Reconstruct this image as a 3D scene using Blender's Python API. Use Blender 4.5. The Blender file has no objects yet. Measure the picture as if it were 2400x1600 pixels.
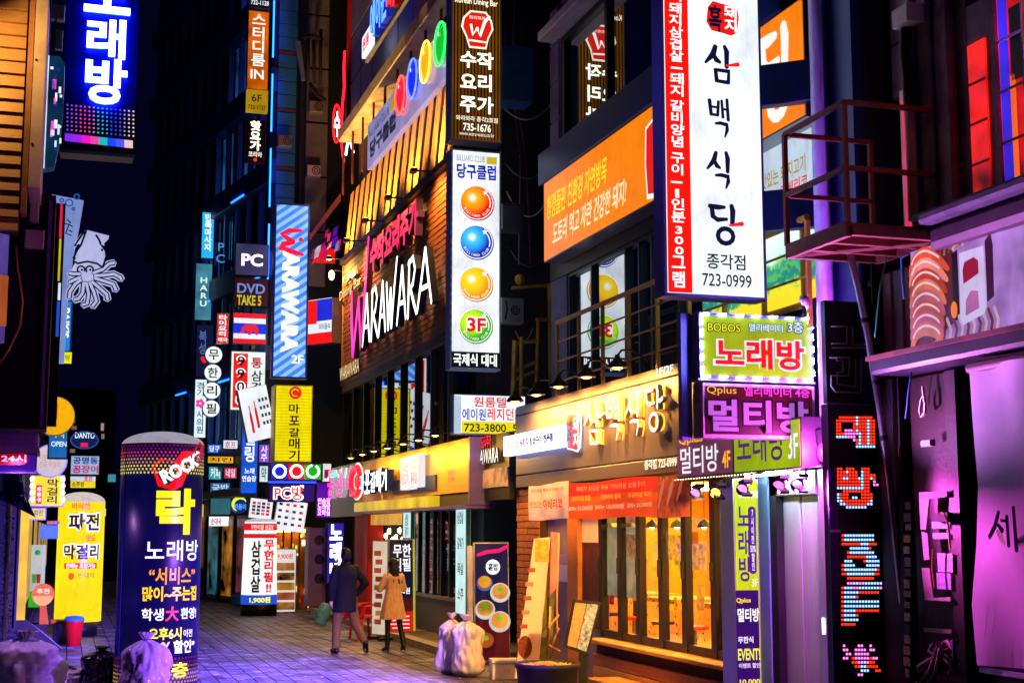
import bpy, bmesh, math, random
from mathutils import Vector, Matrix, noise
sc = bpy.context.scene
COL = sc.collection
R_ = math.radians
rnd = random.Random(7)
# ---------------------------------------------------------------- camera
FPX, PSI, TAU, CAMH = 3333.33, R_(17.34), R_(7.6), 2.05
CAM = Vector((0, 0, CAMH))
DIR = Vector((math.sin(PSI) * math.cos(TAU), math.cos(PSI) * math.cos(TAU), math.sin(TAU)))
RGT = Vector((math.cos(PSI), -math.sin(PSI), 0))
UPV = RGT.cross(DIR)
cd = bpy.data.cameras.new('camera'); cam = bpy.data.objects.new('camera', cd); COL.objects.link(cam)
cd.sensor_width = 36; cd.lens = 36 * FPX / 2400; cd.clip_start = .1; cd.clip_end = 2000
cam.matrix_world = Matrix((RGT, UPV, -DIR)).transposed().to_4x4()
cam.location = CAM
sc.camera = cam
# ---------------------------------------------------------------- world: clear night sky, sun well below the horizon
w = bpy.data.worlds.new('World'); sc.world = w; w.use_nodes = True
nt = w.node_tree; nt.nodes.clear()
sky = nt.nodes.new('ShaderNodeTexSky'); sky.sky_type = 'NISHITA'; sky.sun_disc = False
sky.sun_elevation = R_(-6); sky.sun_rotation = R_(200); sky.air_density = 1.5; sky.dust_density = .2; sky.ozone_density = 4
tint = nt.nodes.new('ShaderNodeMix'); tint.data_type = 'RGBA'; tint.blend_type = 'MIX'
tint.inputs[0].default_value = .7; tint.inputs[7].default_value = (.02, .016, .22, 1)
bg = nt.nodes.new('ShaderNodeBackground'); bg.inputs[1].default_value = .045
wo = nt.nodes.new('ShaderNodeOutputWorld')
nt.links.new(sky.outputs[0], tint.inputs[6]); nt.links.new(tint.outputs[2], bg.inputs[0]); nt.links.new(bg.outputs[0], wo.inputs[0])
# ---------------------------------------------------------------- exposure, renderer
vs = sc.view_settings; vs.view_transform = 'Standard'; vs.look = 'None'; vs.exposure = .5; vs.gamma = 1
vs.use_curve_mapping = False
sc.render.engine = 'CYCLES'
cy = sc.cycles
cy.use_denoising = True
try: cy.denoiser = 'OPENIMAGEDENOISE'
except Exception: pass
cy.use_adaptive_sampling = False; cy.max_bounces = 6; cy.diffuse_bounces = 3; cy.glossy_bounces = 4
cy.transmission_bounces = 4; cy.transparent_max_bounces = 8; cy.sample_clamp_indirect = 4; cy.sample_clamp_direct = 0
cy.caustics_reflective = False; cy.caustics_refractive = False; cy.use_light_tree = True

# ================================================================ helpers
def lin(c):
    if isinstance(c, str):
        c = [int(c[i:i + 2], 16) / 255 for i in (1, 3, 5)]
        return tuple(x / 12.92 if x <= .04045 else ((x + .055) / 1.055) ** 2.4 for x in c)
    return tuple(c)
MATS = {}
def newmat(key):
    m = bpy.data.materials.new(key); m.use_nodes = True
    n = m.node_tree.nodes; return m, n, m.node_tree.links, n['Principled BSDF']
def N(n, t, **kw):
    x = n.new('ShaderNode' + t)
    for k, v in kw.items(): setattr(x, k, v)
    return x
def paint(name, col, rough=.6, metal=0., var=.3, scale=3., bump=.15, bscale=25., spec=.4, dirt=0., stretch=None):
    """plain procedural surface: base colour with uneven tone, a little relief and gloss variation"""
    if name in MATS: return MATS[name]
    m, n, l, b = newmat(name); c = lin(col)
    tc = N(n, 'TexCoord'); src = tc.outputs['Object']
    if stretch:
        mp = N(n, 'Mapping'); mp.inputs['Scale'].default_value = stretch; l.new(src, mp.inputs[0]); src = mp.outputs[0]
    nz = N(n, 'TexNoise'); nz.inputs['Scale'].default_value = scale; nz.inputs['Detail'].default_value = 6; nz.inputs['Roughness'].default_value = .65
    l.new(src, nz.inputs['Vector'])
    r = N(n, 'ValToRGB'); r.color_ramp.elements[0].position = .3; r.color_ramp.elements[1].position = .72
    r.color_ramp.elements[0].color = (*[x * (1 - var) for x in c], 1); r.color_ramp.elements[1].color = (*[min(1, x * (1 + var * .7)) for x in c], 1)
    l.new(nz.outputs[0], r.inputs[0]); out = r.outputs[0]
    if dirt:
        n2 = N(n, 'TexNoise'); n2.inputs['Scale'].default_value = scale * .6; n2.inputs['Detail'].default_value = 8; l.new(src, n2.inputs['Vector'])
        r2 = N(n, 'ValToRGB'); r2.color_ramp.elements[0].position = .5; r2.color_ramp.elements[1].position = .62
        l.new(n2.outputs[0], r2.inputs[0])
        mx = N(n, 'Mix', data_type='RGBA', blend_type='MULTIPLY'); mx.inputs[7].default_value = (1 - dirt, 1 - dirt, 1 - dirt * .9, 1)
        l.new(r2.outputs[0], mx.inputs[0]); l.new(out, mx.inputs[6]); out = mx.outputs[2]
    l.new(out, b.inputs['Base Color'])
    b.inputs['Metallic'].default_value = metal; b.inputs['Specular IOR Level'].default_value = spec
    rr = N(n, 'MapRange'); rr.inputs[3].default_value = max(.03, rough - .12); rr.inputs[4].default_value = min(1, rough + .12)
    l.new(nz.outputs[0], rr.inputs[0]); l.new(rr.outputs[0], b.inputs['Roughness'])
    if bump:
        n3 = N(n, 'TexNoise'); n3.inputs['Scale'].default_value = bscale; n3.inputs['Detail'].default_value = 4; l.new(src, n3.inputs['Vector'])
        bp = N(n, 'Bump'); bp.inputs['Strength'].default_value = bump; bp.inputs['Distance'].default_value = .02
        l.new(n3.outputs[0], bp.inputs['Height']); l.new(bp.outputs[0], b.inputs['Normal'])
    MATS[name] = m; return m
def E(col, s=1., var=.1, samp=True, tint=None):
    """a lit sign face or lettering: gives off light of its own, slightly uneven like tubes behind acrylic"""
    key = 'lit_%s_%s_%s_%s_%s' % (col, s, var, samp, tint)
    if key in MATS: return MATS[key]
    if s <= 1.3: s *= .74
    m, n, l, b = newmat(key); c = lin(col)
    b.inputs['Base Color'].default_value = (*[x * .15 for x in c], 1); b.inputs['Roughness'].default_value = .35
    b.inputs['Specular IOR Level'].default_value = .25
    ec = tuple(a * t for a, t in zip(c, tint)) if tint else c
    b.inputs['Emission Color'].default_value = (*ec, 1); b.inputs['Emission Strength'].default_value = s
    if var:
        tc = N(n, 'TexCoord'); nz = N(n, 'TexNoise'); nz.inputs['Scale'].default_value = 1.6; nz.inputs['Detail'].default_value = 3
        l.new(tc.outputs['Object'], nz.inputs['Vector'])
        mr = N(n, 'MapRange'); mr.inputs[1].default_value = .3; mr.inputs[2].default_value = .7
        mr.inputs[3].default_value = s * (1 - var * 1.6); mr.inputs[4].default_value = s * (1 + var * .6)
        l.new(nz.outputs[0], mr.inputs[0])
        mp = N(n, 'Mapping'); mp.inputs['Scale'].default_value = (5, 5, 1.2); l.new(tc.outputs['Object'], mp.inputs[0])
        n2 = N(n, 'TexNoise'); n2.inputs['Scale'].default_value = 2.2; n2.inputs['Detail'].default_value = 9; n2.inputs['Roughness'].default_value = .75; l.new(mp.outputs[0], n2.inputs['Vector'])
        m2 = N(n, 'MapRange'); m2.inputs[1].default_value = .33; m2.inputs[2].default_value = .5; m2.inputs[3].default_value = .78; m2.inputs[4].default_value = 1; l.new(n2.outputs[0], m2.inputs[0])
        mm = N(n, 'Math', operation='MULTIPLY'); l.new(mr.outputs[0], mm.inputs[0]); l.new(m2.outputs[0], mm.inputs[1]); l.new(mm.outputs[0], b.inputs['Emission Strength'])
    if not samp: m.cycles.emission_sampling = 'NONE'
    MATS[key] = m; return m
def ET(col, s=1., tint=None):          # lettering: no need to sample it as a lamp
    return E(col, s, 0, False, tint)
def ball_mat(a, b_, c, r, s=1.):
    """printed billiard ball on a lit face: radial colour print around the disc's own origin"""
    key = 'ball_%s%s%s%.3f' % (a, b_, c, r)
    if key in MATS: return MATS[key]
    m, n, l, b = newmat(key)
    tc = N(n, 'TexCoord'); mp = N(n, 'Mapping'); mp.inputs['Location'].default_value = (.24, 0, -.24); mp.inputs['Scale'].default_value = (.9 / r,) * 3
    g = N(n, 'TexGradient', gradient_type='SPHERICAL'); rp = N(n, 'ValToRGB')
    l.new(tc.outputs['Object'], mp.inputs[0]); l.new(mp.outputs[0], g.inputs[0]); l.new(g.outputs[0], rp.inputs[0])
    e = rp.color_ramp.elements; e[0].position = .08; e[0].color = (*lin(c), 1); e[1].position = .97; e[1].color = (1, 1, 1, 1)
    x = e.new(.35); x.color = (*lin(b_), 1); x = e.new(.72); x.color = (*lin(a), 1)
    l.new(rp.outputs[0], b.inputs['Emission Color']); b.inputs['Emission Strength'].default_value = s * .74
    b.inputs['Base Color'].default_value = (.05, .05, .05, 1); m.cycles.emission_sampling = 'NONE'
    MATS[key] = m; return m
def glass(name, tint=(.6, .75, .8), refl=.5, rough=.02, alpha=.5):
    if name in MATS: return MATS[name]
    m = bpy.data.materials.new(name); m.use_nodes = True; n = m.node_tree.nodes; l = m.node_tree.links; n.clear()
    o = N(n, 'OutputMaterial'); tr = N(n, 'BsdfTransparent'); tr.inputs[0].default_value = (*[t * alpha for t in tint], 1)
    gl = N(n, 'BsdfGlossy'); gl.inputs['Roughness'].default_value = rough; gl.inputs[0].default_value = (.9, .95, 1, 1)
    lw = N(n, 'LayerWeight'); lw.inputs[0].default_value = .5
    pw = N(n, 'Math', operation='POWER'); pw.inputs[1].default_value = 3; l.new(lw.outputs['Facing'], pw.inputs[0])
    ma = N(n, 'Math', operation='MULTIPLY_ADD', use_clamp=True); ma.inputs[1].default_value = refl; ma.inputs[2].default_value = .04; l.new(pw.outputs[0], ma.inputs[0])
    mx = N(n, 'MixShader'); l.new(ma.outputs[0], mx.inputs[0]); l.new(tr.outputs[0], mx.inputs[1]); l.new(gl.outputs[0], mx.inputs[2]); l.new(mx.outputs[0], o.inputs[0])
    MATS[name] = m; return m

def paper(name, col, var=.3, scale=8.):
    """printed paper or cloth that lets light through from behind"""
    if name in MATS: return MATS[name]
    m, n, l, b = newmat(name); c = lin(col); tc = N(n, 'TexCoord'); nz = N(n, 'TexNoise'); nz.inputs['Scale'].default_value = scale; nz.inputs['Detail'].default_value = 5; l.new(tc.outputs['Object'], nz.inputs['Vector'])
    r = N(n, 'ValToRGB'); r.color_ramp.elements[0].position = .35; r.color_ramp.elements[1].position = .65; r.color_ramp.elements[0].color = (*[x * (1 - var) for x in c], 1); r.color_ramp.elements[1].color = (*c, 1); l.new(nz.outputs[0], r.inputs[0])
    d = N(n, 'BsdfDiffuse'); t = N(n, 'BsdfTranslucent'); mx = N(n, 'MixShader'); mx.inputs[0].default_value = .65; l.new(r.outputs[0], d.inputs[0]); l.new(r.outputs[0], t.inputs[0]); l.new(d.outputs[0], mx.inputs[1]); l.new(t.outputs[0], mx.inputs[2]); l.new(mx.outputs[0], n['Material Output'].inputs[0])
    MATS[name] = m; return m
def ray(px, py): return DIR + RGT * ((px - 1200) / FPX) - UPV * ((py - 800) / FPX)
class Pl:
    """an upright plane: U runs to the viewer's right along it, local -y faces the viewer"""
    def __init__(s, x, y, ang):
        s.o = Vector((x, y, 0)); s.a = ang; s.U = Vector((math.cos(ang), math.sin(ang), 0)); s.N = s.U.cross(Vector((0, 0, 1)))
    def hit(s, px, py):
        d = ray(px, py); p = CAM + d * ((s.o - CAM).dot(s.N) / d.dot(s.N))
        return (p - s.o).dot(s.U), p.z
    def R(s, r):
        x0, y0, x1, y1 = r; xm, ym = (x0 + x1) / 2, (y0 + y1) / 2
        return s.hit(x0, ym)[0], s.hit(x1, ym)[0], s.hit(xm, y1)[1], s.hit(xm, y0)[1]
    def off(s, d): p = s.o - s.N * d; return Pl(p.x, p.y, s.a)      # plane d metres further from the viewer
def PY(y, ang=0.): return Pl(0, y, ang)
def PX(x): return Pl(x, 0, -math.pi / 2)
def gnd(px, py, z=0.):
    d = ray(px, py); return CAM + d * ((z - CAMH) / d.z)

class MB:
    def __init__(s): s.v = []; s.f = []
    def _add(s, v, f):
        k = len(s.v); s.v += [tuple(p) for p in v]; s.f += [tuple(i + k for i in q) for q in f]; return s
    def box(s, x0, x1, y0, y1, z0, z1, c=0.):
        if c <= 0:
            return s._add([(x0, y0, z0), (x1, y0, z0), (x1, y1, z0), (x0, y1, z0), (x0, y0, z1), (x1, y0, z1), (x1, y1, z1), (x0, y1, z1)],
                          [(0, 3, 2, 1), (4, 5, 6, 7), (0, 1, 5, 4), (1, 2, 6, 5), (2, 3, 7, 6), (3, 0, 4, 7)])
        c = min(c, (x1 - x0) * .45, (z1 - z0) * .45, (y1 - y0) * .45)    # chamfered front edges
        v = [(x0, y0 + c, z0), (x1, y0 + c, z0), (x1, y1, z0), (x0, y1, z0), (x0, y0 + c, z1), (x1, y0 + c, z1), (x1, y1, z1), (x0, y1, z1),
             (x0 + c, y0, z0 + c), (x1 - c, y0, z0 + c), (x1 - c, y0, z1 - c), (x0 + c, y0, z1 - c)]
        return s._add(v, [(0, 3, 2, 1), (4, 5, 6, 7), (1, 2, 6, 5), (2, 3, 7, 6), (3, 0, 4, 7), (8, 9, 10, 11), (0, 1, 9, 8), (1, 5, 10, 9), (5, 4, 11, 10), (4, 0, 8, 11)])
    def poly(s, pts): return s._add(pts, [tuple(range(len(pts)))])
    def prism(s, pts, y0, y1):
        n = len(pts); v = [(x, y0, z) for x, z in pts] + [(x, y1, z) for x, z in pts]
        return s._add(v, [tuple(range(n)), tuple(range(2 * n - 1, n - 1, -1))] + [(i, i + n, (i + 1) % n + n, (i + 1) % n) for i in range(n)])
    def cyl(s, p0, p1, r0, r1=None, n=10, cap=True):
        r1 = r0 if r1 is None else r1; p0 = Vector(p0); p1 = Vector(p1); d = (p1 - p0).normalized()
        a = d.cross(Vector((0, 0, 1)) if abs(d.z) < .9 else Vector((1, 0, 0))).normalized(); b = d.cross(a)
        v = []
        for p, r in ((p0, r0), (p1, r1)):
            for i in range(n):
                t = 2 * math.pi * i / n; v.append(p + a * (r * math.cos(t)) + b * (r * math.sin(t)))
        f = [(i, (i + 1) % n, (i + 1) % n + n, i + n) for i in range(n)]
        if cap: f += [tuple(range(n - 1, -1, -1)), tuple(range(n, 2 * n))]
        return s._add(v, f)
    def tube(s, pts, r, n=6):
        pts = [Vector(p) for p in pts]; m = len(pts); v = []; a0 = None
        for i, p in enumerate(pts):
            d = (pts[min(i + 1, m - 1)] - pts[max(i - 1, 0)]).normalized()
            if a0 is None: a0 = d.cross(Vector((.3, .2, 1))).normalized()
            a = (a0 - d * a0.dot(d)); a = a.normalized() if a.length > 1e-5 else d.orthogonal().normalized(); a0 = a; b = d.cross(a)
            rr = r[i] if isinstance(r, (list, tuple)) else r
            for k in range(n):
                t = 2 * math.pi * k / n; v.append(p + a * (rr * math.cos(t)) + b * (rr * math.sin(t)))
        f = [(i * n + k, i * n + (k + 1) % n, (i + 1) * n + (k + 1) % n, (i + 1) * n + k) for i in range(m - 1) for k in range(n)]
        f += [tuple(range(n - 1, -1, -1)), tuple(range((m - 1) * n, m * n))]
        return s._add(v, f)
    def lathe(s, prof, n=24, c=(0, 0, 0), sy=1., wob=None):
        v = []; m = len(prof)
        for j, (r, z) in enumerate(prof):
            for i in range(n):
                t = 2 * math.pi * i / n; q = r * (wob(t, j / (m - 1)) if wob else 1)
                v.append((c[0] + q * math.cos(t), c[1] + q * math.sin(t) * sy, c[2] + z))
        f = [(j * n + i, j * n + (i + 1) % n, (j + 1) * n + (i + 1) % n, (j + 1) * n + i) for j in range(m - 1) for i in range(n)]
        f += [tuple(range(n - 1, -1, -1)), tuple(range((m - 1) * n, m * n))]
        return s._add(v, f)
    def disc(s, x, z, r, y, n=28, rz=None):
        rz = rz or r
        return s._add([(x + r * math.cos(2 * math.pi * i / n), y, z + rz * math.sin(2 * math.pi * i / n)) for i in range(n)], [tuple(range(n))])
    def ring(s, x, z, r, t, y, a0=0., a1=360., n=36, rz=None):
        rz = rz or r; pts = [(x + r * math.cos(R_(a0 + (a1 - a0) * i / n)), y, z + rz * math.sin(R_(a0 + (a1 - a0) * i / n))) for i in range(n + 1)]
        return s.tube(pts, t, 6)
    def sphere(s, c, r, n=12, sc_=(1, 1, 1)):
        return s.lathe([(max(1e-4, math.sin(math.pi * j / n)) * r * sc_[0], -math.cos(math.pi * j / n) * r * sc_[2]) for j in range(n + 1)], n, c, sc_[1] / sc_[0])
    def stroke(s, pts, y, h=0., close=False, n=None):
        """a brush stroke: points (x, z, width) joined into one ribbon with rounded ends"""
        P = [Vector((p[0], p[1])) for p in pts]; Wd = [p[2] / 2 for p in pts]; L = []; Rr = []; m = len(P)
        for i in range(m):
            d = (P[min(i + 1, m - 1)] - P[max(i - 1, 0)]); d = d.normalized() if d.length > 1e-9 else Vector((1, 0)); q = Vector((-d.y, d.x))
            L.append(P[i] + q * Wd[i]); Rr.append(P[i] - q * Wd[i])
        d0 = (P[0] - P[1]).normalized(); d1 = (P[-1] - P[-2]).normalized()
        L0 = P[0] + d0 * Wd[0] * .6; L1 = P[-1] + d1 * Wd[-1] * .6
        v = [(p.x, y, p.y) for p in L] + [(p.x, y, p.y) for p in Rr] + [(L0.x, y, L0.y), (L1.x, y, L1.y)]
        f = [(i, i + 1, m + i + 1, m + i) for i in range(m - 1)] + [(0, m, 2 * m), (m - 1, 2 * m - 1, 2 * m + 1)]
        if h:
            k = len(v); v += [(a, y + h, c_) for a, _, c_ in v]; order = [2 * m] + list(range(m)) + [2 * m + 1] + list(range(2 * m - 1, m - 1, -1))
            f += [(order[i], order[(i + 1) % len(order)], order[(i + 1) % len(order)] + k, order[i] + k) for i in range(len(order))]
        return s._add(v, f)
    def obj(s, name, mat, parent=None, smooth=False, off=(0, 0, 0), me=None):
        if me is None:
            me = bpy.data.meshes.new(name); me.from_pydata([(x - off[0], y - off[1], z - off[2]) for x, y, z in s.v], [], s.f)
            if smooth:
                me.polygons.foreach_set('use_smooth', [True] * len(me.polygons))
            me.materials.append(mat); me.update()
        o = bpy.data.objects.new(name, me); COL.objects.link(o)
        if parent: o.parent = parent
        return o
def tag(o, label=None, cat=None, group=None, kind=None):
    if label: o['label'] = label
    if cat: o['category'] = cat
    if group: o['group'] = group
    if kind: o['kind'] = kind
    return o
TXT = {}
def text_mesh(body, bold, ext, shear=0., lsp=1., res=3):
    k = (body, bold, ext > 0, shear, lsp)
    if k not in TXT:
        c = bpy.data.curves.new('t', 'FONT'); c.body = body; c.resolution_u = res; c.offset = bold; c.shear = shear; c.align_x = 'CENTER'; c.space_line = lsp
        if ext > 0: c.extrude = .5
        o = bpy.data.objects.new('t', c); m = bpy.data.meshes.new_from_object(o)
        v = [tuple(p.co) for p in m.vertices]; f = [tuple(p.vertices) for p in m.polygons]
        bpy.data.objects.remove(o); bpy.data.curves.remove(c); bpy.data.meshes.remove(m)
        xs = [p[0] for p in v]; ys = [p[1] for p in v]
        TXT[k] = (v, f, min(xs), max(xs), min(ys), max(ys))
    return TXT[k]
class T:
    """one thing: an Empty at its base, standing on an upright plane; parts are drawn in the plane's (u, depth, z)"""
    def __init__(s, name, label, cat, pl, u, v, group=None, d=0.):
        s.pl = pl; s.c = (u, d, v)
        e = bpy.data.objects.new(name, None); COL.objects.link(e); e.empty_display_size = .2
        e.location = pl.o + pl.U * u - pl.N * d + Vector((0, 0, v)); e.rotation_euler.z = pl.a
        s.root = tag(e, label, cat, group)
    def add(s, name, mb, mat, parent=None, smooth=False, label=None, kind=None):
        return tag(mb.obj(name, mat, parent or s.root, smooth, s.c), label, None, None, kind)
    def box(s, name, x0, x1, y0, y1, z0, z1, mat, parent=None, c=0., label=None):
        return s.add(name, MB().box(x0, x1, y0, y1, z0, z1, c), mat, parent, label=label)
    def pbox(s, name, r, y0, y1, mat, parent=None, c=0., label=None):
        a, b, z0, z1 = s.pl.R(r); return s.box(name, a, b, y0, y1, z0, z1, mat, parent, c, label)
    def text(s, body, r, mat, bold=.0, ext=0., y=-.008, rot=0, parent=None, shear=0., name='lettering', mirror=False, lsp=1., side=None):
        a, b, z0, z1 = s.pl.R(r) if len(r) == 4 else r[:4]
        V, Fc, x0, x1, y0, y1 = text_mesh(body, bold, ext, shear, lsp)
        out = []
        for (x, yy, z) in V:
            p, q = (x - x0) / (x1 - x0), (yy - y0) / (y1 - y0)
            if rot == 90: p, q = q, 1 - p          # reads downwards
            elif rot == -90: p, q = 1 - q, p
            out.append((a + (b - a) * p, y - (z + .5) * ext if ext else y, z0 + (z1 - z0) * q))
        mb = MB(); mb.v = out; mb.f = Fc
        o = s.add(name, mb, mat, parent)
        if side:                                   # lit returns: edges and back in another colour
            o.data.materials.append(side)
            for p in o.data.polygons:
                if sum(o.data.vertices[i].co.y + s.c[1] for i in p.vertices) / len(p.vertices) > y - ext + 1e-4: p.material_index = 1
        return o
    def strokes(s, st, r, mat, y=-.008, h=0., name='lettering', parent=None, wk=1., side=None):
        """hand lettering: strokes in a unit box mapped to the rectangle r"""
        a, b, z0, z1 = s.pl.R(r); k = min(b - a, z1 - z0) * wk; mb = MB()
        for q in st: mb.stroke([(a + (b - a) * p[0], z0 + (z1 - z0) * p[1], p[2] * k) for p in q], y, h)
        o = s.add(name, mb, mat, parent)
        if side:
            o.data.materials.append(side)
            for p in o.data.polygons:
                if abs(p.normal.y) < .5: p.material_index = 1
        return o
    def disc(s, name, px, py, rpx, mat, y=-.006, own=False, parent=None):
        u, v = s.pl.hit(px, py); r = s.pl.hit(px, py - rpx)[1] - v
        if own:
            o = MB().disc(0, 0, r, 0).obj(name, mat, parent or s.root); o.location = (u - s.c[0], y - s.c[1], v - s.c[2]); return o
        return s.add(name, MB().disc(u, v, r, y), mat, parent)
def sign(name, label, cat, pl, r, depth, face, frame, m=.02, texts=(), group=None, back=True, c=.0):
    a, b, z0, z1 = pl.R(r)
    t = T(name, label, cat, pl, (a + b) / 2, z0, group, depth / 2)
    t.box('body', a, b, .001, depth, z0, z1, frame)
    t.face = t.box('face', a + m, b - m, -.006, .0, z0 + m, z1 - m, face, c=c)
    if back: t.box('back_face', a + m, b - m, depth + .001, depth + .007, z0 + m, z1 - m, face)
    t.q = (a, b, z0, z1)
    for q in texts: t.text(q[0], q[1], q[2], **(q[3] if len(q) > 3 else {}))
    return t
def bracket(t, x0, x1, z, y, mat, r=.025, name='bracket'):
    return t.add(name, MB().box(x0, x1, y - r, y + r, z - r, z + r), mat)
# ================================================================ palette
def zat(X, px, py): return PX(X).hit(px, py)[1]
def yat(X, px): return -PX(X).hit(px, 1000)[0]
m_black = paint('black_metal', '#16161a', .45, .3, bump=.05)
m_dark = paint('dark_render', '#2a2732', .8, dirt=.4)
m_steel = paint('grey_steel', '#8a8c94', .38, .8, var=.15, bump=.04)
m_alu = paint('aluminium', '#b8bac4', .35, .6, var=.12, bump=.03)
m_blueframe = paint('blue_grey_frame', '#6d7fae', .45, .2, var=.15, bump=.05)
m_navy = paint('navy_cladding', '#16306e', .4, .3, var=.2, scale=1.2, bump=.05)
m_mauve = paint('mauve_concrete', '#8f7a8c', .75, dirt=.35, bump=.3)
m_grey = paint('grey_fascia', '#66636e', .42, .25, var=.12, scale=1.5, bump=.03)
m_orange = paint('orange_print', '#ff8a10', .45, var=.06, bump=0)
m_wood = paint('golden_timber', '#c98a45', .55, var=.35, scale=4, stretch=(1, 6, 14), bump=.2, dirt=.25)
m_woodd = paint('brown_cedar', '#9a5c34', .6, var=.4, scale=4, stretch=(2, 4, 22), bump=.3, dirt=.3)
m_slat = paint('pale_slat_timber', '#d8a25c', .55, var=.35, scale=3, stretch=(8, 4, .8), bump=.2, dirt=.3)
m_yel = paint('yellow_paint_rail', '#c79a3c', .5, .1, var=.25, dirt=.3)
m_rust = paint('rust_red_rail', '#8a4a44', .55, .2, var=.4, dirt=.4)
m_cream = paint('cream_metal', '#d9cdb8', .5, var=.2, dirt=.35)
m_white = paint('white_plastic', '#e4e4e8', .45, var=.12, bump=.02)
m_red = paint('red_plastic', '#d61a1a', .35, var=.15, bump=.02)
m_redwall = paint('red_wall', '#c8181c', .6, var=.2)
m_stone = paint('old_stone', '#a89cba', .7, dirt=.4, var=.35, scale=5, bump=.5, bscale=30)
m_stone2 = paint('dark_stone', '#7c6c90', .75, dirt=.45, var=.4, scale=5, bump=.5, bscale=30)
m_maroon = paint('maroon_steel', '#341318', .5, .2, dirt=.5, var=.4)
m_brick = paint('orange_brick', '#c07834', .75, var=.3, scale=9, bump=.4, bscale=60)
m_mortar = paint('dark_mortar', '#3a2a1e', .9)
m_tileblue = paint('blue_grey_panel', '#2f7ca6', .6, var=.2, scale=1.5, dirt=.25)
m_tilegrey = paint('warm_grey_panel', '#7d7480', .7, var=.2, scale=1.5, dirt=.35)
m_rubber = paint('black_rubber', '#121214', .7, bump=.1)
m_asphalt = paint('asphalt', '#3b3b42', .75, var=.3, scale=20, bump=.4, bscale=120)
g_dark = glass('dark_window_glass', (.5, .6, .75), 1.2, .015, .6)
g_clear = glass('clear_window_glass', (1, 1, 1), .22, .02, .97)

# ================================================================ ground
def pav_mat():
    m, n, l, b = newmat('clay_pavers')
    g = N(n, 'NewGeometry'); sn = N(n, 'VectorMath', operation='SNAP'); sn.inputs[1].default_value = (.25, .25, 10); l.new(g.outputs['Position'], sn.inputs[0])
    wn = N(n, 'TexWhiteNoise'); l.new(sn.outputs[0], wn.inputs['Vector'])
    r = N(n, 'ValToRGB'); e = r.color_ramp.elements; e[0].color = (*lin('#45445e'), 1); e[1].color = (*lin('#9692b0'), 1); x = e.new(.5); x.color = (*lin('#6e6a82'), 1)
    l.new(wn.outputs['Value'], r.inputs[0])
    nz = N(n, 'TexNoise'); nz.inputs['Scale'].default_value = .9; nz.inputs['Detail'].default_value = 8; l.new(g.outputs['Position'], nz.inputs['Vector'])
    r2 = N(n, 'ValToRGB'); r2.color_ramp.elements[0].position = .35; r2.color_ramp.elements[0].color = (.3, .29, .3, 1); r2.color_ramp.elements[1].position = .6; r2.color_ramp.elements[1].color = (1, 1, 1, 1); l.new(nz.outputs[0], r2.inputs[0])
    mx = N(n, 'Mix', data_type='RGBA', blend_type='MULTIPLY'); mx.inputs[0].default_value = 1; l.new(r.outputs[0], mx.inputs[6]); l.new(r2.outputs[0], mx.inputs[7])
    l.new(mx.outputs[2], b.inputs['Base Color'])
    mr = N(n, 'MapRange'); mr.inputs[3].default_value = .28; mr.inputs[4].default_value = .62; l.new(nz.outputs[0], mr.inputs[0]); l.new(mr.outputs[0], b.inputs['Roughness'])
    n3 = N(n, 'TexNoise'); n3.inputs['Scale'].default_value = 40; l.new(g.outputs['Position'], n3.inputs['Vector'])
    bp = N(n, 'Bump'); bp.inputs['Strength'].default_value = .25; bp.inputs['Distance'].default_value = .01; l.new(n3.outputs[0], bp.inputs['Height']); l.new(bp.outputs[0], b.inputs['Normal'])
    return m
m_pav = pav_mat()
tag(MB().box(-300, 300, -60, 900, -.5, -.08).obj('ground', m_asphalt), 'dark asphalt ground beyond the paved alley', None, None, 'structure')
street = tag(MB().box(-9, 14, -6, 64, -.3, -.014).obj('street', paint('joint_sand', '#16141a', .9)), 'paved alley of small square clay pavers', None, None, 'structure')
pm = MB().box(-.116, .116, -.116, .116, -.012, 0, 0); near = []; rest = MB()
gx = [-2.5 + .25 * i for i in range(40)]; gy = [15.5 + .25 * i for i in range(190)]
for y in gy:
    for x in gx:
        if x > 7.4: continue
        p = Vector((x, y, 0)) - CAM; dz = p.dot(DIR); px = 1200 + FPX * p.dot(RGT) / dz; py = 800 - FPX * p.dot(UPV) / dz
        if -30 < px < 2430 and 1250 < py < 1606: near.append((dz, x, y))
        elif -700 < px < 3000: rest.box(x - .116, x + .116, y - .116, y + .116, -.012, rnd.uniform(-.003, .001))
near.sort(); pme = None
for k, (dz, x, y) in enumerate(near):
    if k < 300:
        o = pm.obj('paver', m_pav, street, me=pme); pme = o.data; o.location = (x, y, rnd.uniform(-.003, .001)); o.rotation_euler = (rnd.uniform(-.006, .006), rnd.uniform(-.006, .006), 0)
    else: rest.box(x - .116, x + .116, y - .116, y + .116, -.012, rnd.uniform(-.003, .001))
tag(rest.obj('pavers', m_pav, street), None, None, None, 'stuff')
kb = MB().box(6.05, 6.28, 22.3, 36.5, -.1, .13); 
tag(kb.obj('kerb', paint('pale_kerb_stone', '#a59c98', .7, dirt=.3)), 'pale stone kerb step along the lit shop fronts', None, None, 'structure')
tag(MB().box(6.284, 7.6, 22.3, 36.5, -.1, .126).obj('pavement', paint('grey_step_slab', '#6a6468', .7, dirt=.3)), 'narrow raised pavement before the shop fronts', None, None, 'structure')
lit = MB(); rl = random.Random(3)
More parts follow.
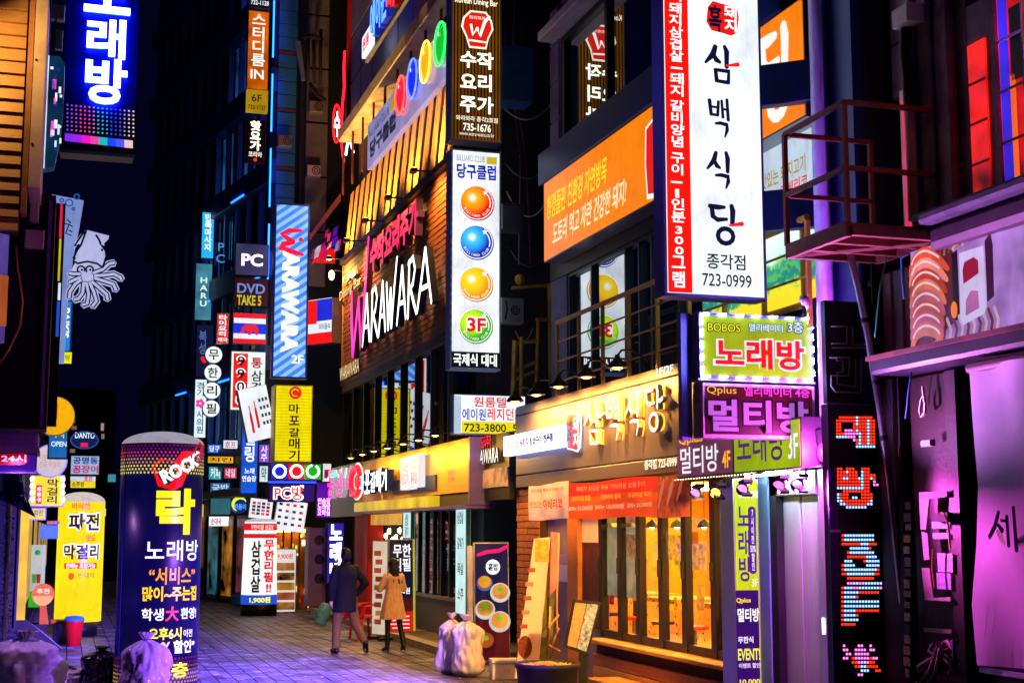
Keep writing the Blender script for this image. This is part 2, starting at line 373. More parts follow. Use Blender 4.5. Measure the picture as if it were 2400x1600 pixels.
for k in range(150):
    x, y = rl.uniform(.4, 6), rl.uniform(17.5, 34); a = rl.uniform(0, 6.3); q = rl.uniform(.008, .03)
    lit.poly([(x + q * math.cos(a), y + q * math.sin(a), .006), (x - q * math.sin(a), y + q * math.cos(a), .007), (x - q * math.cos(a), y - q * math.sin(a), .012), (x + q * .8 * math.sin(a), y - q * .6 * math.cos(a), .006)])
tag(lit.obj('litter', paint('paper_scraps', '#d8d4d4', .8, bump=0)), 'small pale paper scraps scattered over the paving', None, None, 'stuff')

# ================================================================ far dark towers
def tower(label, px0, px1, y, top, mat, lights, depth=14):
    pl = PY(y); a, _ = pl.hit(px0, 1200); b, _ = pl.hit(px1, 1200)
    t = T('office_tower', label, 'tower', pl, (a + b) / 2, 0)
    t.box('wall', a, b, 0, depth, -.06, top, mat)
    for (px, py, w_, h_, c_) in lights:
        u, v = pl.hit(px, py); t.box('window', u - w_, u + w_, -.05, .01, v - h_, v + h_, E(c_, 1, 0, False))
    return t
m_tow = paint('night_tower', '#1b1d2e', .8, scale=.3)
tower('dark distant tower behind the squid sign with tiny pink lights', 60, 262, 120, 13.5, m_tow,
      [(168, 985, .25, .2, '#a05060'), (174, 1002, .2, .15, '#804858'), (170, 1056, .2, .15, '#706050'), (240, 1000, .12, .3, '#a08080'), (241, 1022, .12, .2, '#806870'), (239, 1200, .3, .3, '#c8d8ff'), (262, 1120, .3, .3, '#3a8a9a')])
tower('tall dark distant tower just left of the blue office block', 372, 470, 100, 88, m_tow, [(385, 600 + 55 * k, .12, .5, '#101a50') for k in range(5)] + [(300, 1060, .2, .2, '#203060')])

# ================================================================ bent far block (fins, panelled flank)
PB = Pl(5.4, 40, R_(-78.7))
fb = T('office_block', 'tall blue-lit office block with vertical fins and panelled flank', 'building', PB, 0, 0)
m_far = paint('far_block_wall', '#3c4658', .6, scale=.8)
fb.box('wall', -14, 0, .3, 8, -.06, 26, m_far)
m_fin = paint('blue_metal_fin', '#5f86c4', .4, .4, var=.15)
for k in range(8):
    z = 4.2 + 2.7 * k
    fb.box('floor_band', -14, -.02, -.22, .3, z - .35, z + .35, paint('blue_band', '#36508c', .5, .2), c=.03)
for z, u0, u1 in ((6.55, -4.2, -2.6), (9.25, -1.9, -.4), (9.25, -6.6, -5.4), (12.0, -3.4, -2.2), (14.6, -1.6, -.6), (6.55, -9, -7.8)): fb.box('light_line', u0, u1, -.26, -.222, z, z + .045, E('#0c48c8', 7, 0))  # blue strips added to light the dark facade
fmesh = None
for i in range(13):
    u = -13.6 + 1.12 * i
    o = MB().box(-.05, .05, -.06, .1, 3.2, 25.6).obj('fin', m_fin, fb.root, me=fmesh); fmesh = o.data; o.location = (u, 0, 0)
pme2 = None; gf = glass('far_glass', (.2, .3, .5), .5, .05, .15)
for i in range(12):
    for k in range(8):
        lit_ = rnd.random() < .28 and i > 5; o = MB().box(-.48, .48, .16, .19, -.95, .95).obj('pane', E(rnd.choice(['#16386e', '#1c4a86', '#284060', '#183c80', '#14508a', '#5a4a30']), .85, .6, False) if lit_ else gf, fb.root, me=None if lit_ else pme2)
        if not lit_: pme2 = o.data
        o.location = (-13.04 + 1.12 * i, 0, 5.55 + 2.7 * k)
# panelled flank facing the camera
PF = PY(40.0)
a0, _ = PF.hit(641, 300); 
fl = T('flank_wall', 'blue panelled flank of the tall block behind the striped sign', 'wall', PF, a0 + 1.5, 0)
fl.box('backing', a0, a0 + 6, .05, .28, -.06, 26, paint('flank_backing', '#181a26', .8))
a1, b1 = PF.hit(650, 300)[0], PF.hit(693, 300)[0]; a2, b2 = PF.hit(718, 300)[0], PF.hit(768, 300)[0]
zz = 9.0; k = 0; pa = pb = None
while zz < 22:
    h = .13 if k % 5 == 4 else .4
    if k % 5 == 4:
        fl.box('course', a1, b1, .01, .05, zz, zz + h - .03, paint('brown_course', '#6a4038', .7))
    else:
        o = MB().box(a1, b1, .0, .05, 0, h - .025, .01).obj('panel', m_tileblue, fl.root, off=fl.c, me=pa); pa = o.data; o.location = (0, 0, zz)
    zz += h; k += 1
zz = 9.0
while zz < 22:
    o = MB().box(a2, b2, .0, .05, 0, 1.55, .01).obj('panel', m_tilegrey, fl.root, off=fl.c, me=pb); pb = o.data; o.location = (0, 0, zz); zz += 1.62
for k in range(5): fl.box('light_tube', a0 - .1, a0 - .06, -.16, -.12, 9 + 2.2 * k, 10.7 + 2.2 * k, E('#0c48d0', 11, 0))  # blue tubes added along the corner to light the flank panels
fl.add('downpipe', MB().cyl((b1 + .16, -.1, 4), (b1 + .16, -.1, 24), .07), m_dark)
# ground floor shop front of the bent block
sf = T('far_shop', 'dim far shop front with dark glass under the blue office block', 'shop front', PB.off(-.3), 0, 0)
sf.box('shutter_wall', -12, -.1, .0, .25, -.05, 3.0, m_dark)
for i in range(8):
    f = sf.box('door', -11.5 + 1.4 * i, -10.4 + 1.4 * i, -.05, 0, .1, 2.5, m_black)
    sf.box('pane', -11.42 + 1.4 * i, -10.48 + 1.4 * i, -.06, -.052, .2, 2.4, [glass('far_shop_glass', (.3, .4, .5), .4, .03, .4), E('#1c6a80', .7, .8), E('#c07828', .6, .8), E('#7a2848', .6, .8)][i * 5 % 4], f)
sf.box('canopy', -12, -.1, -.5, 0, 3.0, 3.25, paint('blue_canopy', '#3a5c8e', .5), c=.04)

# ================================================================ third building: cedar facade, panels, awning slats
XF = 6.8; PR = PX(XF)
b3 = T('pub_building', 'three-storey pub building with cedar plank storey and grey panelled top', 'building', PR, -30.5, 0)
YN, YFAR = 24.6, yat(XF, 801)
b3.box('wall', -YFAR, -YN, .35, 5, -.06, 19, m_dark)
zb, zt = zat(XF, 801, 904), zat(XF, 801, 628)
npl = 26; hh = (zt - zb) / npl; pmx = None
b3.box('plank_backing', -YFAR, -YN, .06, .35, zb + .02, zt - .02, m_mortar)
for k in range(npl):
    o = MB().box(-YFAR, -YN, .0, .06, 0, hh - .012, .008).obj('plank', m_woodd, b3.root, off=b3.c, me=pmx); pmx = o.data; o.location = (0, rnd.uniform(-.006, .006), zb + k * hh)
b3.box('plank_trim', -YFAR - .06, -YFAR, -.03, .35, zb, zt, m_wood)
b3.box('soffit', -YFAR, -YN, -.02, .35, zb - .22, zb - .004, paint('dark_soffit', '#3a2430', .6), c=.02)
# slatted awning above
z2 = zat(XF, 831, 517) ; z2b = zat(XF, 805, 606)
b3.box('awning_backing', -YFAR, -YN, .27, .345, zt + .15, zt + 1.95, m_black)  # black sheet added so the gaps between the slats stay dark
b3.box('gutter', -YFAR, -YN, -.12, .3, zt + .004, zt + .14, m_black)
sl = None; ns = 17; du = (YFAR - YN) / ns
for k in range(ns):
    o = MB()._add([(0, -.012, 0), (du * .6, -.012, 0), (du * .6, .0, 0), (0, .0, 0), (.22, .1, 1.72), (du * .6 + .22, .1, 1.72), (du * .6 + .22, .112, 1.72), (.22, .112, 1.72)],
                  [(0, 3, 2, 1), (4, 5, 6, 7), (0, 1, 5, 4), (1, 2, 6, 5), (2, 3, 7, 6), (3, 0, 4, 7)]).obj('awning_slat', m_slat, b3.root, off=b3.c, me=sl)
    sl = o.data; o.location = (-YFAR + k * du, 0, zt + .16)
# frame bars above the awning, grey cladding grid
zc = zat(XF, 813, 308); 
for k in range(9): b3.box('bar', -YFAR + 1.3 * k, -YFAR + 1.3 * k + .05, -.1, -.05, zt + 1.9, zc, m_rust)
b3.box('beige_band', -YFAR + .2, -YN, -.25, .35, zc - .35, zc, m_cream, c=.03)
pw = 1.45; ph = 1.25; gm = None
b3.box('cladding_backing', -YFAR + .2, -YN, .12, .35, zc + .01, zc + 3.95, paint('cladding_joint', '#1c1420', .8))
for i in range(7):
    for k in range(3):
        o = MB().box(.03, pw - .05, .04, .12, .03, ph - .04, .012).obj('cladding_panel', paint('grey_cladding', '#8f8fa6', .5, .1, var=.15, dirt=.2), b3.root, off=b3.c, me=gm); gm = o.data
        o.location = (-YFAR + .22 + pw * i, 0, zc + .02 + ph * k)
b3.box('red_edge', -YFAR + .1, -YFAR + .2, -.05, .35, zc, zc + 3.9, m_redwall); b3.box('red_top', -YFAR + .1, -YN, -.05, .35, zc + 3.95, zc + 4.1, m_redwall)
# dark glazed first storey
z1b = zat(XF, 1105, 1030)
fr = b3.box('window_band', -YFAR, -YN, .2, .34, z1b, zb - .22, paint('window_back', '#171320', .7))
nw = 9; wu = (YFAR - YN) / nw
for k in range(nw):
    f = b3.add('window', MB().box(-YFAR + k * wu, -YFAR + k * wu + .07, .02, .2, z1b, zb - .22).box(-YFAR + k * wu + .07, -YFAR + (k + 1) * wu, .02, .2, z1b, z1b + .07), m_black)
    b3.box('pane', -YFAR + k * wu + .07, -YFAR + (k + 1) * wu, .1, .115, z1b + .07, zb - .22, g_dark, f)
# warm little lamps seen through the glass
for k in range(3): b3.add('interior_lamp', MB().sphere((-25.7 - 1.6 * k, .16, z1b + .9), .05, 8), E('#ffb050', 6, 0))

# ---- ground floor of the third building: lit gold fascia and dark glazed front
# (fascia sign itself further down)
b3.box('door_head', -YFAR, -YN, .15, .35, 2.45, z1b - .002, m_dark)
yl = yat(XF + .15, 960); yr2 = yat(XF + .15, 1085)
frontw = T('glazed_front', 'black framed glazed pub front above a grey stall riser', 'shop front', PX(XF + .1), -(yl + yr2) / 2, .126)
frontw.box('stall_riser', -yl - .2, -yr2, -.05, .2, .126, .78, paint('slate_riser', '#3c4054', .5, var=.2))
frontw.box('sill', -yl - .2, -yr2, -.09, .2, .782, .84, m_steel)
nb = 7; bw = (yl - yr2) / nb
for k in range(nb):
    f = frontw.add('window_frame', MB().box(-yl + k * bw - .035, -yl + k * bw + .035, -.04, .05, .84, 2.45), m_black)
    frontw.box('pane', -yl + k * bw + .035, -yl + (k + 1) * bw - .035, 0, .012, .84, 2.45, g_clear, f)
# dim interior behind it
ri = T('pub_interior', 'dim pub interior with coloured bottles and posters behind the glass', 'interior', PX(XF + 1.4), -(yl + yr2) / 2, .12)
ri.box('back_wall', -yl - .5, -yr2, 0, .1, .1, 2.9, paint('pub_back_wall', '#4a2a24', .7))
ri.box('counter', -yl, -yr2, -.5, -.1, .1, 1.1, m_woodd)
cols = ['#ffb030', '#e86020', '#3a70ff', '#ff3040', '#f0d060', '#40a0ff', '#ffa050', '#e02040']
for k in range(14):
    u = -yl + .1 + k * (yl - yr2 - .3) / 14; z = rnd.choice([1.35, 1.7, 2.05]); 
    ri.box('poster', u, u + rnd.uniform(.1, .2), -.02, -.005, z - rnd.uniform(.1, .3), z + rnd.uniform(.15, .35), E(rnd.choice(cols), rnd.choice([.5, .9, 1.3]), 0, False))
for k in range(6):
    u = -yl + .2 + k * .5; ri.add('bottle', MB().lathe([(.04, 1.1), (.04, 1.3), (.015, 1.38), (.015, 1.45)], 8, (u, -.3, 0)), E(rnd.choice(cols), .5, 0, False))
ri.add('ceiling_lamp', MB().box(-yl, -yr2, -.7, -.6, 2.75, 2.8), E('#ffb868', 4, 0))

# red pillar and warm doorway beyond the glazed front
dr = T('red_doorway', 'warm lit doorway framed by a bright red pillar', 'doorway', PX(XF + .05), -33, .12)
ya, yb_ = yat(XF, 842), yat(XF, 872)
dr.box('red_pillar', -ya, -yb_, -.12, .25, .126, 2.5, m_redwall, c=.02)
yc, yd = yat(XF, 872), yat(XF, 945)
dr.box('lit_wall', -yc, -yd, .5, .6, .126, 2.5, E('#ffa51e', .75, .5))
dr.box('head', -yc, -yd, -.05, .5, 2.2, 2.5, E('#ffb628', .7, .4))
for k in range(7): dr.add('bulb', MB().sphere((-yc + .15 + .35 * k, .3, 1.95 + .12 * math.sin(k * 2)), .07, 8), E('#ffe0a0', 5, 0))
dr.box('shelf_stack', -yc + .9, -yc + 1.3, .2, .48, .126, 1.6, paint('crate_stack', '#8a3a4a', .6, var=.5, scale=8))
dr.box('red_post', -yd, -yd + .3, -.05, .1, .126, 2.5, m_redwall)

# ================================================================ dark gap with pipes and yellow stairs
gp = T('gap_wall', 'dark brick wall at the back of the narrow gap full of pipes', 'wall', PY(26.5), 8.2, 0)
gp.box('wall', 6.9, 12, 0, .4, -.06, 20, paint('gap_brick', '#2a1c1c', .9))
for k, (x, r_, c_) in enumerate([(7.6, .05, m_dark), (7.78, .035, m_rust), (7.9, .06, m_dark), (8.05, .03, m_steel), (8.2, .045, m_rust), (8.4, .06, m_dark), (8.6, .04, m_dark), (7.45, .03, m_steel)]):
    p = T('pipe', 'pipe %s in the dark gap' % ['of dark iron, leftmost but one', 'of thin rusty steel', 'of thick dark iron', 'of thin pale steel', 'of rusty steel, right of the pale one', 'of thick dark iron, second from right', 'of dark iron, rightmost', 'of thin steel, leftmost'][k], 'pipe', PY(26.2 - .05 * k), x, 0, 'pipes in the gap')
    p.add('pipe_run', MB().tube([(x, 0, 0), (x, 0, 6 + k * .4), (x + .12, 0, 6.3 + k * .4), (x + .12, 0, 18)], r_, 8), c_, None, True)
    for z in (3 + .3 * k, 8 + .2 * k): p.add('clamp', MB().cyl((x + (.12 if z > 6.5 + k * .4 else 0), 0, z), (x + (.12 if z > 6.5 + k * .4 else 0), 0, z + .06), r_ * 1.4, n=8), m_steel)
# yellow steel stair beside the gap
st = T('steel_stair', 'yellow painted steel stair frame climbing in the gap', 'stair', PY(22.6), 7, 0)
def pl_pts(pl, q): return [(*(lambda h: (h[0], 0, h[1]))(pl.hit(a, b)),) for a, b in q]
S22 = PY(22.6)
for q, r_ in (([(1207, 798), (1200, 1000)], .045), ([(1222, 935), (1222, 790)], .04), ([(1293, 665), (1296, 900)], .075), ([(1262, 748), (1258, 900)], .035)):
    st.add('post', MB().tube(pl_pts(S22, q), r_, 8), m_yel)
for q in ([(1205, 872), (1262, 845)], [(1200, 675), (1296, 668)], [(1208, 805), (1262, 798)], [(1256, 748), (1310, 750)], [(1203, 890), (1262, 868)]):
    st.add('rail', MB().tube(pl_pts(S22, q), .03, 8), m_yel)
st.add('meter', MB().sphere((*pl_pts(S22, [(1218, 655)])[0],), .09, 8), m_yel)
st.add('chain', MB().tube(pl_pts(S22, [(1208, 775), (1216, 795), (1228, 800), (1240, 790), (1248, 770)]), .01, 5), m_yel)

# ================================================================ restaurant building
b2 = T('restaurant_building', 'navy clad restaurant building with big windows over a terrace', 'building', PR, -17, 0)
XW = 7.25; ty = 12.6; yL = yat(XW, 1303)
b2.box('wall', -yL, -ty, .62, 5, 4.0, 16, m_dark)
zo0, zo1 = zat(6.85, 1275, 616), zat(6.85, 1275, 430)
# second storey (windows behind the terrace)
zter = zat(6.75, 1209, 954) - .02; zn1_ = zat(6.9, 1295, 345)
b2.box('terrace_slab', -21.6, -ty, .0, .62, zter - .25, zter, m_dark)
b2.box('corner_wall', -yL, -yat(XW, 1340), .38, .62, zter, zo0, paint('blue_grey_render', '#6e7890', .7, dirt=.3))
b2.box('window_head', -yL, -ty, .36, .62, zo0 - .18, zo0 + .2, m_black)
def winrow(root, pxs, z0, z1, X, mat_f, mat_g, fw=.05):
    t0 = root
    us = [PX(X).hit(p, 900)[0] for p in pxs]
    for a, b in zip(us[:-1], us[1:]):
        f = t0.add('window', MB().box(a, a + fw, X - XF - .05, X - XF + .08, z0, z1).box(a + fw, b, X - XF - .05, X - XF + .08, z0, z0 + fw).box(a + fw, b, X - XF - .05, X - XF + .08, z1 - fw, z1), mat_f)
        t0.box('pane', a + fw, b, X - XF + .01, X - XF + .022, z0 + fw, z1 - fw, mat_g, f)
g_mirror = glass('mirror_window_glass', (.5, .7, .75), 2.2, .008, .5)
winrow(b2, [1340, 1393, 1474, 1506, 1536, 1600, 1690, 1800, 1975], zter, zo0 - .18, XW, paint('dark_blue_frame', '#1c3048', .4, .3), g_mirror)
b2.box('lit_room', -yat(XW, 1340), -ty, .605, .618, zter, zo0 - .2, E('#14484c', .45, .8)); b2.box('lit_room', -yat(XW, 1328), -ty, .605, .618, zn1_, zn1_ + 1.8, E('#10343c', .35, .8))  # glowing teal panels added behind the panes to lift the dark windows
# first thing behind the first pane: notice board sheet
b2.box('curtain', PX(XW).hit(1345, 800)[0], PX(XW).hit(1388, 800)[0], .56, .58, zter + .2, zter + 1.0, paint('teal_curtain', '#3f8a80', .7))
b2.box('notice', PX(XW).hit(1347, 700)[0], PX(XW).hit(1386, 700)[0], .55, .57, zter + 1.05, zter + 1.65, paint('beige_notice', '#d8c49a', .7))
# third storey
zn1 = zat(6.9, 1295, 345)
b2.box('navy_band', -20.5, -ty, .02, .62, zo1 + .002, zn1, m_navy, c=.02)
zw0, zw1 = zn1, zat(XW, 1320, 92)
b2.box('mauve_pier', -yL, -yat(XW, 1326), .40, .62, zn1 + .002, 16, m_mauve)
for k in range(4): b2.box('block', -yL - .01, -yat(XW, 1324), .37, .40, zn1 + .03 + .62 * k, zn1 + .62 * (k + 1), m_mauve, c=.015)
winrow(b2, [1328, 1432, 1600, 1800, 1960], zn1 + .01, zw1, XW, m_black, g_mirror, .1)
b2.box('window_hood', -yat(XW, 1312), -ty, .1, .62, zw1 + .004, zw1 + .16, m_cream, c=.02)
b2.box('upper_wall', -yL, -ty, .40, .62, zw1 + .17, 16, paint('plum_wall', '#6b2f63', .6, dirt=.3))
# upper right part: navy boards between the brackets and the old building
b2.box('end_pier', -ty, -11.6, .3, 3, 3.4, 16, m_navy)
b2.add('end_pipe', MB().cyl((-11.75, .2, 3.4), (-11.75, .2, 16), .09, n=12), m_blueframe)

# terrace railing
rlg = T('terrace_railing', 'brown steel terrace railing above the restaurant sign', 'railing', PX(6.72), -17, zter)
PRl = PX(6.72); zr = PRl.hit(1307, 756)[1]; yA, yB = yat(6.72, 1307), yat(6.72, 1905)
for k, fz in enumerate((1, .73, .47, .2)):
    rlg.add('rail', MB().cyl((-yA, 0, zter + (zr - zter) * fz), (-yB, 0, zter + (zr - zter) * fz), .035 if k == 0 else .014, n=8), m_yel)
npz = 8
for k in range(npz + 1):
    u = -yA + (yA - yB) * k / npz; rlg.box('post', u - .022, u + .022, -.022, .022, zter, zr - .03, m_yel)
# ground-floor structure
b2.box('pier', -13.35, -12.9, .0, .6, 0, 2.7, m_dark)
b2.box('ceiling_slab', -21.5, -13.0, .02, 4, 2.72, zter - .26, m_dark)
zf0, zf1 = zat(6.7, 1209, 1143), zat(6.7, 1209, 954)
# ================================================================ restaurant front
PFa = PX(6.7)
fa = T('restaurant_fascia', 'grey metal restaurant fascia with glowing brush letters and white light strip', 'fascia', PFa, -18, zf0)
yfl, yfr = yat(6.7, 1209), yat(6.7, 1603)
zs1, zs2 = zat(6.7, 1209, 974), zat(6.7, 1209, 1114)
fa.box('body', -yfl, -yfr, .03, .3, zf0, zf1, m_dark)
for z0_, z1_ in ((zf0, zs2 - .012), (zs2, zs1 - .012), (zs1, zf1)):
    fa.box('panel', -yfl, -yfr, 0, .03, z0_ + .002, z1_, m_grey, c=.008)
fa.box('end_cap', -yfr + .003, -yfr + .25, .02, .3, zf0, zf1, m_black)
lb = fa.pbox('light_strip', (1203, 1010, 1338, 1058), -.16, -.05, E('#ffffff', 1.6, .05, True, (.8, .9, 1.6)))
fa.text('프리미엄 흑돼지 참숯구이 전문점', (1212, 1024, 1322, 1044), ET('#10205a', .3), .06, y=-.168, parent=lb)
def brush(ch):
    A = lambda *p: [tuple(q) for q in p]
    sio = [A((.34, .98, .09), (.26, .74, .13), (.02, .5, .05)), A((.27, .74, .08), (.36, .6, .11), (.48, .54, .06))]
    gi = [A((.3, .34, .06), (.5, .36, .09), (.74, .33, .11), (.75, .2, .1), (.66, 0, .04))]
    if ch == '삼': return sio + [A((.6, 1, .07), (.67, .85, .11), (.66, .42, .09)), A((.32, .36, .08), (.36, .03, .09)), A((.3, .34, .07), (.72, .33, .1), (.7, .01, .08)), A((.36, .05, .07), (.7, .03, .08))]
    if ch == '백': return [A((.1, .95, .1), (.16, .55, .09)), A((.44, .93, .08), (.4, .54, .08)), A((.14, .77, .06), (.41, .76, .06)), A((.16, .57, .07), (.4, .56, .07)), A((.56, .96, .07), (.6, .5, .08)), A((.6, .73, .06), (.76, .72, .06)), A((.76, 1, .08), (.8, .44, .09))] + gi
    if ch == '식': return sio + [A((.68, 1, .08), (.74, .82, .12), (.73, .44, .09))] + gi
    return [A((.06, .94, .08), (.3, .92, .1), (.52, .93, .06)), A((.14, .93, .09), (.17, .68, .1), (.3, .6, .09), (.58, .63, .06)), A((.7, 1, .08), (.74, .85, .11), (.72, .48, .09)),
            A(*[(.52 + .22 * math.cos(a), .2 + .19 * math.sin(a), .09) for a in [R_(90 + 30 * i) for i in range(13)]])]
DASH = [[(.7, .66, .05), (.85, .64, .1), (1.0, .69, .07)]]
for ch, r in (('삼', (1384, 943, 1430, 1043)), ('백', (1434, 932, 1475, 1032)), ('식', (1481, 922, 1523, 1022)), ('당', (1526, 905, 1572, 1010))):
    o = fa.strokes(brush(ch), r, E('#fffaf0', 1.25, 0), y=-.1, h=.06, wk=.9, side=paint('letter_return_cream', '#e8d8c0', .5, bump=0))
    fa.strokes(brush(ch), r, E('#ff9010', 4, 0), y=-.02, h=.01, name='halo_tube', parent=o, wk=.3)
    if ch in '삼당': fa.strokes(DASH, r, E('#fffaf0', 1.25, 0), y=-.1, h=.06, side=paint('letter_return_cream', '#e8d8c0', .5))
def seal(t, r, y=-.02, s=1.2):
    a, b, z0, z1 = t.pl.R(r); w_, h_ = b - a, z1 - z0
    sh = [(.2, 1), (.5, .95), (.95, .88), (1, .6), (.93, .1), (.75, 0), (.45, .06), (.15, .1), (0, .35), (.05, .8)]
    o = t.add('seal', MB().prism([(a + w_ * (p[0] * 1.1 - .05), z0 + h_ * (p[1] * 1.1 - .05)) for p in sh], y, y + .015), E('#ffffff', s, 0, False))
    t.add('seal_ground', MB().prism([(a + w_ * p[0], z0 + h_ * p[1]) for p in sh], y - .005, y - .001), E('#e01818', s * .9, 0, False), o)
    mid = (r[0] + r[2]) / 2; yy = (r[1] + r[3]) / 2; hx, hy = r[2] - r[0], r[3] - r[1]
    t.text('흑', (r[0] + hx * .06, r[1] + hy * .1, r[0] + hx * .46, r[3] - hy * .1), ET('#101838', .4), .03, y=y - .01, parent=o)
    t.text('돼\n지', (r[0] + hx * .54, r[1] + hy * .1, r[0] + hx * .93, r[3] - hy * .08), ET('#ffffff', s), .03, y=y - .01, parent=o)
seal(fa, (1334, 966, 1368, 1056), -.05)
fa.text('1F/2F', (1541, 858, 1580, 876), ET('#ffffff', 1.2), .02, y=-.01)
fa.text('종각점 723-0999', (1512, 1073, 1588, 1097), ET('#ffe8c0', 1.2), .03, y=-.01)
# gooseneck lamps along the top edge
def gooseneck(label, X, px, py, k, col, watts, arm, group, tilt=.0, s=1.):
    pl = PX(X); u, v = pl.hit(px, py)
    t = T('wall_lamp', label, 'lamp', pl, u, v, group)
    t.add('shade', MB().lathe([(.125 * s, -.02 * s), (.13 * s, 0), (.09 * s, .05 * s), (.04 * s, .09 * s), (.03 * s, .14 * s), (.001, .145 * s)], 16, (u, 0, v)), paint('lamp_enamel', '#2a2630', .35, .4), None, True)
    t.add('bulb', MB().sphere((u, 0, v - .005), .075 * s, 10, (1, 1, .5)), E(col, 9, 0))
    t.add('arm', MB().tube([(u, 0, v + .13 * s), (u, .06, v + .2 * s), (u, .2, v + .2 * s), (u, arm, v + .08 * s)], .014, 6), m_black)
    L = bpy.data.lights.new('lamp_light', 'SPOT'); L.energy = watts; L.color = lin(col) if isinstance(col, str) else col; L.spot_size = R_(168); L.spot_blend = .5; L.shadow_soft_size = .06
    o = bpy.data.objects.new('lamp_light', L); COL.objects.link(o); o.parent = t.root; o.location = (0, 0, -.13 * s); o.rotation_euler = (tilt, 0, 0)
    return t
for k, (px, py) in enumerate(((1207, 938), (1257, 922), (1309, 903), (1374, 880), (1447, 858))):
    gooseneck('dark gooseneck lamp over the restaurant fascia, %s from the gap' % ['first', 'second', 'third', 'fourth', 'fifth'][k], 6.3, px, py, k, '#ffa846', 170, .4, 'restaurant fascia lamps', R_(28))
# brick pier (separate bricks)
bp = T('brick_pier', 'orange brick pier at the left end of the restaurant front', 'pier', PX(6.78), -21.3, 0)
yb0, yb1 = yat(6.78, 1211), yat(6.78, 1262)
bp.box('mortar_core', -yb0, -yb1, .02, .5, 0, zf0 - .004, m_mortar)
zk = 0; row = 0; W_ = yb0 - yb1; bme = {}
while zk < zf0 - .1:
    cuts = [0, .5, 1] if row % 2 == 0 else [0, .25, .75, 1]
    for c0, c1 in zip(cuts[:-1], cuts[1:]):
        key = round(c1 - c0, 2)
        o = MB().box(.008, W_ * (c1 - c0) - .008, 0, .1, .006, .094, .006).obj('brick', m_brick, bp.root, off=(bp.c[0], 0, 0), me=bme.get(key)); bme[key] = o.data
        o.location = (-yb0 + W_ * c0, rnd.uniform(-.006, .006), zk)
    zk += .1; row += 1
# folding glass doors
PD = PX(6.95)
fd = T('folding_doors', 'black framed folding glass doors of the glowing restaurant', 'doors', PD, -17, .5)
zd0, zd1 = zat(6.95, 1412, 1490), 2.68
pxs = [1412, 1456, 1500, 1552, 1607, 1675]
us = [PD.hit(p, 1300)[0] for p in pxs] + [-13.4]
m_dframe = paint('door_frame', '#0f0b0a', .4, .2, bump=.03)
for k in range(len(us) - 1):
    a, b = us[k], us[k + 1]
    f = fd.add('door_leaf', MB().box(a, a + .09, -.04, .05, zd0, zd1).box(b - .045, b - .002, -.04, .05, zd0, zd1).box(a + .09, b - .045, -.03, .04, zd0, zd0 + .1).box(a + .09, b - .045, -.03, .04, zd1 - .06, zd1), m_dframe)
    fd.box('pane', a + .09, b - .045, 0, .01, zd0 + .1, zd1 - .06, g_clear, f)
    fd.box('handle', a + .02, a + .06, -.08, -.045, zd0 + .85, zd0 + 1.05, m_black, f)
    if k in (0, 1): fd.box('poster', a + .1, b - .05, .03, .035, zd0 + .55, zd0 + 1.45, paper('pale_blue_poster', '#a8ccff', .3, 5), f)
    if k in (0, 1): fd.box('price_strip', a + .1, b - .05, .03, .035, zd0 + 1.5, zd0 + 1.85, paper('price_strip_%d' % k, ['#d8f0e0', '#dcd4fe'][k], .5, 14), f)
    if k in (1, 3, 4, 5): fd.box('sticker', a + .12, min(b - .06, a + .5), .028, .033, zd0 + .95 + .1 * (k % 2), zd0 + 1.25 + .1 * (k % 2), paper('food_sticker_%d' % k, ['#f0dcd0', '#f4e8d8', '#f2c8b8', '#f8e6b0', '#ead8c8', '#f0e0d0'][k], .6, 16), f)
    # little printed fish and leaf shapes low on the glass
    mbp = MB(); rk = random.Random(k + 40)
    for q in range(16):
        x = rk.uniform(a + .12, b - .1); z = rk.uniform(zd0 + .14, zd0 + .62); ang = rk.uniform(-1.4, 1.4); ln = rk.uniform(.02, .07)
        mbp.stroke([(x, z, .006), (x + math.cos(ang) * ln * .5, z + math.sin(ang) * ln * .5, rk.uniform(.012, .035)), (x + math.cos(ang) * ln, z + math.sin(ang) * ln, .005)], -.004)
    fd.add('glass_print', mbp, m_dframe, f, kind='stuff')
# left part of the front: pale wall, notice, orange pier, food poster
sw = T('side_wall_panel', 'mauve wall panel with pinned notices beside the brick pier', 'wall', PX(6.93), -20, 0)
sw.box('panel', PX(6.93).hit(1262, 1300)[0], PX(6.93).hit(1408, 1300)[0], .0, .12, 0, 2.68, paint('mauve_panel', '#8f7f9c', .6, dirt=.2))
sw.box('orange_pier', PX(6.93).hit(1342, 1300)[0], PX(6.93).hit(1366, 1300)[0], -.08, 0, 0, 2.68, paint('orange_pier', '#c9802c', .5))
for r, c_ in (((1308, 1298, 1336, 1320), '#9a8ad0'), ((1302, 1322, 1335, 1362), '#d4cce8'), ((1248, 1190, 1273, 1250), '#f0fcff')):
    a, b, z0, z1 = PX(6.93).R(r); sw.box('notice', a, b, -.012, -.002, z0, z1, paint('notice' + c_, c_, .6, var=.15, scale=8, bump=0))
fp = sw.box('food_poster', PX(6.93).hit(1368, 1300)[0], PX(6.93).hit(1406, 1300)[0], -.02, -.004, .75, 2.4, paint('grill_poster', '#5a2410', .5, var=.95, scale=5, bump=0))
sw.box('poster_top', PX(6.93).hit(1368, 1300)[0], PX(6.93).hit(1406, 1300)[0], -.024, -.021, 1.9, 2.4, paint('poster_top', '#f0dcc4', .5, var=.1, bump=0), fp)
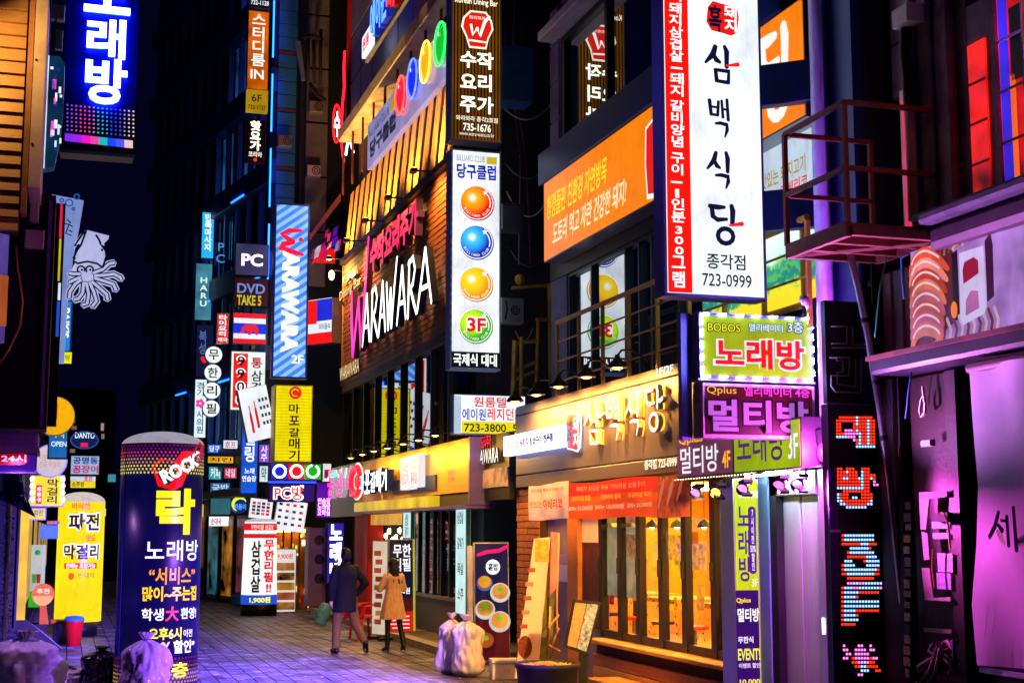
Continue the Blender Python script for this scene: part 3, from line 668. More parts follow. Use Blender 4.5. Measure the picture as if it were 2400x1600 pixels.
# timber plinth and steps
dk = T('timber_plinth', 'golden timber plinth and step below the folding doors', 'plinth', PX(6.72), -17, 0)
yk0, yk1 = yat(6.72, 1385), yat(6.72, 1712)
dk.box('core', -yk0, -yk1, .06, .4, 0, zd0 - .06, m_mortar)
for k in range(3): dk.box('plank', -yk0, -yk1, 0, .06, .02 + .15 * k, .02 + .15 * (k + 1) - .01, m_wood, c=.008)
dk.box('ledge_board', -yk0 - .05, -yk1 + .05, -.08, .4, zd0 - .055, zd0 - .002, m_wood, c=.01)
dk.box('step_tread', -17.0, -yk1, -.42, -.01, .2, .25, m_wood, c=.01)
for k in range(2): dk.box('step_plank', -17.0, -yk1, -.38, -.33, .01 + .1 * k, .1 + .1 * k, m_wood)
# interior: warm room
inn = T('restaurant_interior', 'warm lit restaurant interior with tables and shelves', 'interior', PX(8.6), -17, 0)
m_inwall = paint('ochre_wall', '#d0902a', .7, var=.3, scale=2)
inn.box('back_wall', -21.2, -13.2, 1.5, 1.6, 0, 2.72, m_inwall)
inn.box('side_wall', -21.3, -21.2, -1.5, 1.6, 0, 2.72, m_inwall); inn.box('near_wall', -13.2, -13.1, -1.5, 1.6, 0, 2.72, m_inwall)
inn.box('floor', -21.2, -13.2, -1.5, 1.5, .3, .44, m_wood)
for k in range(5):
    o = inn.box('ceiling_lamp', -20.6 + 1.6 * k, -19.6 + 1.6 * k, -.3, .1, 2.62, 2.7, E('#ffb84e', 78, 0))
for k in range(4):
    u = -20.3 + 1.75 * k
    tb = inn.box('table', u, u + 1.1, -.9, -.1, 1.1, 1.16, m_wood); inn.box('leg', u + .5, u + .6, -.55, -.45, .44, 1.1, m_black, tb)
    inn.add('exhaust_hood', MB().cyl((u + .55, -.5, 1.75), (u + .55, -.5, 2.62), .05, n=8).lathe([(.16, 1.6), (.14, 1.7), (.05, 1.78)], 12, (u + .55, -.5, 0)), m_steel)
    inn.box('shelf', u, u + 1.2, 1.2, 1.5, 1.5, 1.55, m_dframe)
    for q in range(5): inn.box('menu_card', u + .05 + .24 * q, u + .22 + .24 * q, 1.44, 1.47, 1.75 + .1 * (q % 2), 2.2 + .1 * (q % 3), paint('card%d' % (q % 4), ['#f4f0e0', '#e04030', '#f8e060', '#f0f0ff'][q % 4], .6, var=.3, scale=12, bump=0))
    for q in range(4): inn.add('bottle', MB().lathe([(.035, 1.55), (.035, 1.75), (.014, 1.82), (.014, 1.88)], 8, (u + .12 + .28 * q, 1.3, 0)), paint('green_bottle', '#2f7a3a', .2, bump=0))
    inn.add('hanging_apron', MB().box(u + .65, u + .9, .9, .93, 1.2, 1.9), paint('apron%d' % k, ['#b02020', '#e8d8c8', '#f0d040', '#c03020'][k], .8))
rq = random.Random(77)
for k in range(26):                    # papers, aprons and pendant lamps hung just inside the glass
    u = -20.4 + 6.8 * rq.random(); z = rq.uniform(1.0, 2.3); w_ = rq.uniform(.1, .32); h_ = rq.uniform(.12, .4); d = rq.uniform(-1.45, -.9); c_ = rq.choice(['#fff4d8', '#ffe060', '#e83820', '#fff0e0', '#f8a830', '#d8e8ff', '#c02818', '#3a2010'])
    inn.box('hung_paper', u, u + w_, d, d + .004, z, z + h_, paper('hung' + c_, c_, .45, 12))
for k in range(9):
    u = -20.2 + .82 * k; inn.add('pendant', MB().cyl((u, -1.1, 2.2), (u, -1.1, 2.7), .006, n=5).lathe([(.1, 2.1), (.06, 2.17), (.01, 2.2)], 12, (u, -1.1, 0)), m_black); inn.add('pendant_bulb', MB().sphere((u, -1.1, 2.11), .035, 8), E('#fff0c0', 14, 0))
for k in range(7):
    u = -20.3 + 1.0 * k; st2 = inn.add('stool', MB().lathe([(.15, .86), (.16, .9), (.001, .91)], 14, (u, -1.15, 0)), [m_red, m_black][k % 2]); inn.add('leg', MB().cyl((u, -1.15, .44), (u, -1.15, .86), .025, n=6), m_steel, st2)
# banner
bn = T('menu_banner', 'orange and white cloth menu banner under the restaurant fascia', 'banner', PX(6.6), -17, 2.2)
PBn = PX(6.6); ub0, ub1 = PBn.hit(1240, 1150)[0], PBn.hit(1618, 1150)[0]; zb0, zb1 = zat(6.6, 1330, 1216), zat(6.6, 1330, 1134)
def cloth(t, name, u0, u1, z0, z1, mat, y, n=24, amp=.02, parent=None, ph=0.):
    mb = MB(); m_ = 5
    for j in range(m_ + 1):
        for i in range(n + 1):
            u = u0 + (u1 - u0) * i / n; z = z0 + (z1 - z0) * j / m_
            mb.v.append((u, y + amp * math.sin(u * 3.1 + ph) * math.cos(z * 2.3) + amp * .5 * math.sin(u * 8 + z * 4), z + amp * .6 * math.sin(u * 2.6 + ph)))
    mb.f = [(j * (n + 1) + i, j * (n + 1) + i + 1, (j + 1) * (n + 1) + i + 1, (j + 1) * (n + 1) + i) for j in range(m_) for i in range(n)]
    return t.add(name, mb, mat, parent, True)
uw = PBn.hit(1334, 1150)[0]; uf = PBn.hit(1540, 1150)[0]; zm = zb0 + (zb1 - zb0) * .62
cloth(bn, 'white_section', ub0, uw, zb0, zb1 + .03, paint('banner_white', '#f2e6e2', .7, var=.08, bump=0), 0)
cloth(bn, 'orange_section', uw, uf, zb0, zm, paint('banner_orange', '#f0641c', .7, var=.08, bump=0), 0)
cloth(bn, 'red_section', uw, uf, zm, zb1, paint('banner_red', '#d8221c', .7, var=.08, bump=0), 0)
cloth(bn, 'meat_photo', uf, ub1, zb0, zb1, paint('banner_meat', '#c8603c', .6, var=.85, scale=9, bump=0), 0)
pr = lambda c_: paint('print' + c_, c_, .7, var=.05, bump=0)
for body, r, c_ in (('프리미엄 흑돼지 이베리코', (1252, 1143, 1328, 1152), '#902030'), ('이베리코', (1280, 1168, 1325, 1192), '#d83818'), ('맛있는', (1248, 1174, 1278, 1190), '#88a830'), ('흑돼지 삼겹살 목살 가브리살 숯불구이', (1358, 1133, 1520, 1146), '#f8b0a0'),
                    ('프리미엄 모듬', (1348, 1161, 1392, 1174), '#f8e070'), ('전통돼지 갈비', (1415, 1157, 1462, 1169), '#f8e070'), ('소갈비살 육회', (1480, 1152, 1534, 1164), '#f8e070'),
                    ('600g 33,000원', (1340, 1184, 1396, 1198), '#ffffff'), ('300g 10,000원', (1402, 1180, 1470, 1194), '#ffffff'), ('250g 20,000원', (1478, 1176, 1536, 1190), '#ffffff')):
    bn.text(body, r, pr(c_), .02, y=-.045)
for k in range(5): bn.add('meat_print', MB().stroke([(uf + .12 + .13 * k, zb0 + .1 + .02 * k, .03), (uf + .22 + .13 * k, zb0 + .3, .09), (uf + .3 + .13 * k, zb1 - .06, .04)], -.04), pr(['#f0b0a0', '#d85040', '#f4c8b8', '#c83828', '#f0a890'][k]))
# ================================================================ orange facade sign (8 m long)
PO = PX(6.85); uo0, uo1 = PO.hit(1275, 500)[0], PO.hit(1886, 150)[0]
og = T('orange_sign', 'long orange shop sign with yellow and white brush writing on the upper floor', 'sign', PO, (uo0 + uo1) / 2, zo0)
m_oface = E('#ff8200', 1.05, .12)
og.box('body', uo0, uo1, .001, .3, zo0, zo1, m_steel); og.box('face', uo0 + .02, uo1 - .02, -.006, 0, zo0 + .02, zo1 - .02, m_oface)
og.text('청정들판 친환경 자연방목', (1285, 395, 1424, 498), ET('#ffe020', 1), .015, shear=.3)
og.text('도토리 먹고 자란 건강한 돼지!', (1296, 432, 1468, 538), ET('#fff6d8', 1), .015, shear=.3)
# the perspective-slanted lines: rebuilt along the sign from its own metres
og_t = [c for c in og.root.children if c.name.startswith('lettering')]
for o in og_t: bpy.data.objects.remove(o)
def og_text(body, px0, px1, f0, f1, mat, **kw):
    a, b = PO.hit(px0, 500)[0], PO.hit(px1, 500)[0]; h_ = zo1 - zo0
    return og.text(body, (a, b, zo0 + h_ * f0, zo0 + h_ * f1, 0), mat, **kw)
og_text('청정들판 친환경 자연방목', 1283, 1424, .5, .8, ET('#ffe020', 1), bold=.015, shear=.25)
og_text('도토리 먹고 자란 건강한 돼지!', 1296, 1470, .14, .42, ET('#fff2c0', 1), bold=.015, shear=.25)
a_, b_ = PO.hit(1515, 400)[0], PO.hit(1560, 400)[0]
so = og.add('seal', MB().prism([(a_ + (b_ - a_) * p, zo0 + (zo1 - zo0) * q) for p, q in ((.1, .05), (.9, .0), (1, .4), (1.1, .8), (.5, .85), (.05, .8), (0, .4))], -.02, -.007), E('#ffffff', 1, 0, False))
og.add('seal_ground', MB().prism([(a_ + (b_ - a_) * (p * .84 + .08), zo0 + (zo1 - zo0) * (q * .9 + .05)) for p, q in ((.1, .05), (.9, .0), (1, .4), (1.1, .8), (.5, .85), (.05, .8), (0, .4))], -.026, -.021), E('#e01818', 1, 0, False), so)
h_ = zo1 - zo0
for ch, p0, p1 in (('삼', 1570, 1640), ('백', 1645, 1705), ('식', 1712, 1772), ('당', 1780, 1872)):
    a, b = PO.hit(p0, 300)[0], PO.hit(p1, 300)[0]; mb = MB()
    for q in brush(ch): mb.stroke([(a + (b - a) * p[0], zo0 + h_ * (.12 + .76 * p[1]), p[2] * h_ * 1.2) for p in q], -.012)
    og.add('lettering', mb, E('#fff4ec', 1, 0, False))
# white price banner and photo window, navy sign brackets
wb = sign('white_banner', 'white lit banner with gold writing beside the big white sign', 'banner', PX(7.1), (1775, 318, 1908, 450), .03, E('#d8ecff', .8, .15), m_alu, 0, back=False)
wb.text('맛있는 돼지고기', (1785, 385, 1890, 425), ET('#c8a020', .7), .02); wb.text('이베리코', (1830, 420, 1895, 450), ET('#f03020', .9), .02)
def photo_mat():
    m, n, l, b = newmat('landscape_print')
    tc = N(n, 'TexCoord'); sp = N(n, 'SeparateXYZ'); l.new(tc.outputs['Object'], sp.inputs[0])
    nz = N(n, 'TexNoise'); nz.inputs['Scale'].default_value = 2.6; nz.inputs['Detail'].default_value = 7; nz.inputs['Roughness'].default_value = .7; l.new(tc.outputs['Object'], nz.inputs['Vector'])
    ma = N(n, 'MapRange'); ma.inputs[1].default_value = .0; ma.inputs[2].default_value = 1.0; ma.inputs[3].default_value = -.25; ma.inputs[4].default_value = .75; l.new(sp.outputs['Z'], ma.inputs[0])
    ad = N(n, 'Math', operation='MULTIPLY_ADD'); ad.inputs[1].default_value = .75; l.new(nz.outputs[0], ad.inputs[0]); l.new(ma.outputs[0], ad.inputs[2])
    r = N(n, 'ValToRGB'); e = r.color_ramp.elements; e[0].position = .18; e[0].color = (*lin('#ffd820'), 1); e[1].position = .8; e[1].color = (*lin('#e8f8ff'), 1)
    for p, c_ in ((.3, '#e0e030'), (.36, '#2a9a68'), (.44, '#187880'), (.5, '#58c050'), (.56, '#108890'), (.62, '#8ad860'), (.68, '#c8f0e8')):
        x = e.new(p); x.color = (*lin(c_), 1)
    l.new(ad.outputs[0], r.inputs[0]); l.new(r.outputs[0], b.inputs['Emission Color']); b.inputs['Emission Strength'].default_value = .8; b.inputs['Base Color'].default_value = (.02, .02, .02, 1)
    return m
ph_ = photo_mat()
for lbl, r in (('wide backlit landscape photo with green trees behind the terrace railing', (1648, 545, 1876, 745)), ('narrow backlit yellow landscape photo right of the wide one', (1893, 545, 1952, 745))):
    a, b, z0, z1 = PX(7.1).R(r); z0, z1 = zat(7.1, 1830, 722), zat(7.1, 1830, 548)
    t = T('photo_panel', lbl, 'photo panel', PX(7.1), a, z0, 'backlit landscape photos')
    t.box('print', a, b, -.01, 0, z0, z1, ph_); t.box('frame', a - .05, b + .05, .003, .06, z0 - .05, z1 + .05, m_yel)
# ================================================================ big white and red projecting sign
m_purp = paint('violet_frame', '#6a5ab0', .4, .3, var=.15)
P131 = PY(12.35)
bs = sign('tall_sign', 'tall white and red lightbox with brush letters over the alley', 'sign', P131, (1552, -160, 1787, 698), .24, E('#e8f0fb', 1.3, .16), m_purp, .03)
a, b, z0, z1 = bs.q; ur = P131.hit(1617, 400)[0]
bs.box('red_strip', a + .035, ur, -.012, -.0065, z0 + .035, z1 - .035, E('#ff1408', 1.2, .08))
Wt = ET('#ffffff', 1.3)
for body, r in (('돼\n지\n삼\n겹\n살', (1567, 8, 1599, 146)), ('돼\n지', (1569, 172, 1601, 227)), ('갈\n비\n양\n념', (1570, 236, 1602, 346)), ('구\n이', (1571, 359, 1602, 411)), ('1', (1581, 444, 1590, 464)), ('인\n분', (1572, 466, 1604, 522)), ('3\n0\n0', (1580, 531, 1600, 597)), ('그\n램', (1573, 600, 1605, 674)), ('흑', (1567, -28, 1599, 4))):
    bs.text(body, r, Wt, .02, y=-.016)
for yy in (161, 428): bs.pbox('bar', (1571, yy - 2, 1598, yy + 2), -.016, -.013, Wt)
Kt = ET('#161c48', .5); Rt = ET('#f02018', 1.1)
for ch, r in (('삼', (1650, 108, 1728, 196)), ('백', (1656, 232, 1718, 322)), ('식', (1655, 356, 1722, 442)), ('당', (1656, 480, 1738, 572))):
    bs.strokes(brush(ch), r, Kt, y=-.012, wk=1.45)
    if ch in '삼당': bs.strokes([[(.62, .47, .04), (.8, .5, .08), (1.02, .54, .13)]], r, Rt, y=-.015)
bs.text('종각점', (1655, 596, 1746, 632), ET('#201c34', .4), .015, y=-.012); bs.text('723-0999', (1645, 643, 1760, 673), ET('#14182c', .4), .01, y=-.012)
seal(bs, (1653, 8, 1729, 84), -.022)
PBk = Pl(P131.hit(1787, 200)[0] + .005, 12.4, R_(-42))
for lbl, y0_, y1_ in (('navy box beam holding the tall white sign at its top', 160, 255), ('navy box beam holding the tall white sign near its foot', 452, 545)):
    _, _, zA, zB = P131.R((1787, y0_, 1900, y1_)); bk = T('sign_bracket', lbl, 'bracket', PBk, .4, zA, 'sign brackets'); bk.box('beam', 0, .82, -.06, .06, zA, zB, m_navy, c=.01); bk.box('flange', .82, .86, -.1, .1, zA - .05, zB + .05, m_steel)
# ================================================================ green and brown room signs
P12 = PY(12.0)
def led_rim(t, pts, r, mat):
    mb = MB()
    for u, v in pts: mb.sphere((u, -.03, v), r, 6)
    t.add('led_chain', mb, mat, None, True, kind='stuff')
gs = sign('song_room_sign', 'lime green lightbox with red letters and a rim of white lights', 'sign', P12, (1640, 738, 1905, 890), .22, E('#a8cc10', .85, .3), m_purp, .03)
a, b, z0, z1 = gs.q
gs.box('rim', a - .02, b + .02, .003, .21, z0 - .02, z0 - .001, m_blueframe)
pts = []
for k in range(7):
    for q in (-.02, 0, .02):
        pts += [(a + .06 + (b - a - .12) * k / 6 + q, z1 - .015), (a + .06 + (b - a - .12) * k / 6 + q, z0 + .015)]
for k in range(5):
    for q in (-.02, 0, .02): pts += [(a + .015, z0 + .08 + (z1 - z0 - .16) * k / 4 + q), (b - .015, z0 + .08 + (z1 - z0 - .16) * k / 4 + q)]
led_rim(gs, pts, .0085, E('#ffffff', 110, 0, True, (.6, .75, 2.2)))
gs.text('BOBOS', (1656, 757, 1735, 779), ET('#101808', .3), .07, y=-.009); gs.text('BOBOS', (1658, 759, 1733, 777), ET('#e8f020', 1), .0, y=-.013)
gs.text('엘리베이터', (1752, 758, 1835, 780), ET('#2a8a88', .8), .06, y=-.009); gs.text('엘리베이터', (1754, 760, 1833, 778), ET('#e8ffff', .9), .0, y=-.013)
gs.text('3층', (1842, 752, 1883, 783), ET('#1a6a70', .7), .07, y=-.009); gs.text('3층', (1845, 755, 1880, 780), ET('#f4ffff', 1), .0, y=-.013)
gs.text('노래방', (1670, 792, 1888, 869), ET('#ffe8e0', 1), .075, y=-.009); gs.text('노래방', (1675, 796, 1883, 865), ET('#e01418', .95), .03, y=-.015)
for (x_, w_) in ((1614, 14), (1630, 8)):
    gs.pbox('post', (x_, 728, x_ + w_, 1028), .16 + x_ * 0, .24, m_purp)
bs2 = sign('multi_room_sign', 'dark maroon lightbox with violet letters below the green one', 'sign', P12, (1648, 901, 1910, 1027), .22, E('#4a0c0c', .8, .2), paint('pale_chip_frame', '#b8a4b0', .5, var=.4, scale=12), .03)
bs2.text('Qplus', (1656, 905, 1725, 927), ET('#f0c838', .8), .0, y=-.01)
bs2.text('엘리베이터 4층', (1743, 906, 1896, 930), ET('#f048c0', .9), .01, y=-.01)
bs2.text('멀티방', (1654, 934, 1898, 1017), ET('#12040a', .2), .08, y=-.009); bs2.text('멀티방', (1659, 938, 1893, 1013), ET('#b868d0', .75), .03, y=-.014)
# fascia with two fields over the entrance
P65 = PX(6.5); zq0, zq1 = zat(6.5, 1592, 1122), zat(6.5, 1592, 1020)
uq0, uq1, uq2 = P65.hit(1588, 1080)[0], P65.hit(1719, 1080)[0], P65.hit(1880, 1080)[0]
es = T('entrance_sign', 'two-field entrance fascia, plum left and lime right, above the lift', 'sign', P65, uq1, zq0)
es.box('body', uq0, uq2, .001, .25, zq0, zq1, m_black)
es.box('plum_field', uq0 + .02, uq1 - .01, -.006, 0, zq0 + .02, zq1 - .02, E('#86406c', .65, .35)); es.box('lime_field', uq1 + .03, uq2 - .02, -.006, 0, zq0 + .02, zq1 - .02, E('#aac40c', .8, .25))
hq = zq1 - zq0
def es_t(body, p0, p1, f0, f1, mat, **k): es.text(body, (P65.hit(p0, 1080)[0], P65.hit(p1, 1080)[0], zq0 + hq * f0, zq0 + hq * f1, 0), mat, y=-.012, **k)
es_t('멀티방', 1597, 1686, .1, .7, ET('#f4eef4', 1), bold=.01); es_t('4F', 1695, 1714, .15, .52, ET('#ffb020', 1), bold=.02); es_t('Qplus', 1594, 1650, .74, .96, ET('#ffb818', 1), bold=.02)
es_t('노래방', 1730, 1842, .2, .95, ET('#5a2880', .6), bold=.01); es_t('3F', 1850, 1874, .2, .7, ET('#f0f0ff', 1), bold=.01)
led_rim(es, [(uq0 + (uq2 - uq0) * k / 40, zq0 - .01) for k in range(41)], .006, E('#ffd8a0', 5, 0))
# row of black stage spots below it
for k, (px, py) in enumerate(((1640, 1150), (1688, 1148), (1750, 1140), (1835, 1132), (1878, 1130))):
    pl = PX(6.3); u, v = pl.hit(px, py)
    t = T('stage_spot', 'small black barn-door spotlight under the entrance fascia, %s from the left' % ['first', 'second', 'third', 'fourth', 'fifth'][k], 'spotlight', pl, u, v, 'entrance spotlights')
    t.add('can', MB().cyl((u - .02, -.02, v), (u + .1, -.1, v - .03), .05, .06, 12), m_black, None, True)
    t.add('lens', MB().cyl((u + .102, -.102, v - .031), (u + .104, -.104, v - .032), .05, n=12), E(['#9a50ff', '#ffb040', '#b060ff', '#ff50e0', '#d048ff'][k], 3, 0))
    aim = [(1.2, 24.8, 0), (6.75, 17.6, .7), (2.4, 20.0, 0), (7.0, 7.6, 2.0), (7.0, 9.2, 5.0)][k]
    L = bpy.data.lights.new('lamp_light', 'SPOT'); L.energy = [30000, 1500, 15000, 780, 700][k]; L.color = [(.17, .11, 1), (1, .5, .13), (.34, .1, 1), (1, .1, .85), (.75, .25, 1)][k]; L.spot_size = R_([38, 58, 42, 75, 100][k]); L.spot_blend = 1; L.shadow_soft_size = .05  # beams added to the black fittings, washing paving, plinth and stone building
    o = bpy.data.objects.new('lamp_light', L); COL.objects.link(o); o.parent = t.root; lo = Vector((.12, -.16, -.06)); o.location = lo
    wp = t.root.matrix_basis @ lo; o.rotation_euler = (t.root.matrix_basis.to_3x3().inverted() @ (Vector(aim) - wp)).to_track_quat('-Z', 'Y').to_euler()
    t.add('yoke', MB().tube([(u, .05, v + .02), (u, .05, v + .12), (u, .2, v + .14)], .012, 6), m_black)
    t.add('barn_door', MB().prism([(u + .06, v + .05), (u + .17, v + .07), (u + .18, v + .04), (u + .07, v + .02)], -.12, -.02).prism([(u + .06, v - .06), (u + .15, v - .1), (u + .16, v - .08), (u + .08, v - .04)], -.12, -.02), m_black)
# tall lime and violet column sign beside the lift
PVs = PY(13.0)
cs = sign('column_sign', 'tall narrow lime and violet lightbox standing beside the lift doors', 'sign', PVs, (1722, 1122, 1782, 1640), .3, E('#c8e010', .95, .1), m_alu, .015)
a, b, z0, z1 = cs.q; cs.pbox('violet_field', (1726, 1382, 1779, 1638), -.012, -.0065, E('#4a1488', .6, .25))
cs.text('BOBOS', (1730, 1150, 1774, 1166), ET('#fffff0', 1.2), .04, y=-.016)
cs.text('노\n래\n방', (1728, 1186, 1758, 1362), ET('#5c2090', .7), .02, y=-.016)
cs.add('pill', MB().prism([(PVs.hit(1762 + 9 * math.cos(R_(t_)) + 0, 1265)[0], PVs.hit(1762, 1265 - (70 + 9 * math.sin(R_(t_)) if math.sin(R_(t_)) >= 0 else -70 + 9 * math.sin(R_(t_))))[1]) for t_ in range(0, 360, 20)], -.016, -.013), E('#5a18a0', .7, 0, False))
cs.text('7\n시\n이\n전\n50%\n할\n인', (1756, 1194, 1769, 1336), ET('#f4f0ff', 1), .02, y=-.02); cs.text('3F', (1760, 1355, 1774, 1374), ET('#ffffe0', 1), .0, y=-.016)
for body, r, c_ in (('Qplus', (1724, 1400, 1758, 1414), '#ffe020'), ('멀티방', (1727, 1424, 1778, 1456), '#ffffff'), ('무한식', (1728, 1490, 1764, 1506), '#f0f0ff'), ('EVENT!', (1728, 1518, 1780, 1546), '#f0f060'), ('이벤트 할인', (1730, 1552, 1780, 1564), '#f0d0ff'), ('10,000', (1732, 1590, 1780, 1606), '#ffe860')):
    cs.text(body, r, ET(c_, .95), .03, y=-.016)
sd = T('blue_jamb', 'pale blue metal jamb between the column sign and the lift', 'jamb', PX(6.8), -13, 0)
sd.box('jamb', PX(6.8).hit(1783, 1300)[0], PX(6.8).hit(1806, 1300)[0], -.02, .3, 0, 2.75, paint('sky_blue_jamb', '#7fb4dc', .45, var=.15))
# lift doors
PEl = PX(6.88)
lf = T('lift_doors', 'brushed steel lift doors reflecting coloured light', 'lift doors', PEl, PEl.hit(1870, 1300)[0], 0)
m_brush = paint('brushed_steel', '#d0d0dc', .42, .4, var=.12, scale=3, stretch=(6, 6, .4), bump=.08, bscale=8)
e0, e1, e2 = PEl.hit(1810, 1300)[0], PEl.hit(1908, 1300)[0], PEl.hit(1946, 1300)[0]
zl = zat(6.88, 1810, 1165)
lf.box('door', e0 + .06, (e0 + e1) / 2 + .18, 0, .05, 0, zl, m_brush); lf.box('door', (e0 + e1) / 2 + .184, e2 - .1, .012, .05, 0, zl, m_brush)
lf.box('jamb', e0, e0 + .055, -.06, .06, 0, zl + .3, m_alu); lf.box('jamb', e2 - .095, e2, -.06, .06, 0, zl + .3, m_alu)
lf.box('header', e0 + .06, e2 - .1, -.08, .05, zl + .004, zl + .36, m_alu, c=.01); lf.box('light_strip', e0 + .1, e2 - .14, -.34, -.3, zl + .2, zl + .24, E('#e8f0ff', 45, 0)); lf.box('strip_bracket', e0 + .4, e0 + .46, -.3, -.08, zl + .2, zl + .24, m_alu)
lf.box('call_button', e2 - .07, e2 - .03, -.07, -.061, 1.1, 1.25, E('#e8f0ff', 2, 0))
for o_, z_ in ((0, 1.5), (0, .5)): pass
lw_ = T('lift_lobby_wall', 'dark wall around the lift doors', 'wall', PX(7.0), -12, 0)
lw_.box('wall', -13.3, -10.95, .0, .4, -.06, 3.4, m_dark); lw_.box('upper_wall', -12.25, -11.3, .0, .4, 3.402, 16, m_dark)
lw_.box('navy_board', PX(7).hit(1962, 300)[0], PX(7).hit(2030, 300)[0], -.12, 0, 3.2, 16, m_navy, c=.02); lw_.add('downpipe', MB().cyl((PX(7).hit(1966, 300)[0], -.2, 3), (PX(7).hit(1966, 300)[0], -.2, 16), .085, n=12), paint('pale_blue_pipe', '#8fb2d8', .4, .2), None, True)
for k in range(3):
    f = lw_.box('window', PX(7).hit(1958 + 34 * k, 700)[0], PX(7).hit(1988 + 34 * k, 700)[0], -.05, -.01, zat(7, 1958, 745), zat(7, 1958, 590), m_black)
    for q in range(3):
        za, zb_ = zat(7, 1958, 745), zat(7, 1958, 590); lw_.box('pane', PX(7).hit(1961 + 34 * k, 700)[0], PX(7).hit(1985 + 34 * k, 700)[0], -.06, -.052, za + (zb_ - za) * q / 3 + .03, za + (zb_ - za) * (q + 1) / 3 - .03, glass('blue_glass', (.2, .4, .9), .6, .05, .3), f)
# magenta party lamp
PL_ = PY(11.75); u, v = PL_.hit(1926, 1060)
ml = T('party_lamp', 'glowing magenta party lamp between the room signs and the dot display', 'lamp', PL_, u, v)
ml.add('globe', MB().sphere((u, 0, v), .055, 12, (.7, .7, 1.5)), E('#ff20e0', 7, 0), None, True)
ml.add('holder', MB().cyl((u, 0, v + .08), (u, .05, v + .2), .035, n=10), m_black); ml.add('arm', MB().tube([(u, .05, v + .2), (u + .1, .3, v + .22)], .015, 6), m_black)
L = bpy.data.lights.new('lamp_light', 'POINT'); L.energy = 220; L.color = (1, .08, .95); L.shadow_soft_size = .08
o = bpy.data.objects.new('lamp_light', L); COL.objects.link(o); o.parent = ml.root; o.location = (-.1, -.22, .02)
# ================================================================ dot-matrix board
P11 = PY(11.3)
lbd = T('dot_display', 'tall black dot-matrix display with red and blue running letters', 'display', P11, 6.8, 0)
a, b, z0, z1 = P11.R((1950, 948, 2072, 1660)); lbd.box('case', a, b, .0, .12, max(z0, .02), z1, m_black)
lbd.pbox('side_trim', (1946, 1100, 1966, 1660), -.02, .0, paint('violet_trim', '#4a3a86', .4, .2)); lbd.pbox('clip', (1943, 1240, 1966, 1247), -.03, -.021, m_alu)
G1 = ['.rrrrrrbrrrrr.', 'rrrrrrrbrrrbrr', 'rr....rbrrrbrr', 'rr....rrrrrbrr', 'rr.ppprbrrrbrr', 'rrrpppppbrrbrr', 'bbbbppp.brrbrr', '......prbrrbrr', '.......rbrrbrr', '.......bbbbbbb']
G2 = ['rr.rrr..rrr...', 'rrrbrrr.brr...', 'rrrrrrr.brrrr.', 'rrbbrrrbbrrbr.', 'rrrrrrrrbrr.p.', 'rrrrrrrrbrr.pp', 'bbbbbbbbbrr...', '..rrrrrrrrr...', 'brrr....rrrr..', 'brrr.bb.rrrr..', 'bbrrrrrrrrrb..', '.bbrrrrrrrbb..', '...bbbbbbb....']
G3 = ['rbbbbbbbbbbb..', 'rbbbbbbbbbbb..', 'rrrrrrrbbbrrr.', '...bbbbbbbr...', '..rbbbbbbbbb..', '..rrrrrrrbbbb.', '.bbb....rbbbbb', 'rbbbb....bbbbb', 'rbbbbbbbbbbbbr', 'rrbbbbbbbbbbrr', '..rrrrrrrrrr..']
G4 = ['..ppbbppbbbbbb', 'rbbbppbbbbbbbp', 'rbbbbbrrrrrrr.', 'rbbbbr........', 'rbbbbbbbbbbbb.', 'rbbbbbbbbbbbb.', 'rbbbbrrrrrrrr.', 'rbbbbr........', 'rbbbbb........', 'rrrrr.........']
G5 = ['p....pp..p....', 'pp..pppp.pp...', '.pp.ppppp.....', 'pp.rppppprpp..', '...rrppbprr...', '....rrbbrrrr..', '......bbb..rr.', '.....pp.......']
dots = {'r': MB(), 'b': MB(), 'p': MB()}
for G, (x0, y0, x1, y1) in ((G1, (1962, 978, 2048, 1046)), (G2, (1964, 1098, 2056, 1188)), (G3, (1975, 1254, 2058, 1354)), (G4, (1974, 1366, 2064, 1462)), (G5, (1978, 1512, 2068, 1580))):
    for j, row in enumerate(G):
        for i, ch in enumerate(row):
            if ch != '.':
                u, v = P11.hit(x0 + (x1 - x0) * i / 13, y0 + (y1 - y0) * j / (len(G) - 1)); dots[ch].box(u - .0095, u + .0095, -.008, -.001, v - .0095, v + .0095, .006)
for ch, c_ in (('r', '#ff2a10'), ('b', '#88b8ff'), ('p', '#f070d8')): lbd.add('led_dots', dots[ch], E(c_, 1.6, 0, False), None, False, kind='stuff')
# unlit neon letter frame above it
nf = T('neon_sign', 'unlit neon tube letters on a black frame above the dot display', 'neon sign', P11, 6.75, 4.2)
nf.pbox('backing', (1942, 705, 2058, 945), .05, .12, m_black)
m_tube = paint('unlit_tube', '#b8aeb4', .2, bump=0)
for q in ([(1948, 765), (1985, 765), (1985, 805), (1948, 805)], [(1998, 768), (1998, 808), (2030, 808)], [(1950, 815), (2040, 815)], [(1945, 838), (1990, 838), (1990, 880), (1948, 880), (1948, 905), (1958, 918), (2018, 920), (2018, 838)], [(1960, 845), (1975, 845), (1975, 872), (1962, 872), (1962, 900), (2005, 906)], [(2005, 840), (2005, 905)]):
    nf.add('tube', MB().tube(pl_pts(P11, q), .008, 6), m_tube)
# little grey security cam
PC_ = PY(11.8); u, v = PC_.hit(1890, 706)
sc_ = T('spot_camera', 'grey bullet camera on top of the lime lightbox', 'camera', PC_, u, v - .12)
sc_.add('barrel', MB().cyl((u - .06, -.05, v + .02), (u + .06, .1, v - .02), .04, n=12), m_alu, None, True); sc_.add('stem', MB().cyl((u, .05, v), (u, .05, v - .14), .015, n=8), m_black)
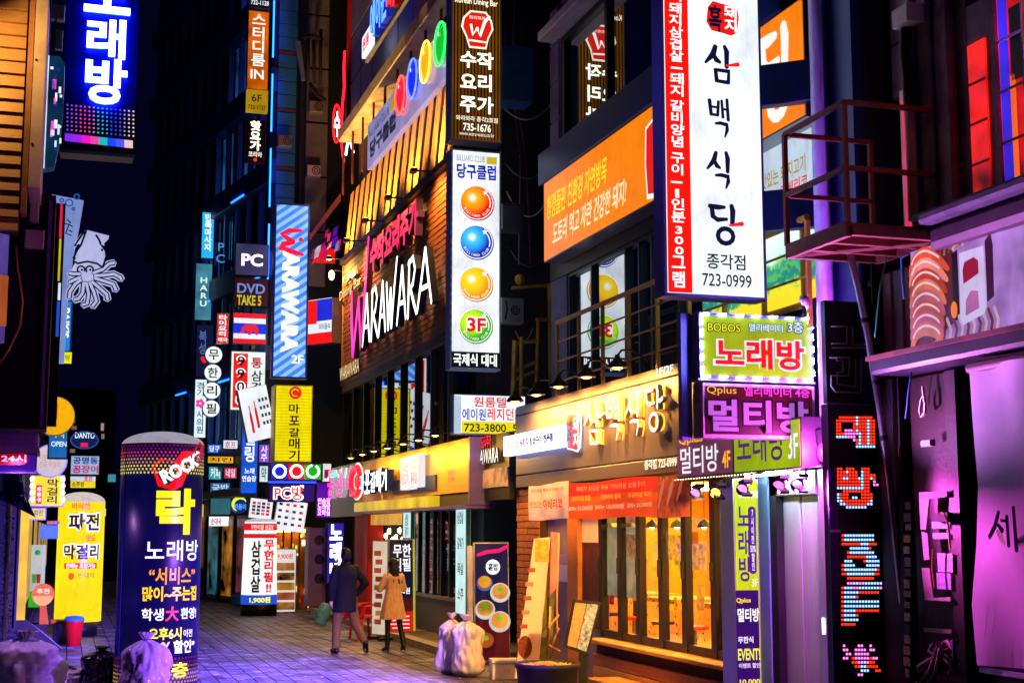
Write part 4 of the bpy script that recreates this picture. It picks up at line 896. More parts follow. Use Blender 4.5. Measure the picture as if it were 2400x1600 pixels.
# ================================================================ old stone building, right edge
PQ = PX(7.0); XQ = 7.0
ob = T('stone_building', 'old purple-lit stone building with red windows at the right edge', 'building', PQ, -8, 0)
def oq(px, py=300): return PQ.hit(px, py)[0]
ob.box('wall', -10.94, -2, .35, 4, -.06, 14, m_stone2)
zsi = zat(XQ, 2201, 511)
def col(p0, p1, z0, z1, d, mat, name='pier'): return ob.box(name, oq(p0), oq(p1), d, .35, z0, z1, mat, c=.02)
# block wall with joints
nblk = None
for k in range(9):
    for i in range(2):
        ob.box('block', oq(2048 + 52 * i) + .005, oq(2100 + 50 * i) - .005, .2, .35, zat(XQ, 2100, 205) + .52 * k + .006, zat(XQ, 2100, 205) + .52 * (k + 1) - .006, paint('lilac_block', '#a898b4', .7, dirt=.35, var=.25, scale=4, bump=.4), c=.012)
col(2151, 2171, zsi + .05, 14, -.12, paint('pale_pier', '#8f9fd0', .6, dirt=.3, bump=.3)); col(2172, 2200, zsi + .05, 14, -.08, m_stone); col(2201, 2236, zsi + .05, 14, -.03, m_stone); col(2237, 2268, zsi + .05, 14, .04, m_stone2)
m_glowred = E('#ff1010', .8, .5); m_glowpink = E('#ff1468', .8, .25)
# narrow pink window near the stair platform
zw_ = zat(XQ, 2100, 205)
f = ob.box('window_frame', oq(2088), oq(2150), .1, .34, zsi, zw_, m_white)
ob.box('pane', oq(2098), oq(2148), .07, .098, zsi + .05, zw_ - .1, m_glowpink, f)
for k in range(14): ob.box('slat', oq(2122), oq(2147), .05, .068, zsi + .08 + .115 * k, zsi + .17 + .115 * k, E('#ff2068', .55, .1, False), f)
# red leaded windows
zh = zat(XQ, 2270, 105)
f = ob.box('window_frame', oq(2266), oq(2332), .04, .34, zsi, zh + .35, m_stone)
ob.box('pane', oq(2270), oq(2311), .02, .038, zsi + .02, zh, E('#e01808', 1.2, .7), f)
for k in range(1, 4): ob.box('bar', oq(2270), oq(2311), .005, .018, zsi + (zh - zsi) * k / 4 - .008, zsi + (zh - zsi) * k / 4 + .008, m_maroon, f)
u0, u1 = oq(2336), oq(2336) + 1.9
f = ob.box('window_frame', u0 - .06, u1 + .06, .08, .34, zsi, zh + .5, m_stone)
ob.box('pane', u0, u1, .05, .078, zsi + .03, zh + .32, E('#d81018', 1.2, .8), f)
ob.box('blue_curtain', u0 + .02, u0 + .13, .04, .048, zsi + .05, zh + .3, E('#4028ff', .8, .4, False), f); ob.box('dark_figure', u0 + .16, u0 + .3, .04, .047, zsi + .9, zsi + 1.5, m_black, f); ob.box('amber_edge', u0 + .14, u0 + .2, .04, .0465, zsi + .05, zsi + .95, E('#ff6a10', .9, .1, False), f)
ob.box('white_lattice', u0 + .42, u0 + 1.1, .035, .047, zsi + .9, zh + .3, E('#fff0f8', 1.2, .1), f)
for k in range(3):
    for i in range(2): ob.box('lattice_gap', u0 + .5 + .26 * i, u0 + .68 + .26 * i, .028, .034, zsi + 1.0 + .35 * k, zsi + 1.26 + .35 * k, E('#a03078', .8, .2, False), f)
ob.box('amber_field', u0 + .4, u0 + 1.1, .035, .046, zsi + .05, zsi + .8, E('#ffb020', 1.1, .5), f)
for k in range(1, 4): ob.box('bar', u0, u1, .01, .026, zsi + (zh + .32 - zsi) * k / 4 - .009, zsi + (zh + .32 - zsi) * k / 4 + .009, m_stone, f)
for k in range(1, 5): ob.box('mullion', u0 + .36 * k - .01, u0 + .36 * k + .01, .002, .009, zsi + .03, zh + .32, m_stone, f)
# head beam, sill and cornice
ob.box('lintel', oq(2237), -2, -.05, .34, zh + .52, zh + .75, m_stone); 
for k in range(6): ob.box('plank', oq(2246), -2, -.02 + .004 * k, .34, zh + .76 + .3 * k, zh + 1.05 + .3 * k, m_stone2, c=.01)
ob.box('sill', oq(2195), -2, -.3, .34, zsi - .1, zsi, paint('grey_sill', '#5a5066', .7, dirt=.5, var=.4, scale=5, bump=.4), c=.03); ob.box('cornice', oq(2205), -2, -.18, .34, zsi - .3, zsi - .104, paint('mauve_cornice', '#5e3a52', .6, dirt=.4), c=.05)
# lower storey
zc0 = zat(XQ, 2143, 830)
ob.box('canopy_ledge', -10.9, -2, -.32, .34, zc0 - .17, zc0, paint('violet_ledge', '#24142a', .5, dirt=.4), c=.03); ob.box('ledge_lip', -10.9, -2, -.35, -.324, zc0 - .05, zc0 - .01, m_rust)
for k in range(3): ob.box('steel_panel', oq(2062 + 26 * k, 700), oq(2086 + 26 * k, 700), .02, .34, zc0 + .004, zsi - .31, m_maroon, c=.02)
for p0, p1, d in ((2080, 2128, .1), (2132, 2228, .05), (2231, 2262, -.02)): ob.box('wall_panel', oq(p0, 1300), oq(p1, 1300), d, .34, 0, zc0 - .18, m_maroon if p0 != 2080 else m_dark, c=.02)
for k in range(26): ob.box('shutter_slat', oq(2264, 1300), -2, .1, .14, .08 + .105 * k, .165 + .105 * k, m_black)
# food photo banner: cloth and print glow, standing in for light on it
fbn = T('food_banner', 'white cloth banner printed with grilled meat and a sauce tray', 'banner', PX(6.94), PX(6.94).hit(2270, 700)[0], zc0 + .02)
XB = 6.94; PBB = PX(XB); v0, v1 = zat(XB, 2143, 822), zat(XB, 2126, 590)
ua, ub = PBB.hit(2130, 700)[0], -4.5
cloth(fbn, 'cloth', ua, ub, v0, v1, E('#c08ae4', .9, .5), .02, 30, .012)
hb = v1 - v0
def fxy(px, f): return (PBB.hit(px, 700)[0], v0 + hb * f)
rb = random.Random(5)
def spl(q, n=5):                       # smooth curve through the points
    out = []; q = [Vector(p) for p in q]; Q = [q[0]] + q + [q[-1]]
    for i in range(1, len(Q) - 2):
        for t_ in range(n): f = t_ / n; out.append(.5 * ((2 * Q[i]) + (Q[i + 1] - Q[i - 1]) * f + (2 * Q[i - 1] - 5 * Q[i] + 4 * Q[i + 1] - Q[i + 2]) * f * f + (3 * Q[i] - 3 * Q[i + 1] + Q[i + 2] - Q[i - 1]) * f ** 3))
    return out + [q[-1]]
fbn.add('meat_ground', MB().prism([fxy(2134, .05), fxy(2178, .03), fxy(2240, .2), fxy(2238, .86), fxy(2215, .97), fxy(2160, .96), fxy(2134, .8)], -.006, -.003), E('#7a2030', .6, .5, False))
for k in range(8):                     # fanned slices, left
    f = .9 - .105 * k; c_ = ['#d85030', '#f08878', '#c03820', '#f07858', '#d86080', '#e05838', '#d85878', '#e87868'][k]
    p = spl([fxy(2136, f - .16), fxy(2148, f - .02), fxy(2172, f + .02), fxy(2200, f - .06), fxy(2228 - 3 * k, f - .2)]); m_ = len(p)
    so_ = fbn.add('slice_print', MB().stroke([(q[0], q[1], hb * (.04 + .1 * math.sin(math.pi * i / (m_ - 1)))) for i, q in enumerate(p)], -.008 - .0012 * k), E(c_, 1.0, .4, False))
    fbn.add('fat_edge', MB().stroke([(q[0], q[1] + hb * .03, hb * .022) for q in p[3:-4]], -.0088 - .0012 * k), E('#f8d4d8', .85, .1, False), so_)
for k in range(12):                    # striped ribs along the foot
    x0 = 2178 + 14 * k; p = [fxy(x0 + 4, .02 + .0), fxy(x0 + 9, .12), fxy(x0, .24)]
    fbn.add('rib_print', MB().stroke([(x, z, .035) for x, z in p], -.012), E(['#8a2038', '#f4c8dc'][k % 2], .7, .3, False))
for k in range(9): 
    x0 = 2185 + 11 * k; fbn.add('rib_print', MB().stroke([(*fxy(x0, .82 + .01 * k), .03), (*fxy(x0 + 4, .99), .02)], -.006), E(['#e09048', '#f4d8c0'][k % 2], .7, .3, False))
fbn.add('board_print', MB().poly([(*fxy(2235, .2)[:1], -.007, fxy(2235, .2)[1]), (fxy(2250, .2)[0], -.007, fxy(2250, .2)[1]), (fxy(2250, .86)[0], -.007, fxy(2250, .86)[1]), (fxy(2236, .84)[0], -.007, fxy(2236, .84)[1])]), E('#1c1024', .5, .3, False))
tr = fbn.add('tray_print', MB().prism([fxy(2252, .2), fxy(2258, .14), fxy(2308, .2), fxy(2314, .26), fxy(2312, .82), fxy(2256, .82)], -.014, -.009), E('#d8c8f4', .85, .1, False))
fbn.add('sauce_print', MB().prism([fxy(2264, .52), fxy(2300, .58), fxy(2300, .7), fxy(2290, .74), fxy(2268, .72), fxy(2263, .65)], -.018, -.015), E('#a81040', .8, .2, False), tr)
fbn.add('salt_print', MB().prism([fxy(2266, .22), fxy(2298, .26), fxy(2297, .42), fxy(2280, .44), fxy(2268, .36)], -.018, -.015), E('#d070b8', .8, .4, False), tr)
fbn.add('shadow_board', MB().prism([fxy(2316, .3), fxy(2332, .34), fxy(2334, .8), fxy(2330, .92), fxy(2316, .86)], -.01, -.006), E('#481440', .6, .2, False))  # dark field of the printed picture
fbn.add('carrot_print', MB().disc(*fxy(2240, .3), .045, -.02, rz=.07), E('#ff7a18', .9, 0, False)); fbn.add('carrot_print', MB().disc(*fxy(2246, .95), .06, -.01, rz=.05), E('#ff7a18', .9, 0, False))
# hanging magenta-lit roll screen
PRo = PX(6.72); zr1, zr0 = zat(6.72, 2283, 868), zat(6.72, 2305, 1562)
rs = T('roll_screen', 'white roll-down screen with black and green brush mark, lit magenta', 'roll screen', PRo, PRo.hit(2340, 1200)[0], zr0)
cloth(rs, 'sheet', PRo.hit(2284, 1200)[0], -5, zr0, zr1, paint('screen_sheet', '#e0d6e4', .7, var=.12, scale=2, dirt=.15, bump=.1, bscale=3), 0, 60, .045)
rs.box('bottom_bar', PRo.hit(2284, 1200)[0], -5, -.02, .02, zr0 - .04, zr0 - .005, m_alu); rs.add('roller', MB().cyl((PRo.hit(2276, 1200)[0], .05, zr1 + .03), (-5, .05, zr1 + .03), .05, n=10), m_maroon, None, True)
rs.strokes([[(.0, .3, .1), (.2, .55, .12), (.35, .9, .1)], [(.3, .6, .08), (.45, .45, .12)], [(.6, .8, .1), (.62, .1, .1)], [(.4, .7, .06), (.6, .68, .07)], [(.82, 1, .1), (.86, 0, .12)]], (2336, 1188, 2410, 1290), paint('matt_ink', '#050505', .9, spec=.05, bump=0), y=-.07, wk=1.2)
rs.strokes([[(.2, .9, .25), (.5, .5, .5), (.8, .1, .2)]], (2352, 1238, 2380, 1278), paint('leaf_green', '#8cc020', .6, bump=0), y=-.075)
# torn posters, fuse box and loose wires on the wall between
tp = T('torn_poster', 'torn pale poster remains on the dark maroon wall', 'poster', PX(6.96), PX(6.96).hit(2190, 1300)[0], .7)
for q in ([(2156, 1153), (2222, 1150), (2222, 1164), (2180, 1168), (2172, 1240), (2160, 1240)], [(2162, 1245), (2176, 1250), (2180, 1310), (2168, 1312)], [(2162, 1330), (2180, 1330), (2190, 1400), (2230, 1398), (2230, 1408), (2170, 1405)], [(2166, 1470), (2232, 1474), (2232, 1484), (2168, 1480)]):
    tp.add('scrap', MB().prism([PX(6.96).hit(*p) for p in q], -.01, 0), paint('old_paper', '#d8b8c0', .8, var=.3, scale=10))
for r, c_ in (((2182, 1222, 2218, 1238), '#c8b0e0'), ((2184, 1248, 2220, 1262), '#b8a8e0'), ((2195, 1296, 2230, 1340), '#dcd0f0'), ((2193, 1342, 2226, 1380), '#c8b8ec')):
    a, b, z0, z1 = PX(6.95).R(r); tp.box('label', a, b, .0, .008, z0, z1, paint('label' + c_, c_, .5, var=.5, scale=30, bump=0))
fx = T('fuse_box', 'small grey fuse box with yellow cable on the maroon wall', 'fuse box', PX(6.9), PX(6.9).hit(2205, 1240)[0], 1.9)
fx.pbox('case', (2184, 1200, 2220, 1222), 0, .06, m_dark); fx.add('cable', MB().tube(pl_pts(PX(6.9), [(2206, 1200), (2214, 1205), (2222, 1230), (2226, 1270), (2228, 1285)]), .008, 6), paint('yellow_cable', '#e8c020', .5)); fx.add('cable', MB().tube(pl_pts(PX(6.9), [(2186, 1285), (2184, 1330), (2190, 1378)]), .007, 6), paint('yellow_cable', '#e8c020', .5))
wi = T('wire_tangle', 'tangle of loose cables and fittings at the foot of the dark wall', 'cables', PX(6.7), PX(6.7).hit(2210, 1560)[0], .3)
for k in range(16):
    rk = random.Random(k); p = [(2160 + rk.uniform(0, 30), 1600), (2180 + rk.uniform(-10, 30), 1560), (2200 + rk.uniform(-15, 30), 1530 - rk.uniform(0, 30)), (2230 + rk.uniform(-30, 20), 1520 + rk.uniform(-20, 30)), (2240 + rk.uniform(-30, 20), 1580)]
    wi.add('cable', MB().tube([(x, rk.uniform(-.1, .05), z) for x, _, z in pl_pts(PX(6.7), p)], .016, 6), [m_rubber, m_cream, paint('pink_cable', '#c08898', .5)][k % 3], None, True)
bt = T('sticker_strip', 'strip of weathered stickers down the dark pillar beside the pole', 'stickers', PX(6.97), PX(6.97).hit(2128, 1300)[0], .5)
for k in range(16):
    rk = random.Random(k); y_ = 1175 + 26 * k; a, b, z0, z1 = PX(6.97).R((2120 + rk.uniform(-2, 3), y_, 2134 + rk.uniform(-2, 2), y_ + rk.uniform(14, 24))); c_ = rk.choice(['#b8a090', '#d8c8b0', '#605048', '#2a4a80', '#c8a040', '#908088'])
    bt.box('sticker', a, b, -.005, 0, z0, z1, paint('stk' + c_, c_, .6, var=.5, scale=30, bump=0))
bt2 = T('carved_ornament', 'small pale carved ornament hung on the dark wall', 'ornament', PX(6.95), PX(6.95).hit(2160, 940)[0], 3.0)
bt2.strokes([[(.7, 1, .1), (.75, .7, .1), (.9, .4, .12), (.8, .1, .12), (.4, .0, .1), (.2, .2, .1), (.4, .5, .1), (.7, .7, .06)]], (2148, 906, 2168, 976), m_cream, y=0, h=.02, wk=1.2)
tagm = T('paper_tag', 'small yellow paper tag on the pole beside the display', 'tag', PY(10.95), PY(10.95).hit(2117, 1058)[0], 3); tagm.pbox('tag', (2107, 1048, 2125, 1068), 0, .004, paint('tag_yellow', '#e0b830', .6))
lampb = T('small_bulkhead', 'small pale bulkhead fitting high on the maroon wall', 'fitting', PX(6.95), PX(6.95).hit(2180, 1037)[0], 2.8); lampb.pbox('case', (2168, 1030, 2192, 1046), -.05, 0, m_cream, c=.01)
# leaning pole and pale pipe with a grey box
lp = T('leaning_pole', 'long grey pole leaning past the dot display', 'pole', PY(11.05), PY(11.05).hit(2150, 1600)[0], 0)
lp.add('shaft', MB().tube(pl_pts(PY(11.05), [(1988, 575), (2008, 660), (2035, 790), (2062, 960), (2085, 1120), (2112, 1380), (2133, 1600), (2140, 1680)]), .032, 10), m_steel, None, True)
for q in ((2026, 745), (2052, 890), (2070, 1020)): 
    x, _, z = pl_pts(PY(11.05), [q])[0]; lp.add('band', MB().cyl((x, 0, z), (x + .008, 0, z - .04), .038, n=10), m_black)
dpipe = T('yellow_downpipe', 'yellowed downpipe with a grey junction box at its top', 'downpipe', PX(6.85), PX(6.85).hit(2132, 300)[0], zsi)
u = PX(6.85).hit(2133, 300)[0]
dpipe.add('pipe', MB().cyl((u, 0, zsi), (u, 0, zat(6.85, 2133, 250)), .045, n=10), m_cream, None, True); dpipe.add('cable_bundle', MB().tube([(u, 0, zat(6.85, 2133, 250)), (u + .03, -.02, zat(6.85, 2133, 180)), (u - .03, .0, zat(6.85, 2133, 120)), (u, 0, zat(6.85, 2133, 60))], .05, 8), m_rubber, None, True)
dpipe.pbox('junction_box', (2112, 18, 2150, 62), -.1, .08, m_white, c=.01)
# ================================================================ fire-escape platform
PE = PX(6.08)
fe = T('fire_platform', 'rusty red steel fire-escape platform with railing', 'platform', PE, -10.7, 4.6)
yf, yn = 11.24, 10.2; zp = PE.hit(2012, 508)[1]; zr_ = PE.hit(1999, 224)[1]
fe.box('deck', -yf, -yn, .05, .9, zp - .03, zp, m_rust)
for d0, d1 in ((0, .05), (.9, .95)): fe.box('edge_beam', -yf, -yn, d0, d1, zp - .12, zp + .01, m_rust)
for k in range(4): u = -yf + (yf - yn) * k / 3; fe.box('cross_beam', u - .03, u + .03, .052, .898, zp - .11, zp - .032, m_rust)
fe.add('brace', MB().tube([(-yf + .1, .05, zp - .1), (-yn - .1, .9, zp - .1)], .025, 6), m_rust)
for u, d in ((-yf, .02), (-yn, .02), (-yn, .9), (-yf, .9)): fe.box('post', u - .02, u + .02, d - .02, d + .02, zp, zr_, m_rust)
for f_ in (1, .45):
    z = zp + (zr_ - zp) * f_
    fe.box('rail', -yf, -yn, .0, .04, z - .02, z + .02, m_rust); fe.box('rail', -yn - .02, -yn + .02, .042, .9, z - .02, z + .02, m_rust); fe.box('rail', -yf - .02, -yf + .02, .042, .9, z - .02, z + .02, m_rust)
# ================================================================ signs on the gap corner: brown W sign, billiard sign
P217 = PY(21.7)
m_bframe = paint('pale_blue_frame', '#8fb0d0', .4, .3, var=.12)
wv = sign('dining_bar_sign', 'tall brown striped lightbox with red jar mark and white Korean letters', 'sign', P217, (1056, -40, 1176, 333), .3, E('#8a5410', .6, .25), m_bframe, .03)
a, b, z0, z1 = wv.q
for k in range(14): u = a + .05 + (b - a - .1) * k / 13.5; wv.box('stripe', u, u + .022, -.0095, -.0065, z0 + .04, z1 - .04, E('#2a1204', .4, 0, False))
wv.text('Korean Dining Bar', (1066, -2, 1166, 16), ET('#fff8e0', 1.3), .01, y=-.014)
def jar(t, r, y):
    a, b, z0, z1 = t.pl.R(r); w_, h_ = b - a, z1 - z0; J = [(.25, 0), (.78, 0), (.85, .28), (1, .55), (.95, .78), (.78, 1), (.28, 1), (.06, .8), (0, .55), (.15, .28)]
    o = t.add('jar_mark', MB().prism([(a + w_ * p, z0 + h_ * q) for p, q in J], y - .004, y), E('#fff4e4', 1.1, 0, False))
    t.add('jar_red', MB().prism([(a + w_ * (.06 + .88 * p), z0 + h_ * (.05 + .9 * q)) for p, q in J], y - .009, y - .005), E('#e02010', 1, 0, False), o)
    t.strokes([[(.3, .62, .08), (.36, .35, .09), (.5, .55, .07)], [(.5, .55, .07), (.58, .33, .08), (.72, .72, .1), (.88, .88, .07)], [(.25, .2, .06), (.76, .18, .05)]], r, ET('#fffaf0', 1.2), y - .012, parent=o)
    t.text('와라와라', (r[0] + (r[2] - r[0]) * .25, r[1] + (r[3] - r[1]) * .14, r[0] + (r[2] - r[0]) * .75, r[1] + (r[3] - r[1]) * .24), ET('#fffaf0', 1.2), y=y - .012, parent=o)
jar(wv, (1080, 27, 1156, 115), -.012)
wv.text('수작\n요리\n주가', (1078, 122, 1156, 266), ET('#fff8e0', 1.5), .025, y=-.014, lsp=1.25)
wv.text('와라와라 종각2호점', (1068, 274, 1166, 286), ET('#fff8e0', 1.2), .01, y=-.014); wv.text('735-1676', (1085, 291, 1150, 309), ET('#fff8e0', 1.3), .02, y=-.014); wv.text('www.wara-wara.co.kr', (1076, 311, 1158, 320), ET('#fff8e0', 1), 0, y=-.014)
bc = sign('billiard_sign', 'tall white lightbox with four printed billiard balls', 'sign', P217, (1056, 352, 1174, 866), .3, E('#eef2f8', 1.2, .22), m_bframe, .03)
a, b, z0, z1 = bc.q
bc.text('BILLIARD CLUB', (1070, 365, 1136, 379), ET('#4a8a90', .7), .0, y=-.012); bc.pbox('gold_tag', (1140, 369, 1164, 386), -.014, -.008, E('#d8c828', .8, 0, False))
bc.text('당구클럽', (1070, 386, 1162, 421), ET('#1020b8', .8), .03, y=-.012)
rim = MB()
for k in range(24): z = z0 + .03 + (z1 - z0 - .3) * k / 23 + .2; rim.box(a + .004, a + .02, -.012, -.007, z, z + .08).box(b - .02, b - .004, -.012, -.007, z, z + .08)
bc.add('rim_dashes', rim, E('#2a6a60', .4, 0, False), None, kind='stuff')
for k, (yy, cs_) in enumerate(((475, ('#ffb010', '#ff7a08', '#e80c08')), (567, ('#40c8ff', '#1890ff', '#0820a8')), (665, ('#ffd820', '#ffc010', '#e89008')), (763, ('#d8f020', '#90e010', '#18a818')))):
    px = 1117 - k * 1.0; u, v = P217.hit(px, yy); r = P217.hit(px, yy - 39)[1] - v
    rimd = bc.add('ball_rim', MB().disc(u + .008, v - .01, r * 1.06, -.008), E(['#c83020', '#3060c0', '#c8a040', '#50a030'][k], .7, 0, False)); bc.add('ball_edge', MB().disc(u, v, r * 1.02, -.0095), E('#ffffff', 1.2, 0, False))
    o = bc.disc('ball', px, yy, 38, ball_mat(*cs_, r, 1.1), -.012, True)
    bc.add('ball_arc', MB().stroke([(u + r * .82 * math.cos(R_(t_)), v + r * .82 * math.sin(R_(t_)), .018) for t_ in range(-18, 40, 8)], -.016), ET('#fff8e8', 1.1), None)
    st_ = [(u + r * .52 + .05 * (1 if i % 2 == 0 else .42) * math.sin(R_(36 * i)), v + r * .62 + .05 * (1 if i % 2 == 0 else .42) * math.cos(R_(36 * i))) for i in range(10)]
    bc.add('star', MB().prism(st_, -.018, -.015), ET('#ffffff', 1.2))
    for i, chh in enumerate('BILLIARD CLUB'):        # lettering bent round the foot of the ball
        if chh == ' ': continue
        an = R_(210 + 120 * i / 12); V, Fc, x0, x1, y0, y1 = text_mesh(chh, .02, 0); h_ = .055
        mb = MB(); ca, sa = math.cos(an + math.pi / 2), math.sin(an + math.pi / 2)
        mb.v = [(u + r * .8 * math.cos(an) + ca * (x - (x0 + x1) / 2) * h_ - sa * (q - .35) * h_, -.017, v + r * .8 * math.sin(an) + sa * (x - (x0 + x1) / 2) * h_ + ca * (q - .35) * h_) for x, q, _ in V]; mb.f = Fc
        bc.add('lettering', mb, ET('#fff8e8', 1))
bc.text('3F', (1092, 742, 1140, 780), ET('#fff0e0', 1.2), .1, y=-.019); bc.text('3F', (1094, 745, 1138, 778), ET('#e01030', 1), .03, y=-.023)
bc.pbox('black_foot', (1058, 825, 1172, 862), -.012, -.007, E('#101820', .3, 0, False)); bc.text('국제식 대대', (1062, 829, 1164, 858), ET('#f8fff8', 1.2), .03, y=-.016)
for k, (lbl, r, d, m_) in enumerate((('large blue steel box behind the brown striped sign', (1178, 112, 1250, 236), .5, paint('blue_box', '#3f7ab0', .45, .2)), ('small grey steel box right of the billiard sign', (1176, 480, 1228, 538), .35, m_steel))):
    pl = PY(22.1); a, b, z0, z1 = pl.R(r); t = T('steel_box', lbl, 'steel box', pl, (a + b) / 2, z0, 'boxes behind the gap signs'); t.box('case', a, b, 0, d, z0, z1, m_, c=.01); t.box('lid', a - .01, b + .01, -.01, d + .01, z1 + .001, z1 + .02, m_)
pl = PY(22.1); a, b, z0, z1 = pl.R((1174, 698, 1228, 756)); ac = T('air_conditioner', 'small outdoor air conditioner right of the billiard sign', 'air conditioner', pl, (a + b) / 2, z0); ac.box('case', a, b, 0, .25, z0, z1, m_alu, c=.01)
ac.add('fan_guard', MB().ring(a + .25, (z0 + z1) / 2, .07, .008, -.008).ring(a + .25, (z0 + z1) / 2, .035, .008, -.008), m_black); ac.add('hose', MB().tube([(a + .08, -.02, z1 - .05), (a + .1, -.04, (z0 + z1) / 2), (a + .07, -.02, z0 + .05)], .012, 6), m_black)
# ================================================================ room-to-let sign, small pub sign
rt = sign('lodging_sign', 'white and yellow lightbox with red and blue lodging letters', 'sign', PY(22.4), (1063, 925, 1232, 1018), .2, E('#f4f6fa', 1.15, .06), m_blueframe, .015)
rt.pbox('yellow_band', (1082, 988, 1231, 1016), -.012, -.0065, E('#f0e010', 1, .05, False)); rt.pbox('side_light', (1064, 927, 1080, 1016), -.011, -.0065, E('#c8e4f4', .8, .1, False))
rt.text('원룸텔', (1110, 930, 1186, 954), ET('#d83020', .9), .02, y=-.014); rt.text('에이원', (1083, 957, 1138, 985), ET('#1040c8', .9), .02, y=-.014); rt.text('레지던스', (1142, 957, 1226, 985), ET('#f01818', .95), .02, y=-.014); rt.text('723-3800  5', (1087, 993, 1212, 1012), ET('#101410', .3), .02, y=-.016)
P68 = PX(6.65)
ws = T('small_pub_sign', 'small black pub sign with red and white neon script by the gold fascia', 'sign', P68, P68.hit(1145, 1060)[0], 2.9)
ws.pbox('board', (1104, 1020, 1192, 1172), .01, .1, m_black); ws.pbox('grey_board', (1120, 1098, 1190, 1142), -.02, .008, paint('weathered_board', '#a49498', .7, dirt=.5, var=.4, scale=6))
WW = [[(.0, .9, .08), (.12, .0, .1), (.4, .6, .06)], [(.4, .6, .06), (.45, .02, .1), (.85, 1.0, .05)]]
ws.strokes(WW, (1106, 1030, 1122, 1094), E('#ff1838', 1.6, 0), y=-.05, h=.03, wk=2)
ws.text('수작요리주가', (1124, 1020, 1158, 1052), ET('#ff1c38', 1.2), .01, ext=.02, y=-.03, side=m_black); ws.text('ARAWARA', (1118, 1052, 1176, 1086), ET('#e8fcff', 1.1), .0, ext=.03, y=-.03, shear=.1, side=m_black)
# ================================================================ cedar wall lettering
def hand(ch):
    A = lambda *p: list(p)
    if ch == 'A': return [A((.0, .0, .1), (.3, .55, .13), (.52, 1, .12)), A((.52, 1, .12), (.72, .5, .13), (.95, .02, .1)), A((.2, .36, .09), (.8, .34, .09))]
    if ch == 'R': return [A((.12, .0, .12), (.18, .5, .13), (.22, 1, .12)), A((.1, .95, .09), (.6, 1, .12), (.8, .78, .12), (.6, .55, .12), (.25, .48, .09)), A((.35, .5, .11), (.65, .25, .12), (.98, .0, .1))]
    return [A((.0, .85, .1), (.14, .4, .13), (.2, .02, .12)), A((.2, .02, .12), (.42, .7, .11)), A((.42, .7, .1), (.52, .02, .12)), A((.52, .02, .12), (.74, .6, .11), (1.0, 1.15, .09))]
cw = T('cedar_script_sign', 'white and pink neon script channel letters on the cedar wall', 'sign', PR, PR.hit(930, 750)[0], zb + .4)
H_ = zt - zb
def cw_strokes(st, p0, p1, f0, f1, mat, side, h=.14, wk=1.):
    a, b = PR.hit(p0, 700)[0], PR.hit(p1, 700)[0]; mb = MB(); k = (zb + H_ * f1 - zb - H_ * f0) * .55 * wk
    for q in st: mb.stroke([(a + (b - a) * p[0], zb + H_ * (f0 + (f1 - f0) * p[1]), p[2] * k) for p in q], -.3, h)
    o = cw.add('letter', mb, mat); o.data.materials.append(side)
    for p in o.data.polygons:
        if abs(p.normal.y) < .5: p.material_index = 1
cw_strokes([[(.0, .62, .1), (.05, .3, .16), (.14, .02, .14)], [(.14, .02, .12), (.45, .5, .12)], [(.45, .5, .12), (.6, .06, .14), (.78, .4, .13), (1, .98, .09)]], 852, 892, .12, .96, E('#ff1f9a', 1.6, 0), paint('letter_return_plum', '#401030', .5), wk=1.15)
letters = 'ARAWARA'; pw_ = [880, 899, 919, 937, 963, 987, 1012, 1050]
for k, ch in enumerate(letters): cw_strokes(hand(ch), pw_[k], pw_[k + 1] - 1, .16, .53 if ch != 'W' else .56, E('#f4fdff', 1.8, 0), paint('letter_return_dark', '#1c2440', .5), wk=1.7)
a, b = PR.hit(897, 600)[0], PR.hit(1012, 600)[0]
cw.text('수작요리주가', (a, b, zb + H_ * .66, zb + H_ * .9, 0), E('#ff2c60', 1.1, .3, False), .05, ext=.14, y=-.16, side=paint('letter_return_violet', '#3a1850', .5))
a, b = PR.hit(806, 600)[0], PR.hit(856, 600)[0]
cw.text('Korean\nDining Bar', (a, b, zb + H_ * .68, zb + H_ * .88, 0), E('#fff0a0', 1.0, 0, False), .0, ext=.05, y=-.05, side=m_woodd)
a, b = PR.hit(803, 850)[0], PR.hit(848, 850)[0]; cw.text('WARAWARA', (a, b, zb + H_ * .03, zb + H_ * .14, 0), E('#ffe8a8', .9, 0, False), .0, ext=.04, y=-.03, side=m_woodd)
# orange wall lamp at the far corner of the cedar wall
PW_ = PY(37.0); u, v = PW_.hit(777, 645)
wl = T('corner_lamp', 'glaring orange lamp at the far corner of the cedar wall', 'lamp', PW_, u, v)
wl.add('bulb', MB().sphere((u, 0, v), .09, 12, (.8, .8, 1.4)), E('#ffc060', 30, 0), None, True); wl.add('arm', MB().tube([(u, .02, v + .12), (u + .15, 0, v + .14), (u + .35, 0, v + .1)], .02, 6), m_black)
L = bpy.data.lights.new('lamp_light', 'POINT'); L.energy = 70; L.color = (1, .5, .12); L.shadow_soft_size = .1
o = bpy.data.objects.new('lamp_light', L); COL.objects.link(o); o.parent = wl.root; o.location = (-.1, -.25, .0)
